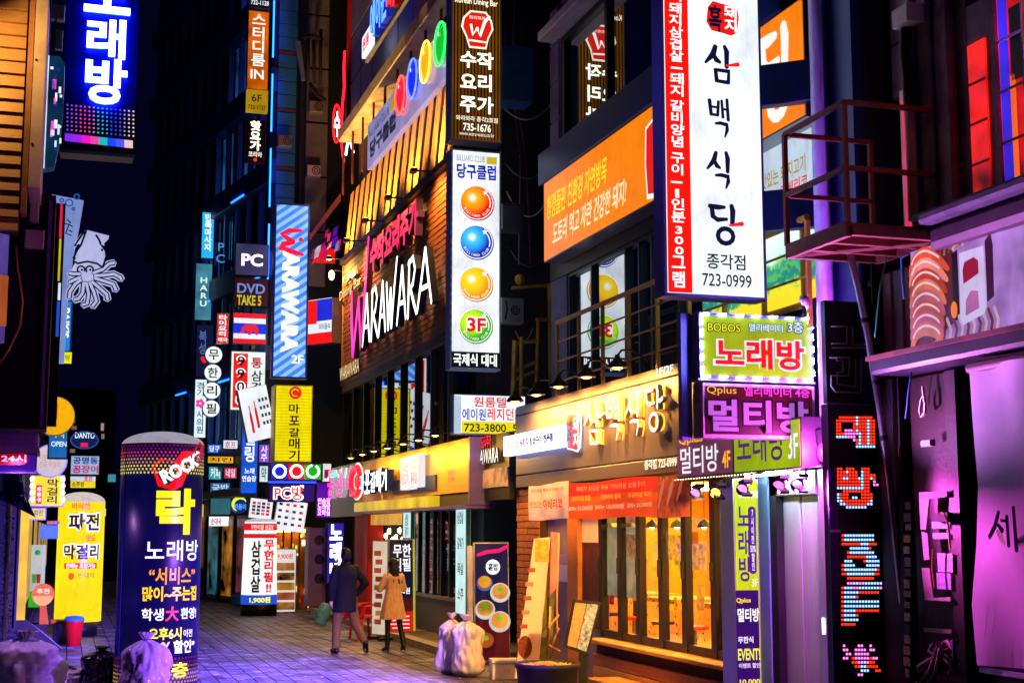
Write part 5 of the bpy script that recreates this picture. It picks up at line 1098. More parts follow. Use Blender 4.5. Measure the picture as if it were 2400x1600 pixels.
# floods hidden behind the gutter wash the slats and planks: small visible fittings on the gutter
for k in range(5):
    u = -YFAR + .8 + 2.35 * k
    t = T('slat_floodlight', 'small black floodlight on the gutter washing the slats, %s from the far end' % ['first', 'second', 'third', 'fourth', 'fifth'][k], 'floodlight', PR, u, zt, 'gutter floodlights')
    t.add('can', MB().box(u - .1, u + .1, -.62, -.5, zt - .02, zt + .06, .01), m_black); t.add('lens', MB().box(u - .08, u + .08, -.6, -.52, zt + .062, zt + .07), E('#ffb040', 8, 0)); t.add('arm', MB().box(u - .015, u + .015, -.5, -.12, zt + .01, zt + .04), m_black)
    for tl, en in ((R_(-155), 420), (R_(-35), 260)):
        L = bpy.data.lights.new('lamp_light', 'SPOT'); L.energy = en; L.color = (1, .5, .1); L.spot_size = R_(130); L.spot_blend = .8; L.shadow_soft_size = .05
        o = bpy.data.objects.new('lamp_light', L); COL.objects.link(o); o.parent = t.root; o.location = (0, -.68, .12 if tl < -2 else -.05); o.rotation_euler = (-tl if tl < -2 else -tl, 0, 0)
# ================================================================ billiard facade panel and roof letters
Xb = 6.45; Pb_ = PX(Xb); fbz1, fbz0 = zat(Xb, 866, 292), zat(Xb, 878, 378)
ufa, ufb = Pb_.hit(862, 300)[0], Pb_.hit(1075, 150)[0]
bf = T('billiard_facade_sign', 'lavender facade panel with four neon-ringed billiard balls', 'sign', Pb_, ufa, fbz0)
bf.box('panel', ufa, ufb, .001, .12, fbz0, fbz1, E('#8c88c0', .95, .2))
hF = fbz1 - fbz0
for k, (px, py, c0, c1) in enumerate(((944, 224, '#e01030', '#ff4030'), (972, 186, '#1020d0', '#4060ff'), (1003, 146, '#e8900c', '#ffb840'), (1038, 104, '#0c8c20', '#28ff50'))):
    u, v = Pb_.hit(px, py); r = hF * .36
    bl = bf.add('ball', MB().lathe([(r * math.cos(R_(t_)), 0) if False else (r * math.cos(R_(t_)), r * .3 * math.sin(R_(t_))) for t_ in (0, 15, 30, 50, 70, 88)], 28), E(c0, 1.6, .2, False), None, True)
    for vv in bl.data.vertices: x, y, z = vv.co + Vector(bf.c); vv.co = Vector((u + x, -.0 - z, v + y)) - Vector(bf.c)
    bf.add('neon_ring', MB().ring(u, v, r * 1.08, .022, -.06), E(c1, 2.6, 0), None, True); bf.add('glint', MB().disc(u + r * .25, v + r * .4, r * .12, -.31 * r), ET('#ffffff', 1))
def bft(body, p0, p1, f0, f1, mat, **k): bf.text(body, (Pb_.hit(p0, 300)[0], Pb_.hit(p1, 300)[0], fbz0 + hF * f0, fbz0 + hF * f1, 0), mat, **k)
bft('당구클럽', 868, 928, .16, .56, ET('#101030', .3), bold=.05); bft('BILLIARD CLUB', 866, 912, .66, .82, ET('#3a3a70', .4), bold=.01); bf.box('gold_tag', Pb_.hit(914, 300)[0], Pb_.hit(926, 300)[0], -.01, 0, fbz0 + hF * .64, fbz0 + hF * .9, E('#c8b020', .6, 0, False))
Xl = 6.3; Pl_ = PX(Xl); zl0 = zat(Xl, 860, 132)
rf = T('roof_letters', 'blue and red channel letters on a rail across the grey cladding', 'sign', Pl_, Pl_.hit(900, 100)[0], zl0)
ul0, ul1, ul2 = Pl_.hit(853, 130)[0], Pl_.hit(915, 60)[0], Pl_.hit(985, 10)[0]
rf.box('rail', ul0, ul2, .02, .1, zl0 - .05, zl0 + .03, m_steel); rf.box('white_tag', ul0, ul0 + 1.0, -.05, .05, zl0 + .05, zl0 + .55, E('#eef4ff', 1.1, .1)); rf.text('원룸', (ul0 + .15, ul0 + .85, zl0 + .15, zl0 + .45, 0), ET('#e02040', .9), .03, y=-.06)
rf.text('에이원', (ul0 + 1.15, ul1, zl0 + .04, zl0 + .95, 0), E('#3c68ff', 3, 0), .05, ext=.15, y=.05, side=E('#1838c0', .5, 0, False)); rf.text('레지던스', (ul1 + .05, ul2 + .6, zl0 + .04, zl0 + .95, 0), E('#ff1c20', 3, 0), .05, ext=.15, y=.05, side=E('#900c14', .5, 0, False))
# red neon outlined oval and letters at the far edge of the panel
P37 = PY(36.9)
nr = T('neon_oval', 'red neon oval with a white letter beside the grey cladding', 'neon sign', P37, P37.hit(789, 290)[0], 10)
u, v = P37.hit(789, 290); nr.add('oval', MB().ring(u, v, P37.hit(797, 290)[0] - u, .03, 0, rz=P37.hit(789, 246)[1] - v), E('#ff1818', 2.2, 0), None, True); nr.text('수', (783, 262, 796, 322), E('#e8f8ff', 1.8, 0), .03, ext=.04)
nr2 = T('neon_outline', 'tall red neon outline with white script at the cladding edge', 'neon sign', P37, P37.hit(808, 300)[0], 9)
nr2.add('outline', MB().tube(pl_pts(P37, [(808, 120), (806, 160), (807, 205), (803, 240), (801, 280), (800, 330), (806, 380)]), .035, 6), E('#ff1830', 2.2, 0), None, True); nr2.strokes([[(.2, .9, .2), (.4, .6, .2), (.9, .95, .15)], [(.5, .7, .18), (.3, .1, .2)], [(.6, .6, .18), (.95, .2, .2)]], (802, 300, 830, 372), E('#e8f8ff', 2, 0), y=-.03)
# ================================================================ gold fascia of the grill house
Xg = 6.45; Pg = PX(Xg); zg0, zg1 = zat(Xg, 1103, 1182), zat(Xg, 1103, 1024); ug0, ug1 = Pg.hit(847, 1150)[0], Pg.hit(1104, 1100)[0]
gf_ = T('gold_fascia', 'gold metal fascia with brush letters lit by a row of small lamps', 'fascia', Pg, (ug0 + ug1) / 2, zg0)
m_gold = paint('gold_sheet', '#cda02c', .38, .35, var=.1, scale=1.2, bump=.03)
gf_.box('body', ug0, ug1, .03, .4, zg0, zg1, m_dark)
for k in range(6): du_ = (ug1 - ug0) / 6; gf_.box('panel', ug0 + k * du_, ug0 + (k + 1) * du_ - .006, 0, .03, zg0 + .22, zg1, m_gold)
gf_.box('light_trough', ug0, ug1 - 2.2, -.16, .03, zg0 + .0, zg0 + .2, E('#e8c828', .8, .4)); gf_.box('purple_edge', ug0 - .1, ug1 + .05, -.17, .4, zg0 - .06, zg0 - .004, paint('violet_edge', '#6a5aa8', .4, .2)); gf_.box('trim', ug1 + .003, ug1 + .08, -.05, .4, zg0, zg1, paint('violet_edge', '#6a5aa8'))
hg = zg1 - zg0
def gbox(name, p0, p1, f0, f1, d0, d1, mat, parent=None): return gf_.box(name, Pg.hit(p0, 1120)[0], Pg.hit(p1, 1120)[0], d0, d1, zg0 + hg * f0, zg0 + hg * f1, mat, parent)
def gtext(body, p0, p1, f0, f1, mat, **k): return gf_.text(body, (Pg.hit(p0, 1120)[0], Pg.hit(p1, 1120)[0], zg0 + hg * f0, zg0 + hg * f1, 0), mat, **k)
gbox('navy_field', 925, 1025, .28, .52, -.04, -.001, paint('navy_field', '#14205a', .5))
uS, vS = Pg.hit(858, 1128); gf_.add('red_seal', MB().disc(uS, vS, .75, -.2, rz=.42), E('#fff0e8', 1.2, 0)); gf_.add('seal_flame', MB().ring(uS, vS, .5, .09, -.21, rz=.3).disc(uS, vS, .25, -.22, rz=.15), E('#e82838', 1.1, 0, False))
for k, ch in enumerate('마포갈매기'): gtext(ch, 868 + 13.5 * k, 880 + 13.5 * k, .34 - .02 * (k % 2), .72 + .05 * (k % 2), E('#e8fbff', 1.8, 0), bold=.02, ext=.15, y=-.1, side=E('#0c2a5c', .3, 0, False))
gbox('white_board', 962, 985, .32, .86, -.2, -.06, E('#f0ecf4', .9, .05)); gbox('white_board', 987.5, 1004, .34, .88, -.2, -.06, E('#e4ecf8', .85, .05)); gtext('국내산\n생고기', 965, 982, .4, .8, ET('#c03048', .7), y=-.21); gtext('돼지고기\n갈매기살', 988, 1002, .4, .84, ET('#202848', .3), y=-.21)
gtext('735-9292', 1052, 1068, .38, .44, ET('#503090', .5), y=-.01); gtext('종각점', 1052, 1068, .48, .55, ET('#503090', .5), y=-.01)
for k in range(7):
    px = [822, 849, 876, 908, 945, 981, 1020][k] + 18
    gooseneck('slim black arm lamp over the gold fascia, %s from the far end' % ['first', 'second', 'third', 'fourth', 'fifth', 'sixth', 'seventh', 'eighth', 'ninth'][k], 5.75, px - 18, [1071, 1063, 1055, 1048, 1038, 1029, 1018][k], k, '#ffb850', 85, .8, 'gold fascia lamps', R_(32), .8)
# 2F railing detail, yellow column, WARAWARA windows left as glass
# lit side panels of the grill house: price columns
for lbl, r, X in (('narrow white price panel beside the glazed pub front', (1068, 1190, 1092, 1440), 6.7), ('narrow white price panel left of the glazed pub front', (945, 1195, 963, 1262), 6.7)):
    pp = sign('price_sign', lbl, 'price sign', PX(X), r, .08, E('#c8f4f4', 1.0, .15), paint('teal_trim', '#3f9a90', .5), .02, group='price panels')
    w_ = r[2] - r[0]
    for k in range(4 if r[3] > 1300 else 2): pp.text(['삼겹살', '갈매기', '목살', '소주'][k], (r[0] + 5, r[1] + 8 + k * (60 if r[3] > 1300 else 30), r[2] - 5, r[1] + 36 + k * (60 if r[3] > 1300 else 26)), ET(['#283050', '#602838', '#283050', '#a02020'][k], .4), .02)
# ================================================================ far projecting signs
def PA(px, y, ang):
    d = ray(px, 1200); return Pl(d.x / d.y * y, y, R_(ang))
def stripe_mat():
    m, n, l, b = newmat('blue_stripes'); tc = N(n, 'TexCoord'); sp = N(n, 'SeparateXYZ'); l.new(tc.outputs['Object'], sp.inputs[0])
    a = N(n, 'Math', operation='ADD'); mu = N(n, 'Math', operation='MULTIPLY'); fr = N(n, 'Math', operation='FRACT'); r = N(n, 'ValToRGB')
    ng = N(n, 'Math', operation='MULTIPLY'); ng.inputs[1].default_value = -.75; l.new(sp.outputs['X'], ng.inputs[0])
    l.new(ng.outputs[0], a.inputs[0]); l.new(sp.outputs['Z'], a.inputs[1]); l.new(a.outputs[0], mu.inputs[0]); mu.inputs[1].default_value = 4.2; l.new(mu.outputs[0], fr.inputs[0]); l.new(fr.outputs[0], r.inputs[0])
    e = r.color_ramp.elements; e[0].position = .46; e[0].color = (*lin('#2c74d8'), 1); e[1].position = .54; e[1].color = (*lin('#7fb0f4'), 1)
    l.new(r.outputs[0], b.inputs['Emission Color']); b.inputs['Emission Strength'].default_value = .95; b.inputs['Base Color'].default_value = (.05, .1, .2, 1); return m
P364 = PY(36.4)
wb_ = sign('striped_pub_sign', 'tall blue striped lightbox reading downwards in white letters', 'sign', P364, (640, 477, 723, 887), .25, stripe_mat(), paint('blue_edge', '#2a50c8', .4, .2), .05)
wb_.text('ARAWARA', (660, 588, 700, 826), ET('#ffffff', 1.3), .06, rot=90, y=-.014)
wb_.strokes([[(.9, .98, .12), (.4, .95, .2), (.1, .8, .2), (.35, .62, .2), (.6, .5, .2)], [(.6, .5, .2), (.15, .38, .22), (.02, .25, .2), (.5, .12, .22), (.98, .0, .12)]], (654, 538, 712, 596), ET('#f01838', 1.1), y=-.014)
wb_.add('red_dot', MB().disc(*P364.hit(705, 562), .06, -.014), ET('#f01838', 1.1)); wb_.text('2F', (683, 832, 711, 852), ET('#ffffff', 1.2), .02, y=-.014)
ys = sign('yellow_grill_sign', 'yellow lightbox with red swirl and black brush letters', 'sign', PY(37.0), (643, 902, 732, 1083), .75, E('#f4e000', 1.05, .12), paint('yellow_case', '#d8c010', .5), .03)
for k in range(24): 
    a, b, z0, z1 = ys.q; z = z0 + .05 + (z1 - z0 - .1) * k / 24; ys.box('louvre', a + .035, b - .035, -.0085, -.0065, z, z + .012, E('#c8b400', .9, 0, False))
u, v = PY(37).hit(692, 920); ys.add('swirl', MB().disc(u, v, .165, -.012), E('#e82010', 1, 0, False)); ys.add('swirl_line', MB().ring(u, v, .09, .014, -.018, 20, 300), E('#f8d020', 1, 0, False))
for k, ch in enumerate('마포갈매기'): ys.text(ch, (677, 946 + 28 * k - (4 if k > 2 else 0), 702, 968 + 28 * k), ET('#181408', .2), .02, y=-.012)
def S(name, label, r, y, d, fc, fs, frame, texts=(), cat='sign', group=None, m=.02, var=.12):
    t = sign(name, label, cat, PY(y), r, d, E(fc, fs, var), frame, m, group=group)
    for i_, q in enumerate(texts): t.text(q[0], q[1], ET(q[2], q[3] if len(q) > 3 else 1.), q[4] if len(q) > 4 else .02, y=-.014 - .006 * i_, rot=q[5] if len(q) > 5 else 0)
    return t
Y0 = 39.3
S('phone_sign', 'black sign with pale phone number at the top of the picture', (585, -30, 633, 20), Y0, .2, '#10141c', .5, m_blueframe, [('732-1128', (588, 2, 630, 13), '#e8f4ff')])
t = S('study_room_sign', 'orange vertical lightbox with white letters on the blue office block', (580, 26, 630, 211), Y0, .2, '#f87008', .75, m_blueframe, [('스\n터\n디\n룸', (590, 34, 622, 156), '#fff4ec', 1.1), ('IN', (587, 164, 618, 186), '#fff4ec', 1.1)], var=.5)
t.pbox('amber_foot', (578, 211, 628, 262), -.004, .19, E('#c89a14', .7, .15)); t.text('6F', (590, 222, 613, 239), ET('#181004', .2), .01, y=-.012); t.text('732-1127', (581, 247, 623, 257), ET('#3a2004', .2), .02, y=-.012)
t = S('yoga_sign', 'small black vertical sign with glowing cream letters', (573, 280, 622, 381), Y0, .18, '#140808', .5, m_dark, [('핫\n요\n가', (586, 284, 611, 353), '#fff8d0', 1.8, .04), ('코리아', (582, 356, 614, 369), '#f8f0d8', 1.2)])
t.add('red_mark', MB().disc(*PY(Y0).hit(598, 375), .05, -.014), ET('#ff3020', 1.2))
S('massage_sign', 'slim cyan lightbox with white letters, leftmost and highest of the far stack', (472, 497, 502, 606), 45.5, .2, '#20a8e8', 1.3, m_blueframe, [('만\n족\n마\n사\n지', (479, 502, 496, 588), '#ffffff', 1.3)])
S('haru_sign', 'slim grey-blue lightbox with faint letters running down', (457, 617, 497, 751), 45.4, .2, '#4a98b0', .8, m_blueframe, [('H\nA\nR\nU', (468, 650, 486, 718), '#e8ffff', 1.)], var=.4)
t = T('neon_letters', 'pale blue hollow PC letters beside the far stack', 'neon sign', PY(43.5), PY(43.5).hit(516, 590)[0], 9); t.text('P\nC', (507, 570, 527, 616), E('#4a90d8', .9, 0, False), 0, ext=.05); t.pbox('rail', (504, 566, 508, 620), .06, .1, m_blueframe)
t = S('pc_sign', 'violet grey sign with pink neon PC letters', (551, 571, 630, 646), Y0, .2, '#4a4a7c', .6, m_dark, [('PC', (566, 595, 616, 624), '#ffd8ff', 1.6, .03)], var=.3)
t = S('dvd_sign', 'dark red sign with blue DVD letters and yellow script', (549, 652, 629, 718), Y0, .2, '#40080a', .7, m_dark, [('DVD', (556, 665, 621, 688), '#6a90e0', .9), ('TAKE 5', (555, 692, 612, 716), '#c8c030', .9, .03)])
# flag with elephant
t = S('thai_flag_sign', 'striped red white and blue sign with a red elephant', (546, 734, 624, 806), Y0, .22, '#f0f2fa', 1.05, m_blueframe)
for r, c_ in (((547, 735, 623, 746), '#f01820'), ((547, 794, 623, 805), '#f01820'), ((547, 758, 623, 782), '#2030e0')): t.pbox('stripe', r, -.012, -.0065, E(c_, 1, .05, False))
u, v = PY(Y0).hit(585, 771); k_ = PY(Y0).hit(586, 771)[0] - u
eleph = [(-20, -6), (-17, 4), (-10, 10), (0, 9), (10, 11), (17, 8), (20, 0), (20, -14), (14, -14), (13, -5), (4, -6), (3, -14), (-4, -14), (-5, -5), (-11, -2), (-13, -8), (-18, -12), (-22, -10)]
t.add('elephant', MB().prism([(u + a * k_, v + b * k_) for a, b in eleph], -.018, -.014), E('#f02018', 1, 0, False))
S('thai_food_sign', 'small red vertical sign with white letters left of the flag sign', (508, 734, 536, 805), 42.0, .18, '#f01818', 1., m_alu, [('타\n이\n요\n리', (512, 738, 532, 788), '#ffffff', 1.2), ('태국', (511, 791, 533, 801), '#ffffff', 1.1)])
t = S('pork_price_sign', 'white sign with a red strip reading 9900', (540, 823, 622, 962), Y0 - .3, .3, '#eef6f4', 1.1, paint('teal_edge', '#58b0a8', .5), [])
t.pbox('red_strip', (546, 828, 580, 955), -.012, -.0065, E('#f01810', 1.1, .05))
t.text('9\n9\n0\n0', (552, 832, 576, 950), ET('#ffffff', 1.3), .09, y=-.016); t.text('9\n9\n0\n0', (555, 835, 573, 947), ET('#101030', .3), .02, y=-.02); t.text('통', (589, 838, 614, 863), ET('#c02028', .9), .03, y=-.014); t.text('삼\n겹\n살', (588, 868, 614, 948), ET('#182028', .3), .02, y=-.014)
# four white discs
for k, ch in enumerate('무한리필'):
    px, py = [501, 499, 497, 495][k], [831, 873, 915, 957][k]; pl = PY(43.0); u, v = pl.hit(px, py); r = pl.hit(px, py - 20)[1] - v
    t = T('round_sign', 'round white disc sign with one black letter, %s from the top' % ['first', 'second', 'third', 'fourth'][k], 'sign', pl, u, v - r, 'round letter discs')
    t.add('drum', MB().cyl((u, 0, v), (u, .25, v), r, n=28), m_alu, None, False); t.add('face', MB().disc(u, v, r * .95, -.006), E('#e8f6f0', 1.2, .1)); t.text(ch, (px - 12, py - 12, px + 12, py + 12), ET('#101c28', .2), .02, y=-.012)
    t.add('arm', MB().box(u + r, u + r + .5, .1, .14, v - .02, v + .02), m_dark)
S('office_night_sign', 'dim navy vertical sign with a red mark under the grey-blue one', (459, 760, 500, 884), 45.3, .2, '#141c40', .7, m_dark, [('복\n성', (466, 775, 484, 830), '#5878c8', .7), ('♥', (470, 835, 488, 852), '#e02030', 1.)])
t = S('clinic_sign', 'white vertical sign with grey letters and a pink flower', (455, 888, 484, 1026), 45.2, .2, '#d0e4f8', 1.3, m_blueframe, [('경\n기', (461, 895, 478, 928), '#505c80', .5), ('사\n의\n원', (460, 962, 478, 1015), '#485878', .5)])
u, v = PY(45.2).hit(469, 945)
for k in range(5): t.add('petal', MB().disc(u + .09 * math.cos(R_(72 * k)), v + .09 * math.sin(R_(72 * k)), .06, -.013), E('#ff3890', 1.1, 0, False))
S('blue_song_sign', 'blue vertical lightbox with white letters above the far pillar sign', (565, 985, 604, 1156), 38.6, .2, '#1060f0', .95, m_blueframe, [('힐\n링', (573, 1006, 597, 1082), '#ffffff', 1.2), ('노래', (573, 1096, 596, 1110), '#ffffff', 1.1), ('연습장', (567, 1114, 600, 1128), '#ffffff', 1.1)], var=.25)
S('dark_blue_sign', 'dim dark sign with blue letters behind the column sign', (445, 1042, 476, 1086), 45, .2, '#060a28', .6, m_dark, [('영어', (450, 1046, 474, 1062), '#2858c0', .8), ('학원', (452, 1064, 474, 1080), '#2858c0', .8)])
S('small_yellow_sign', 'small yellow and white sign at the end of the alley', (450, 1180, 478, 1238), 45, .15, '#f0c818', 1., m_alu, [('회', (455, 1188, 473, 1214), '#e8f4ff', 1.2), ('전문', (452, 1222, 476, 1235), '#e02030', 1.)])
# second flag panel turned towards the alley
pl = PA(752, 38.2, -55)
t = sign('flag_panel', 'red white and blue flag panel turned towards the alley', 'sign', pl, (722, 700, 778, 805), .35, E('#e8eefc', 1.05, .08), m_mauve, .01)
a, b, z0, z1 = t.q; h = z1 - z0
t.box('stripe', a, b, -.012, -.0065, z0, z0 + h * .24, E('#f01418', 1, 0, False)); t.box('stripe', a, b, -.012, -.0065, z0 + h * .5, z0 + h * .98, E('#2030d8', 1, .1, False)); t.box('red_block', a, a + (b - a) * .38, -.018, -.0125, z0 + h * .45, z0 + h * .98, E('#f01418', 1, 0, False)); t.text('타이음식', (a + (b - a) * .5, b - .05, z0 + h * .3, z0 + h * .44, 0), ET('#4060a0', .6), .02, y=-.02)
# white boards tilted over the far shop
for lbl, px, y, ang, r, roll in (('white tilted board with red bottle shapes behind the yellow sign', 612, 37.6, 20, (582, 905, 650, 1030), -14), ('white tilted price board with red squares above the far shop', 668, 36.2, 0, (640, 1172, 712, 1244), 8), ('smaller white tilted board behind the pillar sign', 606, 37.2, 0, (582, 1168, 636, 1215), 6)):
    pl = PA(px, y, ang); t = sign('tilted_board', lbl, 'board', pl, r, .12, E('#eef2fa', 1.05, .12), m_white, .01, group='tilted price boards', back=False)
    rr = random.Random(px)
    if 'bottle' in lbl:
        for k in range(2): t.strokes([[(.5, .0, .5), (.5, .6, .5), (.5, .8, .2), (.5, 1, .2)]], (594 + 14 * k, 945 - 8 * k, 606 + 14 * k, 1008 - 8 * k), ET('#d82028', .9), y=-.014, name='bottle_print')
        for k in range(12): px_, py_ = 625 + 8 * (k % 3), 935 + 18 * (k // 3); t.pbox('print', (px_, py_, px_ + 5, py_ + 8), -.012, -.008, ET('#285060', .4))
    else:
        for k in range(16):
            px_, py_ = r[0] + 6 + (r[2] - r[0] - 16) * (k % 4) / 3.4, r[1] + 8 + (r[3] - r[1] - 18) * (k // 4) / 3.6; t.pbox('print', (px_, py_, px_ + 8, py_ + 6), -.012, -.008, ET(rr.choice(['#e02028', '#283050', '#e86070', '#202830']), .8))
    t.root.rotation_euler = (0, R_(roll), pl.a)
# neon circles box, PC room box
t = S('ring_sign', 'dark lightbox with blue, red and green neon rings', (630, 1086, 757, 1124), 36.0, .2, '#1a1430', .5, m_mauve)
for px, py, c_, rc in ((655, 1104, '#1428ff', '#f4f8ff'), (695, 1104, '#ff1430', '#ffd8b0'), (733, 1104, '#0cc020', '#c8ffd0')):
    u, v = PY(36).hit(px, py); r = PY(36).hit(px, py - 14)[1] - v
    a, b, z0, z1 = t.q; t.box('colour_field', PY(36).hit(px - 20, py)[0], PY(36).hit(px + 19, py)[0], -.012, -.0065, z0 + .02, z1 - .02, E(c_, .9, .3)); t.add('neon_ring', MB().ring(u, v, r, .026, -.03, 100 if px == 733 else 0, 440 if px == 733 and False else (420 if px == 733 else 360)), E(rc, 3.5, 0), None, True)
t = S('pc_room_sign', 'violet sign with glowing red and white PC room letters', (630, 1134, 738, 1176), 36.1, .2, '#28107c', .7, m_dark, [('PC방', (640, 1136, 716, 1173), '#ffffff', 1.4, .09), ('PC방', (643, 1138, 711, 1171), '#f83820', 1.2, .02)])
led_rim(t, [(t.q[0] + (t.q[1] - t.q[0]) * k / 24, t.q[3] + .05) for k in range(25)], .03, E('#2038ff', 2.5, 0))
# beige neon board and violet letters on the facade beyond the gold fascia
Xn = 6.4; zn0_, zn1_ = zat(Xn, 840, 1208), zat(Xn, 840, 1082); pn = PX(Xn)
t = T('beige_neon_board', 'beige board with pink and green neon letters next to the gold fascia', 'sign', pn, pn.hit(805, 1150)[0], zn0_)
t.box('board', pn.hit(776, 1150)[0], pn.hit(841, 1150)[0], .001, .15, zn0_, zn1_, paint('beige_board', '#b8ac9c', .5, var=.1))
for k, ch in enumerate('동경식'): a, b = pn.hit(780 + 20 * k, 1150)[0], pn.hit(796 + 20 * k, 1150)[0]; t.text(ch, (a, b, zn0_ + .45, zn0_ + 1.15, 0), E('#ff2878', 2, 0), .02, ext=.12, y=-.02, side=E('#c8d0d8', .5, 0, False))
for k in range(5): a = pn.hit(778 + 13 * k, 1110)[0]; t.add('green_tube', MB().tube([(a, -.08, zn1_ - .3), (a + .3, -.1, zn1_ - .12), (a + .5, -.08, zn1_ - .25)], .03, 6), E('#40ff90', 2.5, 0), None, True)
t = sign('violet_letters', 'violet backlit board crowded with pink letters beside the beige board', 'sign', PY(37.3), (742, 1130, 776, 1212), .15, E('#7018c8', .9, .4), m_dark, .01); t.text('연습장\n노래방\n오락실', (744, 1166, 774, 1208), ET('#ffb0ff', 1.4), .03, y=-.014, lsp=.9)
t = sign('framed_menu', 'small white framed picture board above the violet letters', 'sign', PY(37.2), (756, 1086, 776, 1128), .1, E('#f4ecf4', 1, .2), m_white, .005); t.pbox('picture', (760, 1100, 774, 1120), -.012, -.008, E('#d0306a', .8, .7, False))
t = S('blue_song_column', 'navy lightbox with huge white song-room letters behind the man', (766, 1224, 806, 1366), 33.5, .25, '#1a1cc0', .8, m_dark, [('노\n래\n방', (772, 1228, 802, 1362), '#ffffff', 1.8, .05)])
t = T('shop_speaker', 'mauve loudspeaker cabinet beside the navy song-room lightbox', 'speaker', PY(34.2), PY(34.2).hit(742, 1300)[0], .13); t.pbox('cabinet', (722, 1236, 764, 1420), 0, .5, paint('mauve_cabinet', '#7a58a0', .5))
for yy in (1265, 1310, 1355): u, v = PY(34.2).hit(748, yy); t.add('cone', MB().cyl((u, -.01, v), (u, .01, v), .12, .1, 18), m_black)
# warm far shop between pillar sign and speaker
wsp = T('far_grill_shop', 'warm amber far shop front full of bottles behind the menu board', 'shop front', PY(38.5), PY(38.5).hit(690, 1300)[0], 0)
wsp.pbox('back_wall', (640, 1235, 730, 1440), .3, .4, paint('amber_shop_wall', '#a06020', .7)); 
for k in range(5): wsp.pbox('post', (642 + 19 * k, 1235, 646 + 19 * k, 1435), 0, .08, m_woodd)
for k in range(20): 
    px, py = 648 + 80 * rnd.random(), 1245 + 170 * rnd.random(); wsp.pbox('goods', (px, py, px + rnd.uniform(3, 8), py + rnd.uniform(5, 14)), .2, .28, E(rnd.choice(['#ffc030', '#ff8020', '#fff0b0', '#d05818', '#ffe060']), rnd.choice([.6, 1.2, 2]), 0, False))
wsp.pbox('lamp', (650, 1240, 720, 1246), .05, .15, E('#ffc060', 8, 0))
t = T('crescent_sign', 'round blue sign with a yellow crescent over the far corner', 'sign', PY(41), PY(41).hit(562, 1182)[0], 2.5)
u, v = PY(41).hit(562, 1182); r = PY(41).hit(562, 1162)[1] - v; t.add('disc', MB().cyl((u, 0, v), (u, .15, v), r, n=28), E('#1830a0', .7, .2)); t.add('crescent', MB().stroke([(u + r * .8 * math.cos(R_(a)), v + r * .8 * math.sin(R_(a)), r * .35 * math.sin(R_((a - 20) / 230 * 180)) + .01) for a in range(20, 251, 15)], -.012), E('#e8f020', 1.1, 0, False)); t.text('해돋이', (548, 1180, 577, 1194), ET('#58b0ff', 1), .03, y=-.014)
for k, (r, y_, fc_, tx, tc_, lbl) in enumerate((((486, 1040, 520, 1062), 44, '#2a70d8', '당구', '#ffffff', 'small blue sign under the white discs'), ((522, 1030, 558, 1052), 42, '#e8f4ff', '호프', '#d02030', 'small white sign with red letters above the teal fascia'), ((486, 1068, 548, 1086), 42.4, '#f0b020', '치킨', '#401808', 'low amber sign with brown letters above the teal fascia'), ((488, 1092, 520, 1124), 44, '#20a0b0', '커피', '#ffffff', 'small teal sign with white letters at the far corner'), ((524, 1094, 556, 1122), 42, '#c02858', '네일', '#ffe0f0', 'small crimson sign with pink letters at the far corner'), ((606, 1040, 632, 1084), 39.0, '#8848d8', '사\n주', '#fff0ff', 'small violet sign beside the blue vertical lightbox'), ((492, 1130, 540, 1156), 42.6, '#3060a0', '국밥', '#c8e8ff', 'wide dim blue sign over the teal fascia'), ((607, 1090, 629, 1130), 39, '#d8e8ff', '약', '#108040', 'small white pharmacy sign with a green letter'))):
    S('small_shop_sign', lbl, r, y_, .15, fc_, 1.15, m_dark, [(tx, (r[0] + 5, r[1] + 4, r[2] - 5, r[3] - 4), tc_, .9)], group='small far shop signs', var=.3)
t = S('far_fascia', 'long dim teal fascia of the far corner shop', (492, 1166, 546, 1206), 42.4, .3, '#3f8088', .6, m_dark); t.pbox('lit_board', (490, 1210, 542, 1232), -.05, -.01, E('#f0f6ff', 1.2, .1)); t.text('순대국', (494, 1213, 518, 1229), ET('#c02838', .8), .03, y=-.056)
# ================================================================ left side
PS = PY(13.5)
lw2 = T('slatted_wall', 'orange-lit wall of horizontal metal siding at the left edge', 'wall', PS, PS.hit(20, 300)[0], PS.hit(20, 540)[1])
u0, u1 = PS.hit(-60, 300)[0], PS.hit(52, 300)[0]; zS0, zS1 = PS.hit(20, 538)[1], PS.hit(20, -40)[1]
lw2.box('backing', u0, u1, .06, .3, zS0, zS1, m_mortar); m_sid = paint('beige_siding', '#c9a070', .45, .1, var=.2, scale=3, stretch=(1, 1, 3), dirt=.25); sm = None; ns = 19; hs = (zS1 - zS0) / ns
for k in range(ns):
    o = MB()._add([(u0, .0, .0), (u1, .0, .0), (u1, .035, hs - .008), (u0, .035, hs - .008), (u0, .06, 0), (u1, .06, 0), (u1, .06, hs - .008), (u0, .06, hs - .008)], [(0, 1, 2, 3), (0, 4, 5, 1), (2, 6, 7, 3), (1, 5, 6, 2)]).obj('siding_board', m_sid, lw2.root, off=(lw2.c[0], 0, 0), me=sm); sm = o.data; o.location = (0, 0, zS0 - lw2.c[2] + k * hs)
tp_ = T('corner_post', 'cream metal corner post beside the siding', 'post', PS, PS.hit(85, 300)[0], PS.hit(85, 442)[1])
a, b = PS.hit(57, 300)[0], PS.hit(70, 300)[0]; tp_.box('edge', a, b, -.02, .2, PS.hit(60, 500)[1], zS1, paint('copper_edge', '#b08060', .5, dirt=.3)); tp_.box('post', PS.hit(72, 300)[0], PS.hit(100, 300)[0], -.05, .9, PS.hit(85, 442)[1], zS1, m_cream)
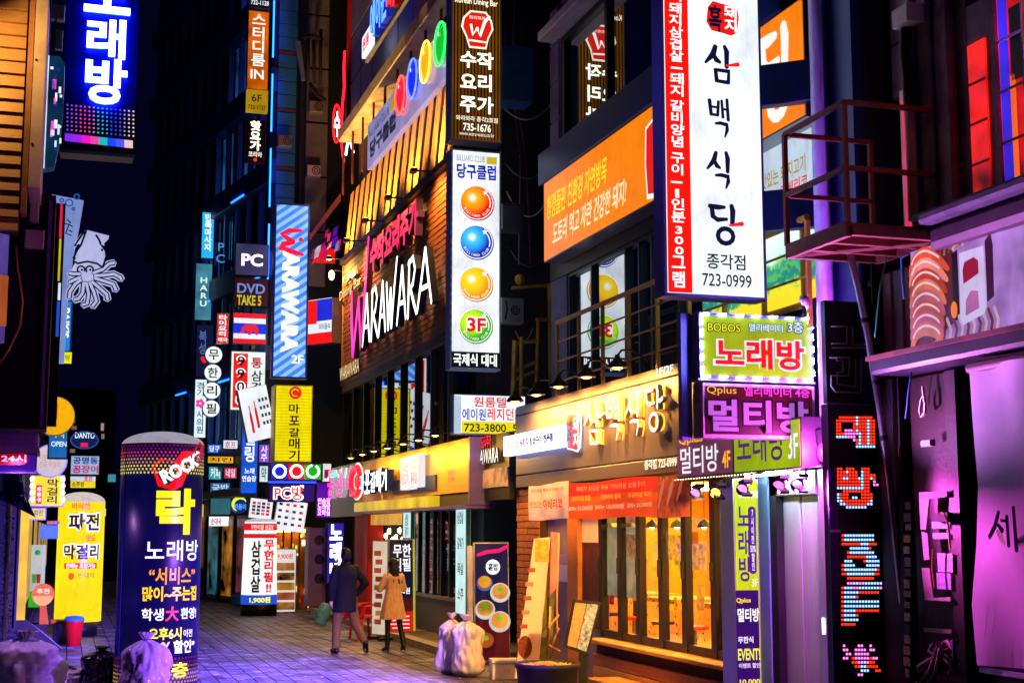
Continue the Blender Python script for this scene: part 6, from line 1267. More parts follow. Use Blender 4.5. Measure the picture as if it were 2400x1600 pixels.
tp_.add('screws', MB().cyl((b + .03, -.06, zS0 + .8), (b + .03, -.05, zS0 + .8), .012, n=8).cyl((b + .03, -.06, zS0 + 1.6), (b + .03, -.05, zS0 + 1.6), .012, n=8), m_black)
# orange lamp washing the siding
Pz = PY(13.2); u, v = Pz.hit(-20, 40)
t = T('siding_lamp', 'warm wall lamp at the top left washing the siding', 'lamp', Pz, u, v); t.add('shade', MB().lathe([(.07, -.03), (.08, 0), (.03, .06)], 14, (u, -.1, v)), m_black, None, True); t.add('bulb', MB().sphere((u, -.1, v - .03), .04, 8), E('#ffb040', 10, 0))
L = bpy.data.lights.new('lamp_light', 'POINT'); L.energy = 24; L.color = (1, .5, .12); L.shadow_soft_size = .05; o = bpy.data.objects.new('lamp_light', L); COL.objects.link(o); o.parent = t.root; o.location = (0, -.25, -.15)
P142 = PY(14.2)
bb = T('black_signboard', 'black sign case at the left edge with power supplies on its back', 'sign', P142, P142.hit(70, 700)[0], P142.hit(70, 1000)[1])
bb.pbox('case', (-40, 452, 120, 1004), 0, .5, paint('matt_black', '#0c0c10', .7)); bb.pbox('edge_strip', (104, 470, 112, 1000), -.02, -.002, paint('lilac_edge', '#7a68a8', .4))
for r, nm in (((70, 468, 92, 524), 'transformer'), ((58, 542, 104, 585), 'junction_box')): bb.pbox(nm, r, -.08, -.004, m_cream, c=.008)
bb.add('cable', MB().tube(pl_pts(P142.off(-.1), [(36, 570), (40, 620), (52, 700), (46, 760), (20, 815), (-10, 860)]), .012, 6), paint('orange_cable', '#d89050', .5), None, True); bb.add('cable', MB().tube(pl_pts(P142.off(-.1), [(78, 524), (76, 534), (84, 542)]), .006, 6), m_black)
for r in (((122, 8, 150, 44)), ((128, 68, 146, 116))):
    pass
t = T('power_box', 'grey power supply boxes high beside the blue letter sign', 'power box', PY(18), PY(18).hit(136, 60)[0], 8.0); t.pbox('box', (121, 10, 152, 45), 0, .12, m_alu, c=.01); t.pbox('transformer', (129, 70, 147, 115), 0, .08, m_alu, c=.01); t.add('cable', MB().tube(pl_pts(PY(18), [(132, 45), (124, 70), (124, 110), (134, 140), (150, 148)]), .012, 6), m_rubber, None, True); t.pbox('mast', (112, -40, 118, 140), .1, .2, m_dark)
t = T('side_banner', 'violet and pink angled sign edge at the far left', 'sign', PA(5, 13.8, 40), 0, 5); t.pl = PA(5, 13.8, 40); t.c = (0, 0, 5); t.pbox('panel', (-60, 470, 18, 800), 0, .1, E('#6a50b8', .45, .7)); t.pbox('orange_band', (-60, 640, 16, 760), -.01, -.002, E('#d86a28', .5, .4, False))
# lens-shaped lit sign edge
P17 = PY(17.0)
t = T('lens_sign', 'white and blue lit sign seen nearly edge-on left of the blue letters', 'sign', P17, P17.hit(125, 390)[0], P17.hit(125, 395)[1])
q = [(98, 130), (140, 132), (152, 150), (150, 200), (148, 260), (140, 330), (126, 392), (100, 396)]
t.add('panel', MB().prism([P17.hit(*p) for p in q], 0, .2), E('#174a78', .5, .6)); t.pbox('white_post', (96, 132, 110, 395), -.05, -.005, E('#d8ecff', 1.2, .3)); 
rr = random.Random(9)
for k in range(22): px, py = rr.uniform(118, 142), rr.uniform(140, 350); t.pbox('print', (px, py, px + rr.uniform(4, 10), py + rr.uniform(5, 24)), -.014, -.004, E(rr.choice(['#ffffff', '#102050', '#ff50c0', '#e8f8ff', '#1030a0', '#d8e8ff']), 1, 0, False))
# blue letter sign
P20 = PY(20)
bl = sign('blue_letter_sign', 'black hanging sign with huge white letters glowing blue', 'sign', P20, (148, -120, 325, 356), .35, paint('blue_black_panel', '#101430', .35, var=.1, bump=0), m_black, .01, back=False)
for ch, r in (('노', (198, -62, 306, 38)), ('래', (203, 50, 294, 142)), ('방', (199, 143, 297, 250))): bl.text(ch, r, E('#ffffff', 4.5, 0, True, (.55, .6, 1.5)), .03, ext=.04, y=-.07, side=E('#0818ff', 40, 0))
a, b, z0, z1 = bl.q; cols_ = ['#6a40d8', '#8a40c8', '#b040b8', '#d838a0', '#e83080', '#d84878', '#b87090', '#38a8a0', '#30a0b0', '#3088c8', '#2848e0', '#3038d8', '#5048d0', '#9080b8', '#c8b0b8', '#d0b8a8']
for i in range(16):
    mb = MB()
    for j in range(7): u, v = P20.hit(158 + 10.3 * i, 247 + 9.6 * j + i * 1.0); mb.disc(u, v, .014, -.012, 8)
    bl.add('led_column', mb, E(cols_[i], 1.2, 0, False), None, kind='stuff')
for i in range(8): p0 = 152 + 19.9 * i; bl.add('rainbow_bar', MB().prism([P20.hit(p0, 313 + i * 2.2), P20.hit(p0 + 19.9, 315 + i * 2.2), P20.hit(p0 + 19.9, 333 + i * 2.2), P20.hit(p0, 331 + i * 2.2)][::-1], -.014, -.011), E(['#7828e8', '#9820e0', '#f010c0', '#e040a0', '#20b0b0', '#1848f0', '#5050f0', '#e8b8b8'][i], 1.1, 0, False))
bl.add('hanger', MB().box(a - .3, a, .1, .2, z0 + 1, z0 + 1.1), m_black); bl.box('foot', a + .02, b - .02, .0, .34, z0 - .05, z0 - .002, m_steel)
# squid sign
P165 = PY(16.5)
sp_ = T('fish_house_banner', 'pale blue lit banner panel with bubbles left of the squid', 'sign', P165, P165.hit(150, 700)[0], P165.hit(150, 850)[1]); sp_.add('panel', MB().prism([P165.hit(*p) for p in [(122, 456), (196, 470), (186, 530), (172, 600), (164, 660), (158, 720), (150, 850), (132, 850), (124, 700)]][::-1], -.006, .1), E('#93a8ee', .75, .25)); sp_.pbox('black_edge', (118, 478, 143, 1000), -.05, -.007, m_black)
for k, (px, py, r) in enumerate(((162, 476, 8), (172, 490, 3), (145, 470, 4), (180, 462, 6))): u, v = P165.hit(px, py); sp_.add('bubble', MB().ring(u, v, r / 210, .008, -.012), E('#1860b0', .7, 0, False), None, True)
sp_.strokes([[(.3, 1, .1), (.7, .8, .12)], [(.1, .75, .1), (.6, .7, .1), (.9, .6, .1)], [(.5, .7, .1), (.2, .2, .12), (.8, .1, .1)], [(.5, .4, .1), (.9, .3, .12)]], (150, 515, 172, 556), ET('#101838', .3), y=-.014, wk=1.3)
for k, (r, c_) in enumerate((((140, 480, 146, 560), '#e02050'), ((137, 562, 142, 660), '#c8b818'), ((136, 665, 142, 705), '#e8e8ff'), ((132, 708, 139, 790), '#2050d0'))): sp_.pbox('edge_light', r, -.06, -.051, E(c_, 1, .1, False))
P162 = PY(16.2)
sq = T('squid_sign', 'pale squid-shaped cut-out sign with dark outlines', 'sign', P162, P162.hit(220, 720)[0], P162.hit(220, 724)[1])
m_sq = E('#c4c8f8', .85, .12); m_ol = E('#141a44', .25, 0, False)
def pp_(q): return [P162.hit(*p) for p in q]
def ln_(q, w_, y, mat, nm): sq.add(nm, MB().stroke([(*P162.hit(*p), w_) for p in q], y), mat)
mantle = [(203, 536), (216, 552), (232, 570), (246, 590), (248, 608), (240, 628), (222, 620), (200, 616), (178, 620), (172, 606), (180, 588), (188, 570), (196, 552)]
sq.add('mantle', MB().prism(pp_(mantle), 0, .05), m_sq); sq.add('fin', MB().prism(pp_([(204, 536), (256, 551), (256, 562), (244, 574), (232, 568), (216, 552)]), .004, .046), m_sq); sq.add('fin', MB().prism(pp_([(203, 536), (196, 552), (186, 572), (172, 580), (176, 566), (190, 548)]), .004, .046), m_sq)
u, v = P162.hit(205, 640); sq.add('face', MB().cyl((u, .004, v), (u, .046, v), .17, n=24), m_sq)
tents = ([(218, 640), (240, 632), (256, 618), (268, 616)], [(222, 646), (246, 645), (266, 642), (282, 650), (284, 655)], [(222, 652), (248, 660), (266, 666), (272, 680)], [(216, 660), (234, 676), (250, 690), (252, 702)], [(210, 662), (220, 684), (226, 706), (216, 718)], [(202, 662), (208, 690), (204, 712), (194, 714)], [(196, 662), (194, 686), (184, 700), (174, 702)], [(190, 656), (176, 666), (164, 684), (162, 698)], [(188, 650), (174, 656), (162, 662)], [(188, 642), (172, 642), (162, 640)])
for q in tents: ln_(q, .085, .01, m_sq, 'tentacle_back'); ln_(q, .058, -.002, m_ol, 'outline'); ln_(q, .03, -.006, m_sq, 'tentacle')
for q in ([(172, 606), (180, 588), (190, 574), (198, 552), (203, 537)], [(203, 537), (230, 544), (257, 551), (256, 562), (245, 573)], [(225, 551), (232, 562), (236, 572)], [(238, 584), (240, 588)], [(180, 618), (205, 613), (228, 618), (240, 627)], [(246, 576), (249, 600), (241, 627)], [(198, 542), (184, 562), (174, 578), (186, 574)], [(176, 604), (172, 612), (180, 616)]): ln_(q, .022, -.01, m_ol, 'outline')
for px in (190, 210):
    u, v = P162.hit(px, 632); sq.add('eye', MB().ring(u, v, .038, .01, -.012, -30, 230), m_ol, None, True); sq.add('pupil', MB().disc(u + .008, v - .003, .013, -.014), m_ol)
t = S('coffee_sign', 'small blue vertical sign with white letters below the squid', (132, 703, 169, 825), 17.5, .15, '#1088e8', .95, m_blueframe, [("PAIK'S", (146, 722, 163, 792), '#ffffff', 1.2, .03, 90)])
t.pbox('yellow_foot', (130, 825, 168, 848), -.004, .14, E('#e8e818', 1, .05)); t.text('다방', (140, 831, 164, 843), ET('#2a8a30', .6), .01, y=-.012)
# lantern stack and amber disc
P18 = PY(18.5)
t = T('lantern_stack', 'stack of dark red lanterns with amber edges above the purple canopy', 'lanterns', P18, P18.hit(122, 1010)[0], P18.hit(122, 1018)[1])
for y_ in (852, 892, 945): t.pbox('lantern', (108, y_, 128, y_ + 34), 0, .25, E('#701004', .6, .3)); t.pbox('amber_edge', (128, y_, 135, y_ + 34), 0, .25, E('#e07010', .9, .2))
t.pbox('white_strip', (92, 860, 106, 1010), .05, .2, E('#c8b8e0', .5, .3)); 
for k in range(3): t.text('숯불구이'[k], (93, 945 + 22 * k, 105, 963 + 22 * k), ET('#e8b820', .9), .02, y=.04)
P22 = PY(22); u, v = P22.hit(128, 974); r = P22.hit(128, 928)[1] - v
t = T('amber_disc', 'round amber lit sign behind the lantern stack', 'sign', P22, u, v - r); t.add('drum', MB().cyl((u, 0.005, v), (u, .2, v), r, n=32), m_alu); t.add('face', MB().disc(u, v, r * .97, 0), E('#ffb808', .95, .1))
t = S('blue_slanted_sign', 'blue sign with yellow and white marks under the amber disc', (112, 1000, 160, 1075), 23, .15, '#2070c0', .8, m_dark, [('어서', (118, 1006, 150, 1026), '#f0e020', 1.), ('OPEN', (120, 1034, 156, 1046), '#e8f4ff', 1.)])
# purple canopy and 24-hour sign
P19 = PY(19.5)
t = T('violet_canopy', 'violet canopy with two small downlights at the left edge', 'canopy', P19, P19.hit(20, 1060)[0], P19.hit(20, 1062)[1]); t.pbox('canopy', (-60, 1016, 90, 1050), -.3, .8, paint('violet_canopy', '#6a3aa0', .5, var=.2), c=.03); t.pbox('soffit', (-60, 1050, 92, 1062), -.25, .8, paint('violet_soffit', '#8a60a8', .5))
for px, py in ((36, 1052), (42, 1064)): u, v = P19.off(.2).hit(px, py); t.add('downlight', MB().cyl((u, .1, v), (u, .1, v + .02), .06, n=14), E('#fff0c8', 8, 0))
L = bpy.data.lights.new('lamp_light', 'SPOT'); L.energy = 160; L.color = (.75, .3, 1); L.spot_size = R_(150); L.spot_blend = .7; L.shadow_soft_size = .06; o = bpy.data.objects.new('lamp_light', L); COL.objects.link(o); o.parent = t.root; o.location = (u - t.c[0], -.35, -.06)
t = S('all_hours_sign', 'red pill-shaped 24-hour lettering on a violet board', (-60, 1062, 86, 1108), 19.4, .2, '#4a18b8', .7, paint('violet_case', '#5a38a0', .5), [], var=.4); t.add('pill', MB().prism([P19.hit(*p) for p in [(-40, 1066), (60, 1064), (68, 1074), (66, 1084), (58, 1090), (-40, 1092)]][::-1], -.13, -.12), E('#a80818', .8, .1, False)); t.text('24시', (4, 1066, 62, 1084), ET('#ffa0e8', 1.3), .02, y=-.14)
# round white sign, yellow makgeolli sign
P26 = PY(26.5); u, v = P26.hit(118, 1079); r = P26.hit(118, 1040)[1] - v
t = T('round_white_sign', 'round cream lit sign with faint pink writing at the left', 'sign', P26, u, v - r); t.add('drum', MB().cyl((u, .005, v), (u, .22, v), r, n=36), m_white); t.add('face', MB().disc(u, v, r * .93, 0), E('#e0d0c8', .9, .15)); t.text('기본이 다른\n전과 막걸리', (92, 1064, 142, 1096), ET('#d08878', .8), .0, y=-.01)
t = S('rice_wine_sign', 'yellow lightbox with brown vertical letters and white side bulbs', (70, 1112, 151, 1187), 27, .25, '#f4e018', 1.05, m_alu, [('막\n걸\n리', (110, 1122, 137, 1180), '#503818', .3)])
t.pbox('red_tag', (84, 1136, 98, 1180), -.012, -.0065, E('#e83020', 1, 0, False)); t.text('동동주', (87, 1140, 96, 1176), ET('#ffffff', 1.1), .02, y=-.016, rot=90)
led_rim(t, [PY(27).hit(x, y) for x in (76, 147) for y in (1122, 1138, 1154, 1170)], .04, E('#fffff0', 4, 0))
S('rice_wine_sign', 'smaller yellow sign with blue letters below the vertical one', (62, 1189, 108, 1218), 27, .2, '#e8d818', 1., m_alu, [('파전', (80, 1194, 100, 1208), '#3068c0', .7)])
# oval and blue far signs
P48 = PY(48); u, v = P48.hit(198, 1031)
t = T('oval_sign', 'small dark blue oval sign with white letters far down the alley', 'sign', P48, u, 3.5); t.add('disc', MB().disc(u, v, .42, 0, rz=.27), E('#102a68', .6, .2)); t.add('rim', MB().ring(u, v, .42, .02, -.01, rz=.27), E('#2858b0', .8, 0, False)); t.text('DANTO', (176, 1013, 222, 1027), ET('#d8f0ff', 1.1), .02, y=-.01); t.pbox('red_tag', (189, 1037, 206, 1047), -.014, -.01, E('#e82048', 1, 0, False)); t.add('stem', MB().cyl((u, .03, v - .27), (u, .03, v - .6), .03, n=8), m_dark)
S('eel_sign', 'pale blue far sign with navy and pink letters', (165, 1067, 233, 1112), 48, .2, '#a8c0e0', .9, m_blueframe, [('공명동', (171, 1070, 230, 1087), '#1838a8', .7, .03), ('꼼장어', (170, 1090, 230, 1108), '#c81878', .8, .03)])
t = S('small_bar_sign', 'small yellow and white sign below the pale blue one', (164, 1115, 225, 1144), 47.5, .2, '#f0d830', 1., m_dark, [('소주방', (168, 1128, 198, 1140), '#404020', .3)]); t.pbox('white_half', (165, 1116, 224, 1126), -.012, -.0065, E('#d8e0f0', .9, .1, False)); t.text('호프', (197, 1116, 217, 1127), ET('#e02060', .9), .03, y=-.016)
# left shop row: dark wall with a bright yellow doorway, foil curtain and tinsel pole
ls = T('left_shop_row', 'dark row of low buildings down the left side of the alley', 'building', Pl(-.7, 22, math.pi / 2), 0, 0)
ls.box('wall', 2, 45, .0, 6, -.06, 7.5, m_dark); ls.box('roof_edge', 2, 45, -.1, 0, 7.2, 7.6, m_black)
for k in range(6): f = ls.box('shop_window', 6 + 6 * k, 10 + 6 * k, -.05, 0, .6, 2.4, m_black); ls.box('pane', 6.1 + 6 * k, 9.9 + 6 * k, -.06, -.052, .7, 2.3, E('#ffcf60', .5, .4), f)
P24 = PY(24)
t = T('yellow_doorway', 'bright yellow lit doorway panel behind the tinsel pole', 'doorway', P24, P24.hit(46, 1440)[0], 0); t.pbox('lit_panel', (44, 1170, 64, 1452), 0, .1, E('#f8c828', 1., .3)); t.pbox('lit_panel', (24, 1170, 40, 1452), .2, .3, E('#c89048', .7, .5)); t.pbox('post', (39, 1160, 44, 1470), -.05, .1, m_dark); t.pbox('head', (10, 1150, 66, 1172), -.1, .2, m_dark)
t = T('tinsel_pole', 'pole wrapped in glittering blue tinsel at the left edge', 'pole', PY(21.5), PY(21.5).hit(18, 1500)[0], .3)
pts = pl_pts(PY(21.5), [(22, 1160), (20, 1240), (17, 1330), (14, 1420), (10, 1500)]); t.add('pole', MB().tube(pts, .04, 8), m_alu)
rr = random.Random(4); mb = MB()
for k in range(420):
    f = rr.random(); i = min(3, int(f * 4)); p = Vector(pts[i]).lerp(Vector(pts[i + 1]), f * 4 - i); d = Vector((rr.gauss(0, 1), rr.gauss(0, 1), rr.gauss(0, .4))).normalized(); q = p + d * rr.uniform(.05, .1); e = d.cross(Vector((0, 0, 1))) * .012
    mb.poly([p + e, p - e, q - e + Vector((0, 0, .015)), q + e])
t.add('tinsel', mb, paint('blue_foil', '#8098e8', .12, .9, var=.4, bump=0), None, kind='stuff')
foil = T('foil_sheet', 'crumpled blue and silver foil sheet hanging under the red pill sign', 'foil', PY(21), PY(21).hit(40, 1180)[0], 2.4); mb = MB(); P21 = PY(21); n_ = 16
for j in range(n_ + 1):
    for i in range(n_ + 1):
        px = 6 + 44 * i / n_ + 34 * (j / n_) ** 1.6 * (i / n_); py = 1102 + (70 + 40 * i / n_) * j / n_; u, v = P21.hit(px, py); mb.v.append((u, .22 * noise.noise(Vector((i * .55, j * .5, 2))), v))
mb.f = [(j * (n_ + 1) + i, j * (n_ + 1) + i + 1, (j + 1) * (n_ + 1) + i + 1, (j + 1) * (n_ + 1) + i) for j in range(n_) for i in range(n_)]
foil.add('sheet', mb, paint('crumpled_foil', '#6878d8', .15, .85, var=.6, scale=10, bump=.4, bscale=12))
# ================================================================ things standing in the alley
def GT(name, label, cat, px, py, group=None, ang=0., z=0.):
    p = gnd(px, py, z); t = T(name, label, cat, Pl(p.x, p.y, ang), 0, z, group); t.p = p; t.c = (0, 0, z); return t
def ctext(t, body, s0, s1, z0, z1, r, mat, bold=.02, rot=0., face=0., name='lettering'):
    """lettering wrapped round a column of radius r; s is arc length to the right of the facing direction"""
    V, Fc, x0, x1, y0, y1 = text_mesh(body, bold, 0)
    bm = bmesh.new(); vs_ = [bm.verts.new((s0 + (s1 - s0) * (x - x0) / (x1 - x0), 0, z0 + (z1 - z0) * (y - y0) / (y1 - y0))) for x, y, _ in V]
    for f in Fc:
        try: bm.faces.new([vs_[i] for i in f])
        except ValueError: pass
    if rot: bmesh.ops.rotate(bm, cent=((s0 + s1) / 2, 0, (z0 + z1) / 2), matrix=Matrix.Rotation(rot, 3, 'Y'), verts=bm.verts)
    n = max(2, int(abs(s1 - s0) / (r * .12)))
    for k in range(1, n):
        bmesh.ops.bisect_plane(bm, geom=bm.verts[:] + bm.edges[:] + bm.faces[:], plane_co=(s0 + (s1 - s0) * k / n, 0, 0), plane_no=(1, 0, 0))
    mb = MB(); idx = {v: i for i, v in enumerate(bm.verts)}
    for v in bm.verts: a = v.co.x / r + face; mb.v.append((r * math.sin(a), -r * math.cos(a), v.co.z))
    mb.f = [tuple(idx[v] for v in f.verts) for f in bm.faces]; bm.free()
    return t.add(name, mb, mat)
def dots(t, r, rows, z0, z1, mats, n=32, size=.012):
    for j in range(rows):
        mb = MB(); z = z0 + (z1 - z0) * j / (rows - 1)
        for i in range(n):
            a = -math.pi / 2 + math.pi * (i + .5 * (j % 2)) / n; c_, s_ = math.cos(a), math.sin(a); x, y = r * s_, -r * c_
            mb.poly([(x - size * c_, y - size * s_, z - size), (x + size * c_, y + size * s_, z - size), (x + size * c_, y + size * s_, z + size), (x - size * c_, y - size * s_, z + size)])
        t.add('dot_row', mb, mats[min(j * len(mats) // rows, len(mats) - 1)], None, kind='stuff')
# ---- song-room column
t = GT('column_lightbox', 'round navy column lightbox with a white dome and red guitar mark', 'column sign', 364, 1616)
d_ = (Vector((t.p.x, t.p.y, 0)).length); r = 90 / FPX * d_ * 1.01; H0 = t.pl.hit(364, 1043)[1]
t.add('skin', MB().lathe([(r, .05), (r, H0)], 56), E('#0e0a58', .62, .35), None, True); t.add('base', MB().lathe([(r * 1.02, 0), (r * 1.02, .05), (r * .98, .06)], 40), m_black, None, True)
t.add('dome', MB().lathe([(r, H0)] + [(r * math.cos(R_(a)), H0 + r * .34 * math.sin(R_(a))) for a in range(6, 90, 8)] + [(.001, H0 + r * .34)], 48), E('#c8c4d8', .55, .1), None, True)
t.box('seam', -r * .9 - .008, -r * .9 + .008, -r * .47, -r * .4, .06, H0, m_navy); t.add('scuffed_skirt', MB().lathe([(r * 1.004, .06), (r * 1.003, .3)], 56), paint('scuffed_navy', '#1a1840', .6, var=.6, scale=8, dirt=.6), None, True)
t.add('rim', MB().lathe([(r * 1.012, H0 - .03), (r * 1.012, H0 + .005)], 48), m_navy)
fc = R_(14)      # the print is turned a little to the right
def pz(py): return t.pl.hit(364, py)[1]
dots(t, r + .006, 9, pz(1110), pz(1048), [E('#f8e060', .9, 0, False), E('#e0a048', .8, 0, False), E('#d84050', .8, 0, False), E('#901040', .7, 0, False)]); dots(t, r + .006, 7, pz(1590), pz(1536), [E('#e0a840', .8, 0, False), E('#b06028', .6, 0, False), E('#802038', .6, 0, False)])
sx = lambda px: (px - 364) / 90. * r * 1.15
gm_ = [(-.34, .2), (-.1, -.02), (.0, -.3), (.12, -.34), (.22, -.2), (.6, .24), (.62, .5), (.36, .28), (.12, .4), (-.16, .42)]
bm = MB()
gz = (pz(1050) + pz(1140)) / 2; a_g = [(-.3, -.02), (-.22, -.26), (-.02, -.32), (.1, -.26), (.16, -.12), (.42, .1), (.5, .3), (.4, .34), (.3, .2), (.1, .2), (-.02, .06), (-.2, .1)]
def wrap(q, rr, z, f): return [(rr * math.sin(x / rr + f), -rr * math.cos(x / rr + f), z + y) for x, y in q]
c0 = wrap([(.08, 0)], r + .012, gz, fc)[0]; W = wrap(a_g, r + .012, gz, fc); gmb = MB(); gmb.v = [c0] + W; gmb.f = [(0, i + 1, (i + 1) % len(W) + 1) for i in range(len(W))]
t.add('guitar_mark', gmb, E('#f01018', 1, 0, False))
ctext(t, 'ROCK*', -.22, .44, gz - .1, gz + .09, r + .03, ET('#ffffff', 1.2), .05, R_(-27), fc)
Y_ = ET('#ffe818', 1.15); Wc = ET('#ffffff', 1.2); Or = ET('#ffa018', 1.1); fc = 0
for body, x0, x1, y0, y1, m_, b_ in (('락', -.1, .46, 1146, 1252, Y_, .045), ('노래방', -.22, .56, 1264, 1312, Wc, .01), ('“서비스”', -.16, .5, 1326, 1366, Or, .02), ('많이~주는집', -.24, .55, 1370, 1404, ET('#ffd018', 1.15), .03), ('학생', -.24, .04, 1420, 1448, Wc, .02), ('大', .06, .24, 1416, 1450, ET('#ff2820', 1.1), .03), ('환영!', .27, .56, 1420, 1446, Wc, .02), ('오후6시', -.14, .29, 1464, 1492, ET('#f8f030', 1.1), .03), ('이전', .32, .48, 1470, 1488, Wc, .01), ('“50%', -.26, .14, 1496, 1528, ET('#ffc8c0', 1.1), .03), ('할인”', .18, .54, 1494, 1524, Wc, .03), ('1층', .05, .42, 1545, 1580, ET('#ffe820', 1.1), .03)):
    ctext(t, body, x0, x1, pz(y1), pz(y0), r + .01, m_, b_, 0, fc)
# ---- yellow pancake column
t = GT('column_lightbox', 'yellow column lightbox with brown letters and a cream dome', 'column sign', 180, 1488)
d_ = t.p.to_2d().length; r = 50 / FPX * d_; H0 = t.pl.hit(180, 1176)[1]
t.add('skin', MB().lathe([(r, .28), (r, H0)], 40), E('#f6de10', 1.08, .1), None, True); t.add('base', MB().lathe([(r * .85, 0), (r * .85, .27)], 32), m_black, None, True); t.add('dome', MB().lathe([(r, H0)] + [(r * math.cos(R_(a)), H0 + r * .45 * math.sin(R_(a))) for a in range(8, 90, 10)] + [(.001, H0 + r * .45)], 40), E('#e8d8c8', .8, .1), None, True)
pz = lambda py: t.pl.hit(180, py)[1]
for body, x0, x1, y0, y1, c_, s_, b_ in (('바삭한', -.2, .16, 1178, 1194, '#f07030', .9, .03), ('파전', -.28, .4, 1200, 1246, '#ffffff', 1.2, .1), ('파전', -.26, .38, 1203, 1243, '#4a2c10', .3, .03), ('맛도', .1, .3, 1252, 1268, '#f05030', .9, .03), ('막걸리', -.36, .42, 1272, 1312, '#ffffff', 1.2, .09), ('막걸리', -.34, .4, 1275, 1309, '#4a2c10', .3, .03)): ctext(t, body, x0, x1, pz(y1), pz(y0), r + (.008 if s_ < 1.15 else .004), ET(c_, s_), b_)
a0 = wrap([(-.32, -.05), (.36, -.05), (.36, .06), (-.32, .06)], r + .006, pz(1324), 0); 
mb = MB(); q = 10
for i in range(q + 1): x = -.32 + .68 * i / q; p = wrap([(x, -.055), (x, .055)], r + .007, pz(1324), 0); mb.v += p
mb.f = [(2 * i, 2 * i + 2, 2 * i + 3, 2 * i + 1) for i in range(q)]; t.add('red_band', mb, E('#e83018', 1, 0, False)); ctext(t, '전메뉴 포장가능', -.28, .32, pz(1330), pz(1318), r + .012, ET('#ffffff', 1.1), .03)
ctext(t, '빈대떡', -.02, .3, pz(1352), pz(1340), r + .008, ET('#c09020', .6), .0); ctext(t, '●', -.22, -.1, pz(1356), pz(1340), r + .008, ET('#f06020', 1), 0)
# ---- far white and red column
t = GT('column_lightbox', 'white and red column lightbox with unlimited pork letters', 'column sign', 606, 1440)
d_ = t.p.to_2d().length; r = 39 / FPX * d_; H0 = t.pl.hit(606, 1222)[1]; pz = lambda py: t.pl.hit(606, py)[1]
t.add('base', MB().lathe([(r * 1.05, 0), (r * 1.05, pz(1414))], 32), m_black, None, True); t.add('skin', MB().lathe([(r * 1.04, pz(1414) + .002), (r * .92, H0)], 40), E('#f4f2f4', 1.15, .06), None, True); t.add('dome', MB().lathe([(r * .92, H0)] + [(r * .92 * math.cos(R_(a)), H0 + r * .2 * math.sin(R_(a))) for a in range(8, 90, 10)] + [(.001, H0 + r * .2)], 40), E('#d8d0d8', .7, .1), None, True)
for y0, y1, c_ in ((1226, 1242, '#e81820'), (1250, 1260, '#e81820'), (1392, 1414, '#2050d0')): t.add('band', MB().lathe([(r * (1.05 if y0 > 1300 else .975), pz(y1)), (r * (1.045 if y0 > 1300 else .955), pz(y0))], 40), E(c_, 1, .05), None, True)
ctext(t, '무\n한\n리\n필\n!!', .04, .34, pz(1386), pz(1264), r * 1.03, ET('#e81820', 1), .04); ctext(t, '삼\n겹\n살', -.28, -.03, pz(1386), pz(1266), r * 1.03, ET('#181810', .2), .03); ctext(t, '1,900원', -.3, .24, pz(1411), pz(1396), r * 1.07, ET('#fff840', 1.1), .04)
ctext(t, '무한리필 삼겹살', -.3, .3, pz(1240), pz(1229), r * .99, ET('#ffffff', 1.1), .0)
# ---- menu board next to it
def board(name, label, cat, px, py, r, fc, fs, frame, d=.08, tilt=0.):
    t = GT(name, label, cat, px, py); a, b, z0, z1 = t.pl.R(r); t.q = (a, b, z0, z1)
    t.box('board', a, b, 0, d, max(z0, .02), z1, frame); t.box('face', a + .02, b - .02, -.006, -.001, max(z0, .02) + .02, z1 - .02, E(fc, fs, .15)); t.root.rotation_euler.x = R_(tilt); return t
t = board('menu_board', 'white menu board with rows of food pictures by the white column', 'menu board', 668, 1436, (643, 1285, 694, 1436), '#e8e4e0', .9, m_alu)
t.text('9,900원', (650, 1296, 686, 1310), ET('#e82030', .9), .02, y=-.012)
for k in range(5): t.pbox('food_print', (647, 1318 + 23 * k, 690, 1336 + 23 * k), -.012, -.008, E(['#e09040', '#e8a838', '#d89030', '#c86040', '#d89848'][k], .75, .8, False))
t = board('price_board', 'white board with blue letters under a pink-ringed disc', 'board', 532, 1400, (508, 1303, 556, 1396), '#c8d8f0', .85, m_alu)
for body, r, c_ in (('OPEN', (514, 1312, 550, 1326), '#e89020'), ('점심특선', (514, 1330, 550, 1344), '#2860d0'), ('뷔페', (520, 1348, 546, 1360), '#e83060'), ('무한리필', (513, 1366, 551, 1378), '#2860d0'), ('음식점', (515, 1381, 540, 1393), '#d02080')): t.text(body, r, ET(c_, .9), .02, y=-.012)
u, v = t.pl.hit(531, 1281); t.add('disc', MB().disc(u, v, .24, -.01), E('#c0c4d8', .7, .15)); t.add('disc_ring', MB().ring(u, v, .25, .025, -.015), E('#f04878', 1, 0, False), None, True); t.add('foot', MB().lathe([(.25, 0), (.25, .06), (.12, .12)], 16), m_white)
t = GT('bollard', 'small red and white bollard at the far left of the far boards', 'bollard', 495, 1402); t.add('post', MB().lathe([(.12, 0), (.05, .05), (.045, .55), (.03, .6)], 12), paint('bollard_red', '#c02818', .5)); t.add('band', MB().lathe([(.052, .3), (.052, .42)], 12), E('#ffd8c0', .9, 0, False))
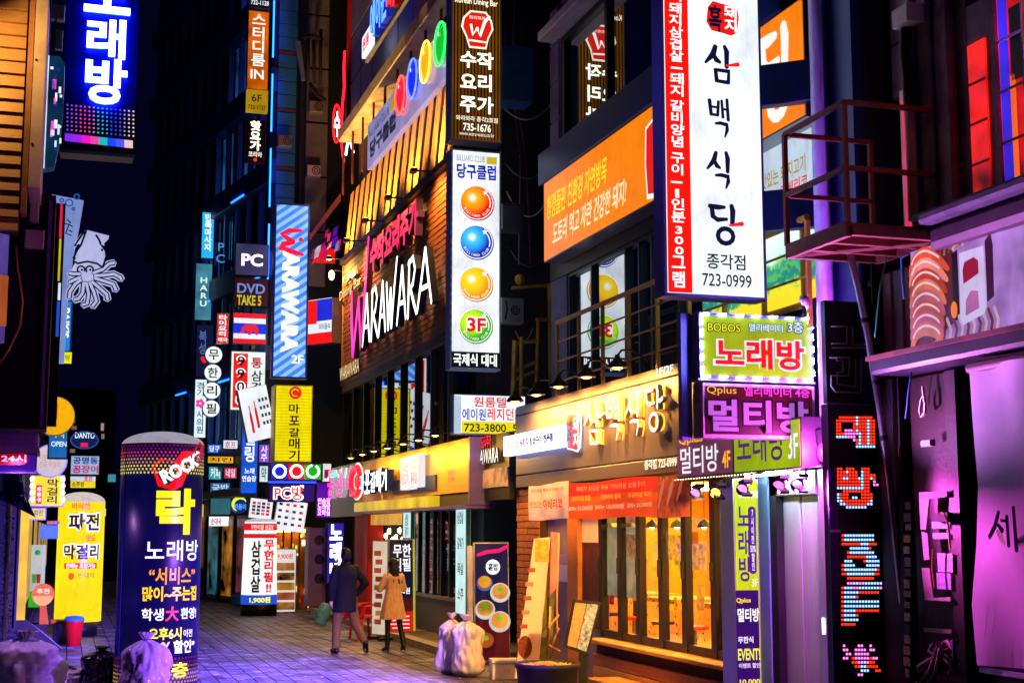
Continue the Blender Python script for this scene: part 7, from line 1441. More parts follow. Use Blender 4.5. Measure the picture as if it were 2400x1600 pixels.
# ---- navy roll-up stand behind the woman, its cream neighbour seen from the side
t = board('rollup_stand', 'navy and red roll-up stand with white letters behind the woman', 'stand', 945, 1494, (905, 1262, 972, 1486), '#0c1436', .75, m_alu, .03, -4)
t.pbox('red_field', (908, 1432, 969, 1484), -.012, -.0065, E('#d81c18', .9, .15)); t.pbox('wine_field', (908, 1400, 969, 1432), -.0115, -.0065, E('#581020', .7, .2))
t.text('무한\n리필', (924, 1274, 966, 1338), ET('#f4f8ff', 1.2), .02, y=-.016); t.text('9,900원', (922, 1376, 962, 1392), ET('#f4f8ff', 1.1), .02, y=-.016)
for k in range(4): t.pbox('line', (914 + 6 * (k % 2), 1442 + 9 * k, 960, 1445 + 9 * k), -.016, -.0125, ET('#ffd8d0', .9))
t.pbox('yellow_edge', (970, 1262, 975, 1486), -.004, .04, E('#c8c040', .7, .1, False)); t.add('base', MB().box(-.35, .75, -.3, .25, 0, .12, .04), m_rubber)
pl = PA(890, 27.2, -62); t = sign('menu_stand', 'cream menu stand with pictures seen from the side beside the navy stand', 'stand', pl, (872, 1266, 908, 1488), .04, E('#e8d8c0', .8, .2), m_alu, .02); 
rr = random.Random(2)
for k in range(9): t.pbox('food_print', (878 + 3 * (k % 2), 1290 + 20 * k, 894 + 3 * (k % 2), 1302 + 20 * k), -.012, -.008, E(rr.choice(['#c05030', '#d8a040', '#a03828', '#80a040']), .7, .6, False))
for k in (0, 1): t.box('foot', t.q[0] + k * (t.q[1] - t.q[0]) - .05, t.q[0] + k * (t.q[1] - t.q[0]) + .05, -.2, .2, .01, .05, m_black)
# ---- navy stand with bowls of food
t = board('bowl_stand', 'navy poster stand with four printed noodle bowls', 'stand', 1150, 1552, (1113, 1270, 1196, 1548), '#0c1a4c', .65, m_alu, .05, -3)
t.pbox('wine_field', (1116, 1452, 1194, 1546), -.0115, -.0065, E('#6a0c20', .6, .3)); t.strokes([[(.0, .2, .3), (.3, .45, .4), (.7, .55, .4), (1, .9, .35)]], (1122, 1276, 1194, 1306), E('#e8186c', .9, 0, False), y=-.014, wk=.8)
t.add('bubble', MB().disc(*t.pl.hit(1158, 1328), .12, -.014), ET('#f4f6ff', 1.1)); t.text('혼밥', (1147, 1319, 1170, 1336), ET('#10183c', .3), .03, y=-.018)
for k, (px, py, rp) in enumerate(((1138, 1366, 20), (1174, 1388, 25), (1138, 1428, 25), (1172, 1456, 27), (1138, 1502, 26))):
    u, v = t.pl.hit(px, py); rr_ = t.pl.hit(px, py - rp)[1] - v; bo = t.add('bowl_print', MB().disc(u, v, rr_, -.014 - .001 * k, rz=rr_ * .92), E(['#4868a0', '#e8e0dc', '#e0dcd8', '#d8d4d0', '#301818'][k], .8, .1, False)); t.add('food_print', MB().disc(u, v + .02, rr_ * .8, -.0165 - .001 * k, rz=rr_ * .7), E(['#f09020', '#f0a848', '#e8b838', '#f09838', '#b05020'][k], 1.2, .6, False), bo); t.add('garnish', MB().disc(u, v + rr_ * .3, rr_ * .3, -.0185 - .001 * k, rz=rr_ * .22), E('#70c030', 1.1, .4, False), bo)
t.add('stand_leg', MB().tube([(t.q[0] + .02, .03, t.q[3]), (t.q[0] - .15, .12, .01)], .02, 6), m_alu); t.add('stand_leg', MB().tube([(t.q[1] - .02, .03, t.q[3]), (t.q[1] + .02, .3, .01)], .02, 6), m_alu); t.box('white_side', t.q[0] - .1, t.q[0] - .012, .02, .05, .3, t.q[3] - .05, paint('pale_side', '#c8d4e8', .5))
# ---- leaning menu banners behind the planter
yb_p = 18.5; PM = PY(yb_p)
t = T('leaning_menu', 'cream leaning menu banner with small food pictures behind the planter', 'menu banner', PM, PM.hit(1240, 1552)[0], 0)
t.add('sheet', MB().prism([PM.hit(*p) for p in [(1206, 1588), (1260, 1586), (1290, 1258), (1252, 1262)]], 0, .02), paint('menu_cream', '#f0d4bc', .6, var=.1, bump=0)); t.pbox('yellow_top', (1254, 1264, 1286, 1316), -.008, -.001, paint('menu_top', '#d8b040', .6, var=.6, scale=12, bump=0))
for k in range(6): x = 1244 - 4.5 * k; t.pbox('item_print', (x - 8, 1330 + 33 * k, x + 10, 1340 + 33 * k), -.008, -.001, paint(['item_a', 'item_b'][k % 2], ['#a05040', '#c88878'][k % 2], .6, bump=0))
u, v = PM.hit(1230, 1515); t.add('bowl_print', MB().disc(u, v, .1, -.01, rz=.15), paint('stew', '#7a3018', .5, var=.8, scale=20, bump=0))
t = T('leaning_menu', 'olive and pink leaning banner with bottles right of the cream one', 'menu banner', PY(yb_p + .12), PY(yb_p + .12).hit(1285, 1550)[0], 0); PM2 = PY(yb_p + .12)
t.add('sheet', MB().prism([PM2.hit(*p) for p in [(1260, 1586), (1292, 1584), (1300, 1400), (1288, 1262), (1288, 1262)][:4]], 0, .02), paint('menu_olive', '#6a6a30', .6, var=.6, scale=5, bump=0)); t.add('pink_sheet', MB().prism([PM2.hit(*p) for p in [(1283, 1400), (1300, 1380), (1311, 1248), (1290, 1246)]], -.03, -.01), paint('menu_pink', '#d88888', .6, var=.4, scale=6, bump=0))
t = T('wooden_easel', 'bare wooden easel poles standing in the planter', 'easel', PY(yb_p - .3), PY(yb_p - .3).hit(1300, 1560)[0], .4); Pe = PY(yb_p - .3)
for q in ([(1310, 1250), (1305, 1400), (1306, 1560)], [(1290, 1420), (1284, 1560)], [(1284, 1470), (1310, 1440)], [(1284, 1510), (1312, 1525)], [(1286, 1535), (1310, 1470)]): t.add('pole', MB().tube(pl_pts(Pe, q), .016, 6), m_slat, None, True)
# ---- planter tub
t = GT('planter_tub', 'big black plastic planter tub filled with yellow wood chips', 'planter', 1283, 1652); s_ = t.p.to_2d().length; r = 74 / FPX * s_
t.add('tub', MB().lathe([(r * .78, 0), (r * .84, .05), (r * .97, .44), (r * 1.02, .45), (r * 1.02, .5), (r * .95, .5), (r * .93, .42), (.001, .42)], 40), m_rubber, None, True)
mb = MB(); rr = random.Random(8)
for k in range(420):
    a = rr.uniform(0, 6.283); q = r * .92 * math.sqrt(rr.random()); x, y = q * math.cos(a), q * math.sin(a); z = .43 + .05 * (1 - q / r) + rr.uniform(0, .03); b_ = rr.uniform(0, 3.1); l_ = rr.uniform(.015, .045); dx, dy = l_ * math.cos(b_), l_ * math.sin(b_)
    mb.poly([(x - dx, y - dy, z), (x + dy * .4, y - dx * .4, z + .01), (x + dx, y + dy, z + rr.uniform(0, .02)), (x - dy * .4, y + dx * .4, z + .008)])
t.add('wood_chips', mb, paint('yellow_chips', '#d8a830', .7, var=.5, scale=30), None, kind='stuff')
# ---- slanted menu on a black post
pm_y = gnd(1370, 1640).y; PMs = PY(pm_y)
t = T('menu_lectern', 'slanted photo menu board on a black post before the doors', 'menu board', PMs, PMs.hit(1368, 1640)[0], 0)
t.add('board', MB().prism([PMs.hit(*p) for p in [(1323, 1516), (1378, 1534), (1410, 1410), (1346, 1404)]], 0, .04), m_black); fr_ = t.add('sheet', MB().prism([PMs.hit(*p) for p in [(1329, 1511), (1350, 1517), (1374, 1414), (1348, 1411)]], -.008, -.001), paint('menu_sheet', '#d08a58', .6, var=.4, scale=14, bump=0)); t.add('photo_sheet', MB().prism([PMs.hit(*p) for p in [(1352, 1518), (1374, 1526), (1402, 1416), (1376, 1414)]], -.008, -.001), paint('menu_photos', '#90a0c0', .6, var=.95, scale=18, bump=0))
a, b = PMs.hit(1360, 1530)[0], PMs.hit(1376, 1530)[0]; t.box('post', a, b, .01, .06, 0, PMs.hit(1368, 1528)[1], m_black); t.box('foot', a - .15, b + .15, -.15, .2, 0, .03, m_black)
# ---- rubbish bags
def bag_mat(name, col, rough, tr):
    m, n, l, b = newmat(name); b.inputs['Base Color'].default_value = (*lin(col), 1); b.inputs['Roughness'].default_value = rough; b.inputs['Subsurface Weight'].default_value = tr; b.inputs['Subsurface Radius'].default_value = (.08, .06, .06); b.inputs['Subsurface Scale'].default_value = .5
    tc = N(n, 'TexCoord'); nz = N(n, 'TexNoise'); nz.noise_type = 'RIDGED_MULTIFRACTAL'; nz.inputs['Scale'].default_value = 4.5; nz.inputs['Detail'].default_value = 4; nz.inputs['Distortion'].default_value = .8; l.new(tc.outputs['Object'], nz.inputs['Vector'])
    r = N(n, 'ValToRGB'); c = lin(col); r.color_ramp.elements[0].color = (*[x * .75 for x in c], 1); r.color_ramp.elements[0].position = .3; r.color_ramp.elements[1].color = (*c, 1); r.color_ramp.elements[1].position = .6; l.new(nz.outputs[0], r.inputs[0]); l.new(r.outputs[0], b.inputs['Base Color'])
    bp = N(n, 'Bump'); bp.inputs['Strength'].default_value = .8; bp.inputs['Distance'].default_value = .06; l.new(nz.outputs[0], bp.inputs['Height']); l.new(bp.outputs[0], b.inputs['Normal']); return m
b_white = bag_mat('white_bin_bag', '#ece4dc', .24, .15); b_black = bag_mat('black_bin_bag', '#15131a', .22, 0); b_lilac = bag_mat('clear_bin_bag', '#c4c4e0', .16, .2); b_blue = bag_mat('blue_bag', '#2a78d8', .35, .2)
def bag(label, px, py, wpx, hpx, mat, seed, tie=True, cat='rubbish bag', name='rubbish_bag', lean=0., squat=1., extra=None):
    t = GT(name, label, cat, px, py, 'rubbish bags'); s_ = t.p.to_2d().length / FPX * .98; r = wpx / 2 * s_; h = hpx * s_; mb = MB(); n, m_ = 80, 52
    sd = Vector((seed * 7.3, seed * 3.1, seed))
    for j in range(m_ + 1):
        f = j / m_; pr = (math.sin(min(1, f / .12) * math.pi / 2) ** .6) * (1 - .12 * f) if f < .72 else max(.1, (1 - .12 * f) * math.cos((f - .72) / .2 * math.pi / 2) if f < .9 else .1 + .25 * (f - .9) / .1)
        pr = max(pr, .1 if f > .5 else .25)
        for i in range(n):
            a = 2 * math.pi * i / n; v = Vector((math.cos(a) * 1.6, math.sin(a) * 1.6, f * 2.2)) + sd
            k = 1 + .22 * noise.noise(v) + .1 * noise.noise(v * 2.7) + (.10 * math.sin(a * 9 + 4 * noise.noise(v)) * max(0, f - .35) * 1.4) - .16 * (noise.ridged_multi_fractal(v * 1.5, 1.0, 2.1, 3, 1.0, 2.0) - 1.0) * min(1, f * 4)
            mb.v.append((r * pr * k * math.cos(a) + lean * f * h, r * pr * k * math.sin(a) * squat, max(0, h * f + (.02 * noise.noise(v * 3) if f > .05 else 0))))
    mb.f = [(j * n + i, j * n + (i + 1) % n, (j + 1) * n + (i + 1) % n, (j + 1) * n + i) for j in range(m_) for i in range(n)] + [tuple(range(n - 1, -1, -1)), tuple(range(m_ * n, m_ * n + n))]
    t.add('sack', mb, mat, None, True)
    if tie: t.add('knot', MB().ring(lean * .89 * h, 0, .001, .001, 0, n=3).cyl((lean * .88 * h, 0, h * .875), (lean * .9 * h, 0, h * .91), r * .17, n=10), m_rubber, None, True)
    return t
bag('tall white rubbish bag on the left of the pair by the bowl stand', 1053, 1578, 58, 140, b_white, 1, lean=.04)
bag('bulging white rubbish bag in front of the bowl stand', 1098, 1584, 76, 142, b_white, 2, lean=-.05)
bag('huge clear lilac rubbish bag at the lower left corner', 55, 1640, 160, 150, b_lilac, 3, tie=False)
bag('crumpled blue plastic bag on top of the lilac one', 40, 1600, 110, 100, b_blue, 9, tie=False)
bag('glossy black rubbish bag beside the navy column', 236, 1612, 92, 92, b_black, 4)
bag('white rubbish bag with a dark knot in front of the navy column', 338, 1650, 108, 160, b_lilac, 5)
bag('small flat white bag of scraps between the left bags', 160, 1608, 90, 45, b_white, 6, tie=False)
bag('small blue plastic bag by the far price board', 556, 1418, 30, 30, b_blue, 7, tie=False)
# ---- foam box
t = GT('foam_box', 'white foam box with lid beside the rubbish bags', 'box', 1182, 1590, ang=R_(-8)); w_ = .2; t.box('box', -.19, .19, -.13, .13, 0, .22, m_white, c=.01); t.box('lid', -.2, .2, -.14, .14, .223, .28, m_white, c=.012); t.box('label', -.03, .06, -.135, -.131, .1, .15, paint('pink_label', '#d8b0b0', .6))
# ---- red plastic chairs
def chair(label, px, py, ang):
    t = GT('plastic_chair', label, 'chair', px, py, 'red plastic chairs', R_(ang)); s = .2
    t.add('seat', MB().box(-.21, .21, -.2, .2, .42, .45, .01), m_red)
    for x in (-1, 1):
        for y in (-1, 1): t.add('leg', MB().cyl((x * .22, y * .22, 0), (x * .18, y * .17, .42), .028, .022, 8), m_red)
    for x in (-1, 1): t.add('back_post', MB().tube([(x * .18, .18, .45), (x * .19, .24, .65), (x * .18, .28, .86)], .02, 6), m_red)
    bk_ = t.add('backrest', MB().box(-.19, .19, .255, .285, .72, .87, .01), m_red); t.add('slat', MB().box(-.06, .06, .22, .24, .45, .72), m_red)
    for x in (-1, 1): t.add('armrest', MB().tube([(x * .2, .22, .66), (x * .24, .05, .66), (x * .24, -.16, .62), (x * .21, -.18, .45)], .02, 6), m_red)
chair('red plastic chair nearest the man, turned away', 816, 1500, 160); chair('red plastic chair between the two people', 856, 1496, -70)
# ---- left clutter
t = GT('spoon_sign', 'orange paddle-shaped sign with a round head', 'sign', 104, 1492); P_ = t.pl; u, v = P_.hit(101, 1392)
t.add('head', MB().cyl((u, 0, v), (u, .06, v), .21, n=24), E('#f07010', .95, .1)); t.add('cream_half', MB().prism([(u + .19 * math.cos(R_(a)), v - .03 + .19 * math.sin(R_(a))) for a in range(180, 361, 15)], -.01, -.002), E('#f8b860', .9, .1, False)); t.add('handle', MB().prism([P_.hit(*p) for p in [(94, 1412), (108, 1412), (114, 1462), (92, 1462)]][::-1], .0, .05), E('#e86008', .8, .1)); t.text('추천', (86, 1378, 116, 1391), ET('#fff0c0', 1), .02, y=-.012); t.box('foot', u - .1, u + .1, -.05, .1, 0, .25, m_black)
t = GT('waste_bin', 'red bucket with a blue lid beside the yellow column', 'bin', 172, 1512); t.add('bucket', MB().lathe([(.12, 0), (.165, .42), (.17, .44), (.15, .44), (.14, .4), (.001, .4)], 24), m_red, None, True); t.add('lid', MB().lathe([(.18, .445), (.18, .47), (.15, .52), (.001, .54)], 24), paint('blue_lid', '#3a9ad8', .4), None, True)
t = GT('waste_bin', 'grey bin with an orange lid behind the leaning board', 'bin', 142, 1508); t.add('bucket', MB().lathe([(.13, 0), (.15, .36), (.15, .38), (.001, .38)], 20), m_steel, None, True); t.add('lid', MB().box(-.19, .19, -.17, .17, .385, .44, .02), paint('orange_lid', '#f07820', .4))
yl_ = gnd(90, 1545).y; PLb = PY(yl_)
t = T('leaning_board', 'black board leaning over the rubbish at the left', 'board', PLb, PLb.hit(90, 1540)[0], .1); t.add('panel', MB().prism([PLb.hit(*p) for p in [(28, 1500), (140, 1530), (146, 1520), (60, 1448), (38, 1424)]], -.1, -.06), m_rubber); t.add('white_edge', MB().tube(pl_pts(PLb.off(-.12), [(52, 1446), (100, 1482), (144, 1520)]), .008, 6), m_alu)
t = GT('banner_stand', 'small white and green banner stand with cups behind the orange paddle', 'stand', 82, 1462); pl = t.pl
t.pbox('sheet', (62, 1276, 106, 1384), 0, .02, E('#d8dce0', .75, .15)); t.pbox('green_half', (57, 1384, 103, 1422), 0, .02, E('#38c828', .8, .2)); 
for px, c_ in ((80, '#58b048'), (90, '#c03028')): u, v = pl.hit(px, 1355); t.add('cup_print', MB().prism([(u - .05, v + .1), (u + .05, v + .1), (u + .035, v - .1), (u - .035, v - .1)][::-1], -.008, -.002), E(c_, .8, .2, False))
t.add('leaf_print', MB().disc(*pl.hit(88, 1294), .06, -.006), E('#38b060', .8, .3, False)); t.box('foot', pl.hit(62, 1420)[0], pl.hit(100, 1420)[0], -.1, .1, 0, .04, m_black)
pl = PY(28.5); t = T('wall_unit', 'pale blue outdoor unit on the wall left of the yellow column', 'outdoor unit', pl, pl.hit(118, 1262)[0], pl.hit(118, 1262)[1]); t.pbox('case', (94, 1230, 136, 1262), 0, .3, paint('cyan_unit', '#58b0d0', .45), c=.01); t.pbox('bracket', (110, 1220, 140, 1228), .05, .1, m_slat)
# ---- loose overhead cables on the right
for lbl, pl, q, m_ in (('thin green cable hanging beside the food banner', PY(10.9), [(2080, 590), (2062, 680), (2050, 790)], paint('green_cable', '#2a9a70', .5)), ('thin blue cable hanging below the food banner corner', PX(6.9), [(2142, 830), (2130, 910), (2122, 980)], paint('blue_cable', '#3048a0', .5)), ('thin white cable looping down the blue pipe', PY(12.4), [(1938, 0), (1932, 40), (1942, 75), (1930, 130), (1938, 175)], m_alu), ('blue ribbon shreds hanging at the food banner corner', PX(6.85), [(2128, 596), (2112, 605), (2114, 650), (2118, 700)], paint('blue_ribbon', '#3888d0', .5))):
    pts = pl_pts(pl, q); t = T('cable', lbl, 'cable', pl, pts[-1][0], pts[-1][2]); t.add('strand', MB().tube(pts, .008, 5), m_, None, True)
# wires in the gap, above the stair and down the flank
rr = random.Random(12)
for k in range(7):
    pl = PY(23.5 + .3 * k); x0, x1 = 1186 + 14 * k, 1200 + 15 * k; q = [(x0 + rr.uniform(-8, 8), -20), (x0 + rr.uniform(-10, 10), 180), (x1 + rr.uniform(-14, 14), 380), (x1 + rr.uniform(-10, 14), 620)]
    pts = pl_pts(pl, q); t = T('cable', 'loose cable hanging in the dark gap, %s from the left' % ['first', 'second', 'third', 'fourth', 'fifth', 'sixth', 'seventh'][k], 'cable', pl, pts[-1][0], pts[-1][2], 'cables in the gap'); t.add('strand', MB().tube(pts, .015, 5), rr.choice([m_rubber, m_rust, m_steel]), None, True)
for k in range(9):
    pl = PY(22.6 + .35 * k); x0, x1 = 1178 + 3 * k, 1312 - 4 * k; y0, y1 = 250 + 66 * k, 215 + 72 * k; sag = rr.uniform(20, 70)
    pts = pl_pts(pl, [(x0 + (x1 - x0) * f, y0 + (y1 - y0) * f + sag * 4 * f * (1 - f)) for f in [i / 10 for i in range(11)]]); t = T('cable', 'slack cable drooping across the gap, %s from the top' % ['first', 'second', 'third', 'fourth', 'fifth', 'sixth', 'seventh', 'eighth', 'ninth'][k], 'cable', pl, pts[5][0], pts[5][2], 'slack cables over the gap'); t.add('strand', MB().tube(pts, .014, 5), [m_cream, m_rubber, m_steel][k % 3], None, True)
for k, (px, py) in enumerate(((668, 330), (742, 250), (736, 400))):
    pl = PY(39.6); a, b, z0, z1 = pl.R((px - 16, py - 13, px + 16, py + 13)); t = T('air_conditioner', 'outdoor air conditioner on the panelled flank, %s' % ['on the blue panels', 'upper one on the grey panels', 'lower one on the grey panels'][k], 'air conditioner', pl, (a + b) / 2, z0, 'flank air conditioners'); t.box('case', a, b, 0, .3, z0, z1, m_alu, c=.01); t.add('fan_guard', MB().ring((a + b) / 2 + .06, (z0 + z1) / 2, .11, .012, -.012).ring((a + b) / 2 + .06, (z0 + z1) / 2, .05, .012, -.012), m_black)
pl = PY(38.8); t = T('antenna_bracket', 'antenna panels and pipes fixed to the flank of the tall block', 'antennas', pl, pl.hit(730, 190)[0], pl.hit(730, 190)[1])
t.add('panel', MB().prism([pl.hit(*p) for p in [(708, 188), (716, 188), (704, 96), (693, 96)]], 0, .12), paint('antenna_blue', '#6a78b0', .45)); t.add('mount', MB().tube(pl_pts(pl, [(712, 90), (735, 85), (758, 95)]), .06, 8), m_dark)
for q in ([(722, 80), (722, 190)], [(735, 95), (737, 195)], [(752, 70), (750, 200)], [(725, 195), (745, 225), (765, 235)]): t.add('pipe', MB().tube(pl_pts(pl, q), .05, 8), m_dark, None, True)
# colourful clutter above the flag panel
pl = PY(38.4); t = T('festoon_panel', 'magenta lit clutter of banners between striped sign and slats', 'banners', pl, pl.hit(765, 600)[0], pl.hit(765, 612)[1]); rr = random.Random(21)
t.add('beam', MB().prism([pl.hit(*p) for p in [(724, 566), (728, 548), (800, 450), (800, 470)]], .1, .3), paint('rose_beam', '#a05060', .5))
for k in range(16):
    px = 728 + 68 * rr.random(); py = 605 - (px - 725) * 1.0 - rr.uniform(0, 60) + 30; w_, h_ = rr.uniform(5, 14), rr.uniform(8, 26)
    t.add('pennant', MB().prism([pl.hit(*p) for p in [(px, py + h_), (px + w_, py + h_ - 6), (px + w_ + 3, py - 6), (px + 3, py)]], -.05 * rr.random() - .01, 0), E(rr.choice(['#e01868', '#c010a0', '#f02040', '#6010b0', '#ff3890', '#40a8e0', '#d8d0f0']), .8, .4, False))
t.pbox('red_panel', (742, 582, 786, 616), .02, .06, E('#f01420', .9, .2))
# ================================================================ people
def person(name, label, px, py, ang, skin, clothes, sk_hex):
    """body: tapered bones melted into one continuous skin by a voxel remesh; clothes likewise"""
    t = GT(name, label, 'person', px, py, ang=R_(ang))
    def melt(nm, bones, mat, vox, parent=None, smooth=6):
        mb = MB()
        for b_ in bones:
            if b_[0] == 'e': mb.sphere(b_[1], 1, 14, b_[2])
            elif b_[0] == 'l': mb.lathe([(a, z) for a, z in b_[1]], 28, b_[2], b_[3], b_[4] if len(b_) > 4 else None)
            else:
                p0, r0, p1, r1 = b_; mb.cyl(p0, p1, r0, r1, 14); mb.sphere(p0, r0, 10); mb.sphere(p1, r1, 10)
        o = t.add(nm, mb, mat, parent, True)
        md = o.modifiers.new('melt', 'REMESH'); md.mode = 'VOXEL'; md.voxel_size = vox; md.use_smooth_shade = True
        sm_ = o.modifiers.new('soften', 'SMOOTH'); sm_.factor = .5; sm_.iterations = smooth
        return o
    bo = melt('body', skin, paint('skin' + sk_hex, sk_hex, .5, var=.08, bump=.05), .009, None, 2)
    for nm, bones, mat, vox, s_ in clothes: melt(nm, bones, mat, vox, None, s_)
    return t
def head(c, s=1.):
    x, y, z = c      # faces +y (away from the camera)
    return [('e', (x, y, z), (.078 * s, .096 * s, .118 * s)), ('e', (x, y + .03 * s, z - .05 * s), (.06 * s, .07 * s, .07 * s)), ((x, y + .09 * s, z + .005), .014 * s, (x, y + .112 * s, z - .025 * s), .016 * s), ('e', (x, y + .092 * s, z - .062 * s), (.024 * s, .012 * s, .01 * s)),
            ('e', (x + .08 * s, y, z - .01), (.012, .026, .034)), ('e', (x - .08 * s, y, z - .01), (.012, .026, .034)), ('e', (x - .03 * s, y + .085 * s, z + .015 * s), (.014, .01, .009)), ('e', (x + .03 * s, y + .085 * s, z + .015 * s), (.014, .01, .009)), ((x, y - .01, z - .09 * s), .055 * s, (x, y - .02, z - .2 * s), .06 * s)]
def hand(wx, wy, wz, sd, curl=.3, ln=1.):
    out = [((wx, wy, wz), .026, (wx, wy, wz - .06 * ln), .034), ((wx, wy + .015, wz - .05 * ln), .03, (wx, wy - .015, wz - .085 * ln), .026)]
    for k, l_ in enumerate((.062, .072, .068, .052)):
        y = wy + .03 - .02 * k; a = (wx, y, wz - .085 * ln); b_ = (wx + sd * curl * .03, y, wz - .085 * ln - l_ * .55); c = (wx + sd * curl * .075, y + .004, wz - .085 * ln - l_ * .95)
        out += [(a, .0098, b_, .009), (b_, .009, c, .0075)]
    out += [((wx, wy + .03, wz - .03), .013, (wx + sd * .02, wy + .06, wz - .07), .0105), ((wx + sd * .02, wy + .06, wz - .07), .0105, (wx + sd * .03, wy + .06, wz - .1), .009)]
    return out
m_coat = paint('navy_wool', '#06070e', .85, var=.4, scale=5, stretch=(8, 8, 2), bump=.8, bscale=6); m_khaki = paint('khaki_cotton', '#7d5f28', .8, var=.35, scale=6, stretch=(6, 6, 5), bump=.8, bscale=8); m_hair = paint('black_hair', '#0c0a0c', .45, var=.3, scale=40, stretch=(30, 30, 2), bump=.4); m_shoe = paint('black_leather', '#0e0c0c', .4)
m_tan = paint('camel_wool', '#d8ac78', .85, var=.3, scale=5, stretch=(9, 9, 1.6), bump=.8, bscale=6); m_tights = paint('black_tights', '#0a090c', .7, bump=0)
# man: left foot planted, right leg pushed back to the right, right hand in his pocket
LH, RH = (-.09, 0, .93), (.09, 0, .93); LK, RK = (-.13, .03, .50), (.17, -.05, .50); LA, RA = (-.155, .0, .085), (.30, -.2, .19)
mskin = head((0, .02, 1.64)) + [((0, 0, 1.42), .1, (0, 0, 1.1), .12), ((0, 0, 1.1), .12, (0, 0, .95), .14), ((-.16, 0, 1.42), .06, (.16, 0, 1.42), .06), (LH, .085, LK, .052), (LK, .05, LA, .036), (RH, .085, RK, .052), (RK, .05, RA, .036), (LA, .036, (-.155, .16, .035), .03), (RA, .036, (.335, -.13, .06), .03),
         ((-.18, 0, 1.41), .05, (-.245, -.02, 1.13), .042), ((-.245, -.02, 1.13), .04, (-.235, .04, .90), .028), ((.18, 0, 1.41), .05, (.345, -.05, 1.17), .042), ((.345, -.05, 1.17), .04, (.22, .06, 1.0), .028)] + hand(-.235, .045, .90, 1) + hand(.2, .08, 1.0, -1, .5, .9)
def flare(a, k=.03): return lambda t_, f: 1 + k * math.sin(a * t_) * (1 - f)
coat_m = [('l', [(.215, .69), (.215, .72), (.2, .9), (.19, 1.05), (.2, 1.2), (.215, 1.33), (.19, 1.43), (.1, 1.49), (.06, 1.51)], (.0, 0, 0), .78, flare(5)), ((-.17, 0, 1.42), .075, (-.25, -.02, 1.13), .066), ((-.25, -.02, 1.13), .064, (-.24, .04, .92), .05), ((.17, 0, 1.42), .075, (.35, -.05, 1.17), .068), ((.35, -.05, 1.17), .066, (.225, .05, 1.0), .055), ('e', (0, -.01, 1.5), (.085, .08, .05))]
pants_m = [((0, 0, .93), .11, (0, 0, .85), .11), (LH, .1, LK, .085), (LK, .083, (-.155, .0, .12), .068), (RH, .1, RK, .085), (RK, .083, (.285, -.18, .22), .066)]
shoe_m = [((-.155, -.04, .055), .05, (-.16, .16, .04), .042), ((-.155, -.05, .025), .03, (-.16, .18, .025), .03), ((.295, -.2, .2), .05, (.345, -.1, .05), .042), ((.31, -.225, .17), .032, (.365, -.11, .035), .03)]
hair_m = [('e', (0, -.012, 1.675), (.09, .105, .1)), ('e', (0, -.045, 1.63), (.083, .07, .1)), ('e', (0, .04, 1.73), (.075, .07, .045))]
person('person', 'person in a dark navy coat and khaki trousers walking away', 807, 1530, 8, mskin, [('coat', coat_m, m_coat, .012, 3), ('trousers', pants_m, m_khaki, .012, 4), ('shoes', shoe_m, m_shoe, .01, 3), ('hair', hair_m, m_hair, .01, 3)], '#c98f70')
# woman: arms folded in front, camel coat flared at the hem, heeled boots
LH, RH = (-.075, 0, .84), (.075, 0, .84); LK, RK = (-.095, .02, .47), (.11, -.02, .47); LA, RA = (-.105, .0, .1), (.155, -.1, .12)
wskin = head((-.01, .02, 1.47), .93) + [((0, 0, 1.28), .085, (0, 0, 1.0), .09), ((0, 0, 1.0), .09, (0, 0, .86), .12), ((-.13, 0, 1.28), .045, (.13, 0, 1.28), .045), ((-.14, 0, 1.27), .042, (-.24, .04, 1.06), .034), ((-.24, .04, 1.06), .033, (-.06, .2, 1.14), .024), ((.14, 0, 1.27), .042, (.2, .05, 1.06), .034), ((.2, .05, 1.06), .033, (.05, .2, 1.14), .024), (LH, .075, LK, .046), (LK, .045, LA, .03), (RH, .075, RK, .046), (RK, .045, RA, .03)] + hand(-.05, .2, 1.2, 1, .5, .8) + hand(.05, .2, 1.2, -1, .5, .8)
coat_w = [('l', [(.235, .55), (.232, .58), (.2, .75), (.165, .92), (.14, 1.05), (.15, 1.17), (.165, 1.25), (.13, 1.32), (.06, 1.35)], (0, 0, 0), .72, flare(7, .06)), ((-.135, 0, 1.275), .062, (-.245, .03, 1.06), .054), ((-.245, .03, 1.06), .053, (-.09, .17, 1.12), .045), ((.135, 0, 1.275), .062, (.2, .04, 1.06), .054), ((.2, .04, 1.06), .053, (.08, .17, 1.12), .045), ('e', (0, -.02, 1.33), (.08, .075, .035))]
tights = [(LH, .08, LK, .051), (LK, .05, LA, .038), (RH, .08, RK, .051), (RK, .05, RA, .038)]
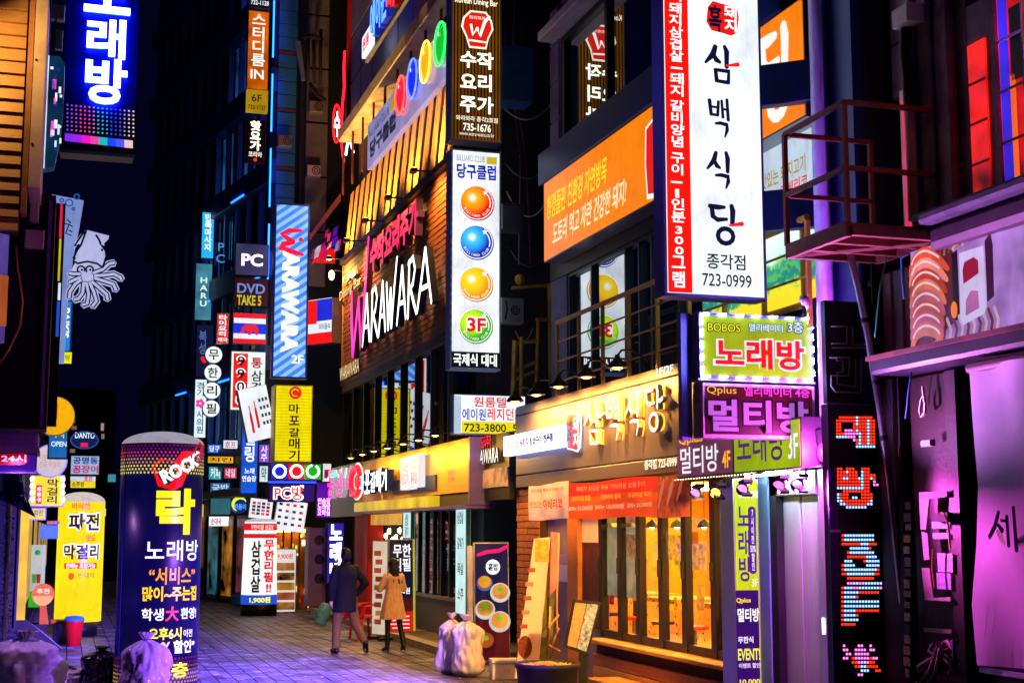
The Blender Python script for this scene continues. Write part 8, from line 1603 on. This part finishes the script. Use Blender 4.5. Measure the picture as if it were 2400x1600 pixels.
boots = [((-.1, .0, .3), .05, (-.105, .0, .09), .042), ((-.105, -.01, .07), .04, (-.13, .15, .03), .03), ((-.105, -.045, .08), .022, (-.105, -.05, .012), .014), ((.14, -.06, .3), .05, (.155, -.1, .11), .042), ((.155, -.11, .09), .04, (.165, .02, .04), .03), ((.155, -.15, .1), .022, (.155, -.165, .03), .014)]
hair_w = [('e', (-.01, -.005, 1.49), (.094, .108, .108)), ('e', (-.01, -.05, 1.4), (.09, .07, .13)), ('e', (0, -.06, 1.28), (.085, .05, .1)), ((.04, -.085, 1.24), .03, (.08, -.09, 1.16), .015), ((.09, -.04, 1.26), .03, (.13, -.07, 1.18), .015), ((-.04, -.085, 1.24), .028, (-.03, -.1, 1.18), .014)]
person('person', 'person with long black hair in a flared camel coat and black boots', 921, 1526, 6, wskin, [('coat', coat_w, m_tan, .011, 3), ('tights', tights, m_tights, .011, 3), ('boots', boots, m_shoe, .009, 2), ('hair', hair_w, m_hair, .01, 3)], '#d8a488')
# plastic bag slumped on the ground further back
p = gnd(757, 1466); px_ = PY(p.y)
t = T('plastic_bag', 'pale blue plastic bag slumped on the paving before the speaker', 'bag', px_, px_.hit(756, 1460)[0], px_.hit(756, 1460)[1])
mb = MB(); q = [(737, 1462), (760, 1464), (782, 1415), (752, 1410)]; n_ = 8
for j in range(n_ + 1):
    for i in range(12):
        a = 2 * math.pi * i / 12; f = j / n_; x = (737 + (760 - 737) * .5) + (767 - 748.5) * f; hw = 12 + 3.5 * math.sin(f * 3.1); y_ = 1463 - 50 * f
        u, v = px_.hit(x + hw * math.cos(a), y_ + 3 * math.cos(a)); mb.v.append((u + .01 * noise.noise(Vector((i, j, 1))), .09 * math.sin(a) * (1 - .5 * f), v))
mb.f = [(j * 12 + i, j * 12 + (i + 1) % 12, (j + 1) * 12 + (i + 1) % 12, (j + 1) * 12 + i) for j in range(n_) for i in range(12)] + [tuple(range(11, -1, -1)), tuple(range(n_ * 12, n_ * 12 + 12))]
t.add('sack', mb, bag_mat('sky_bag', '#58a8f8', .35, .25), None, True)
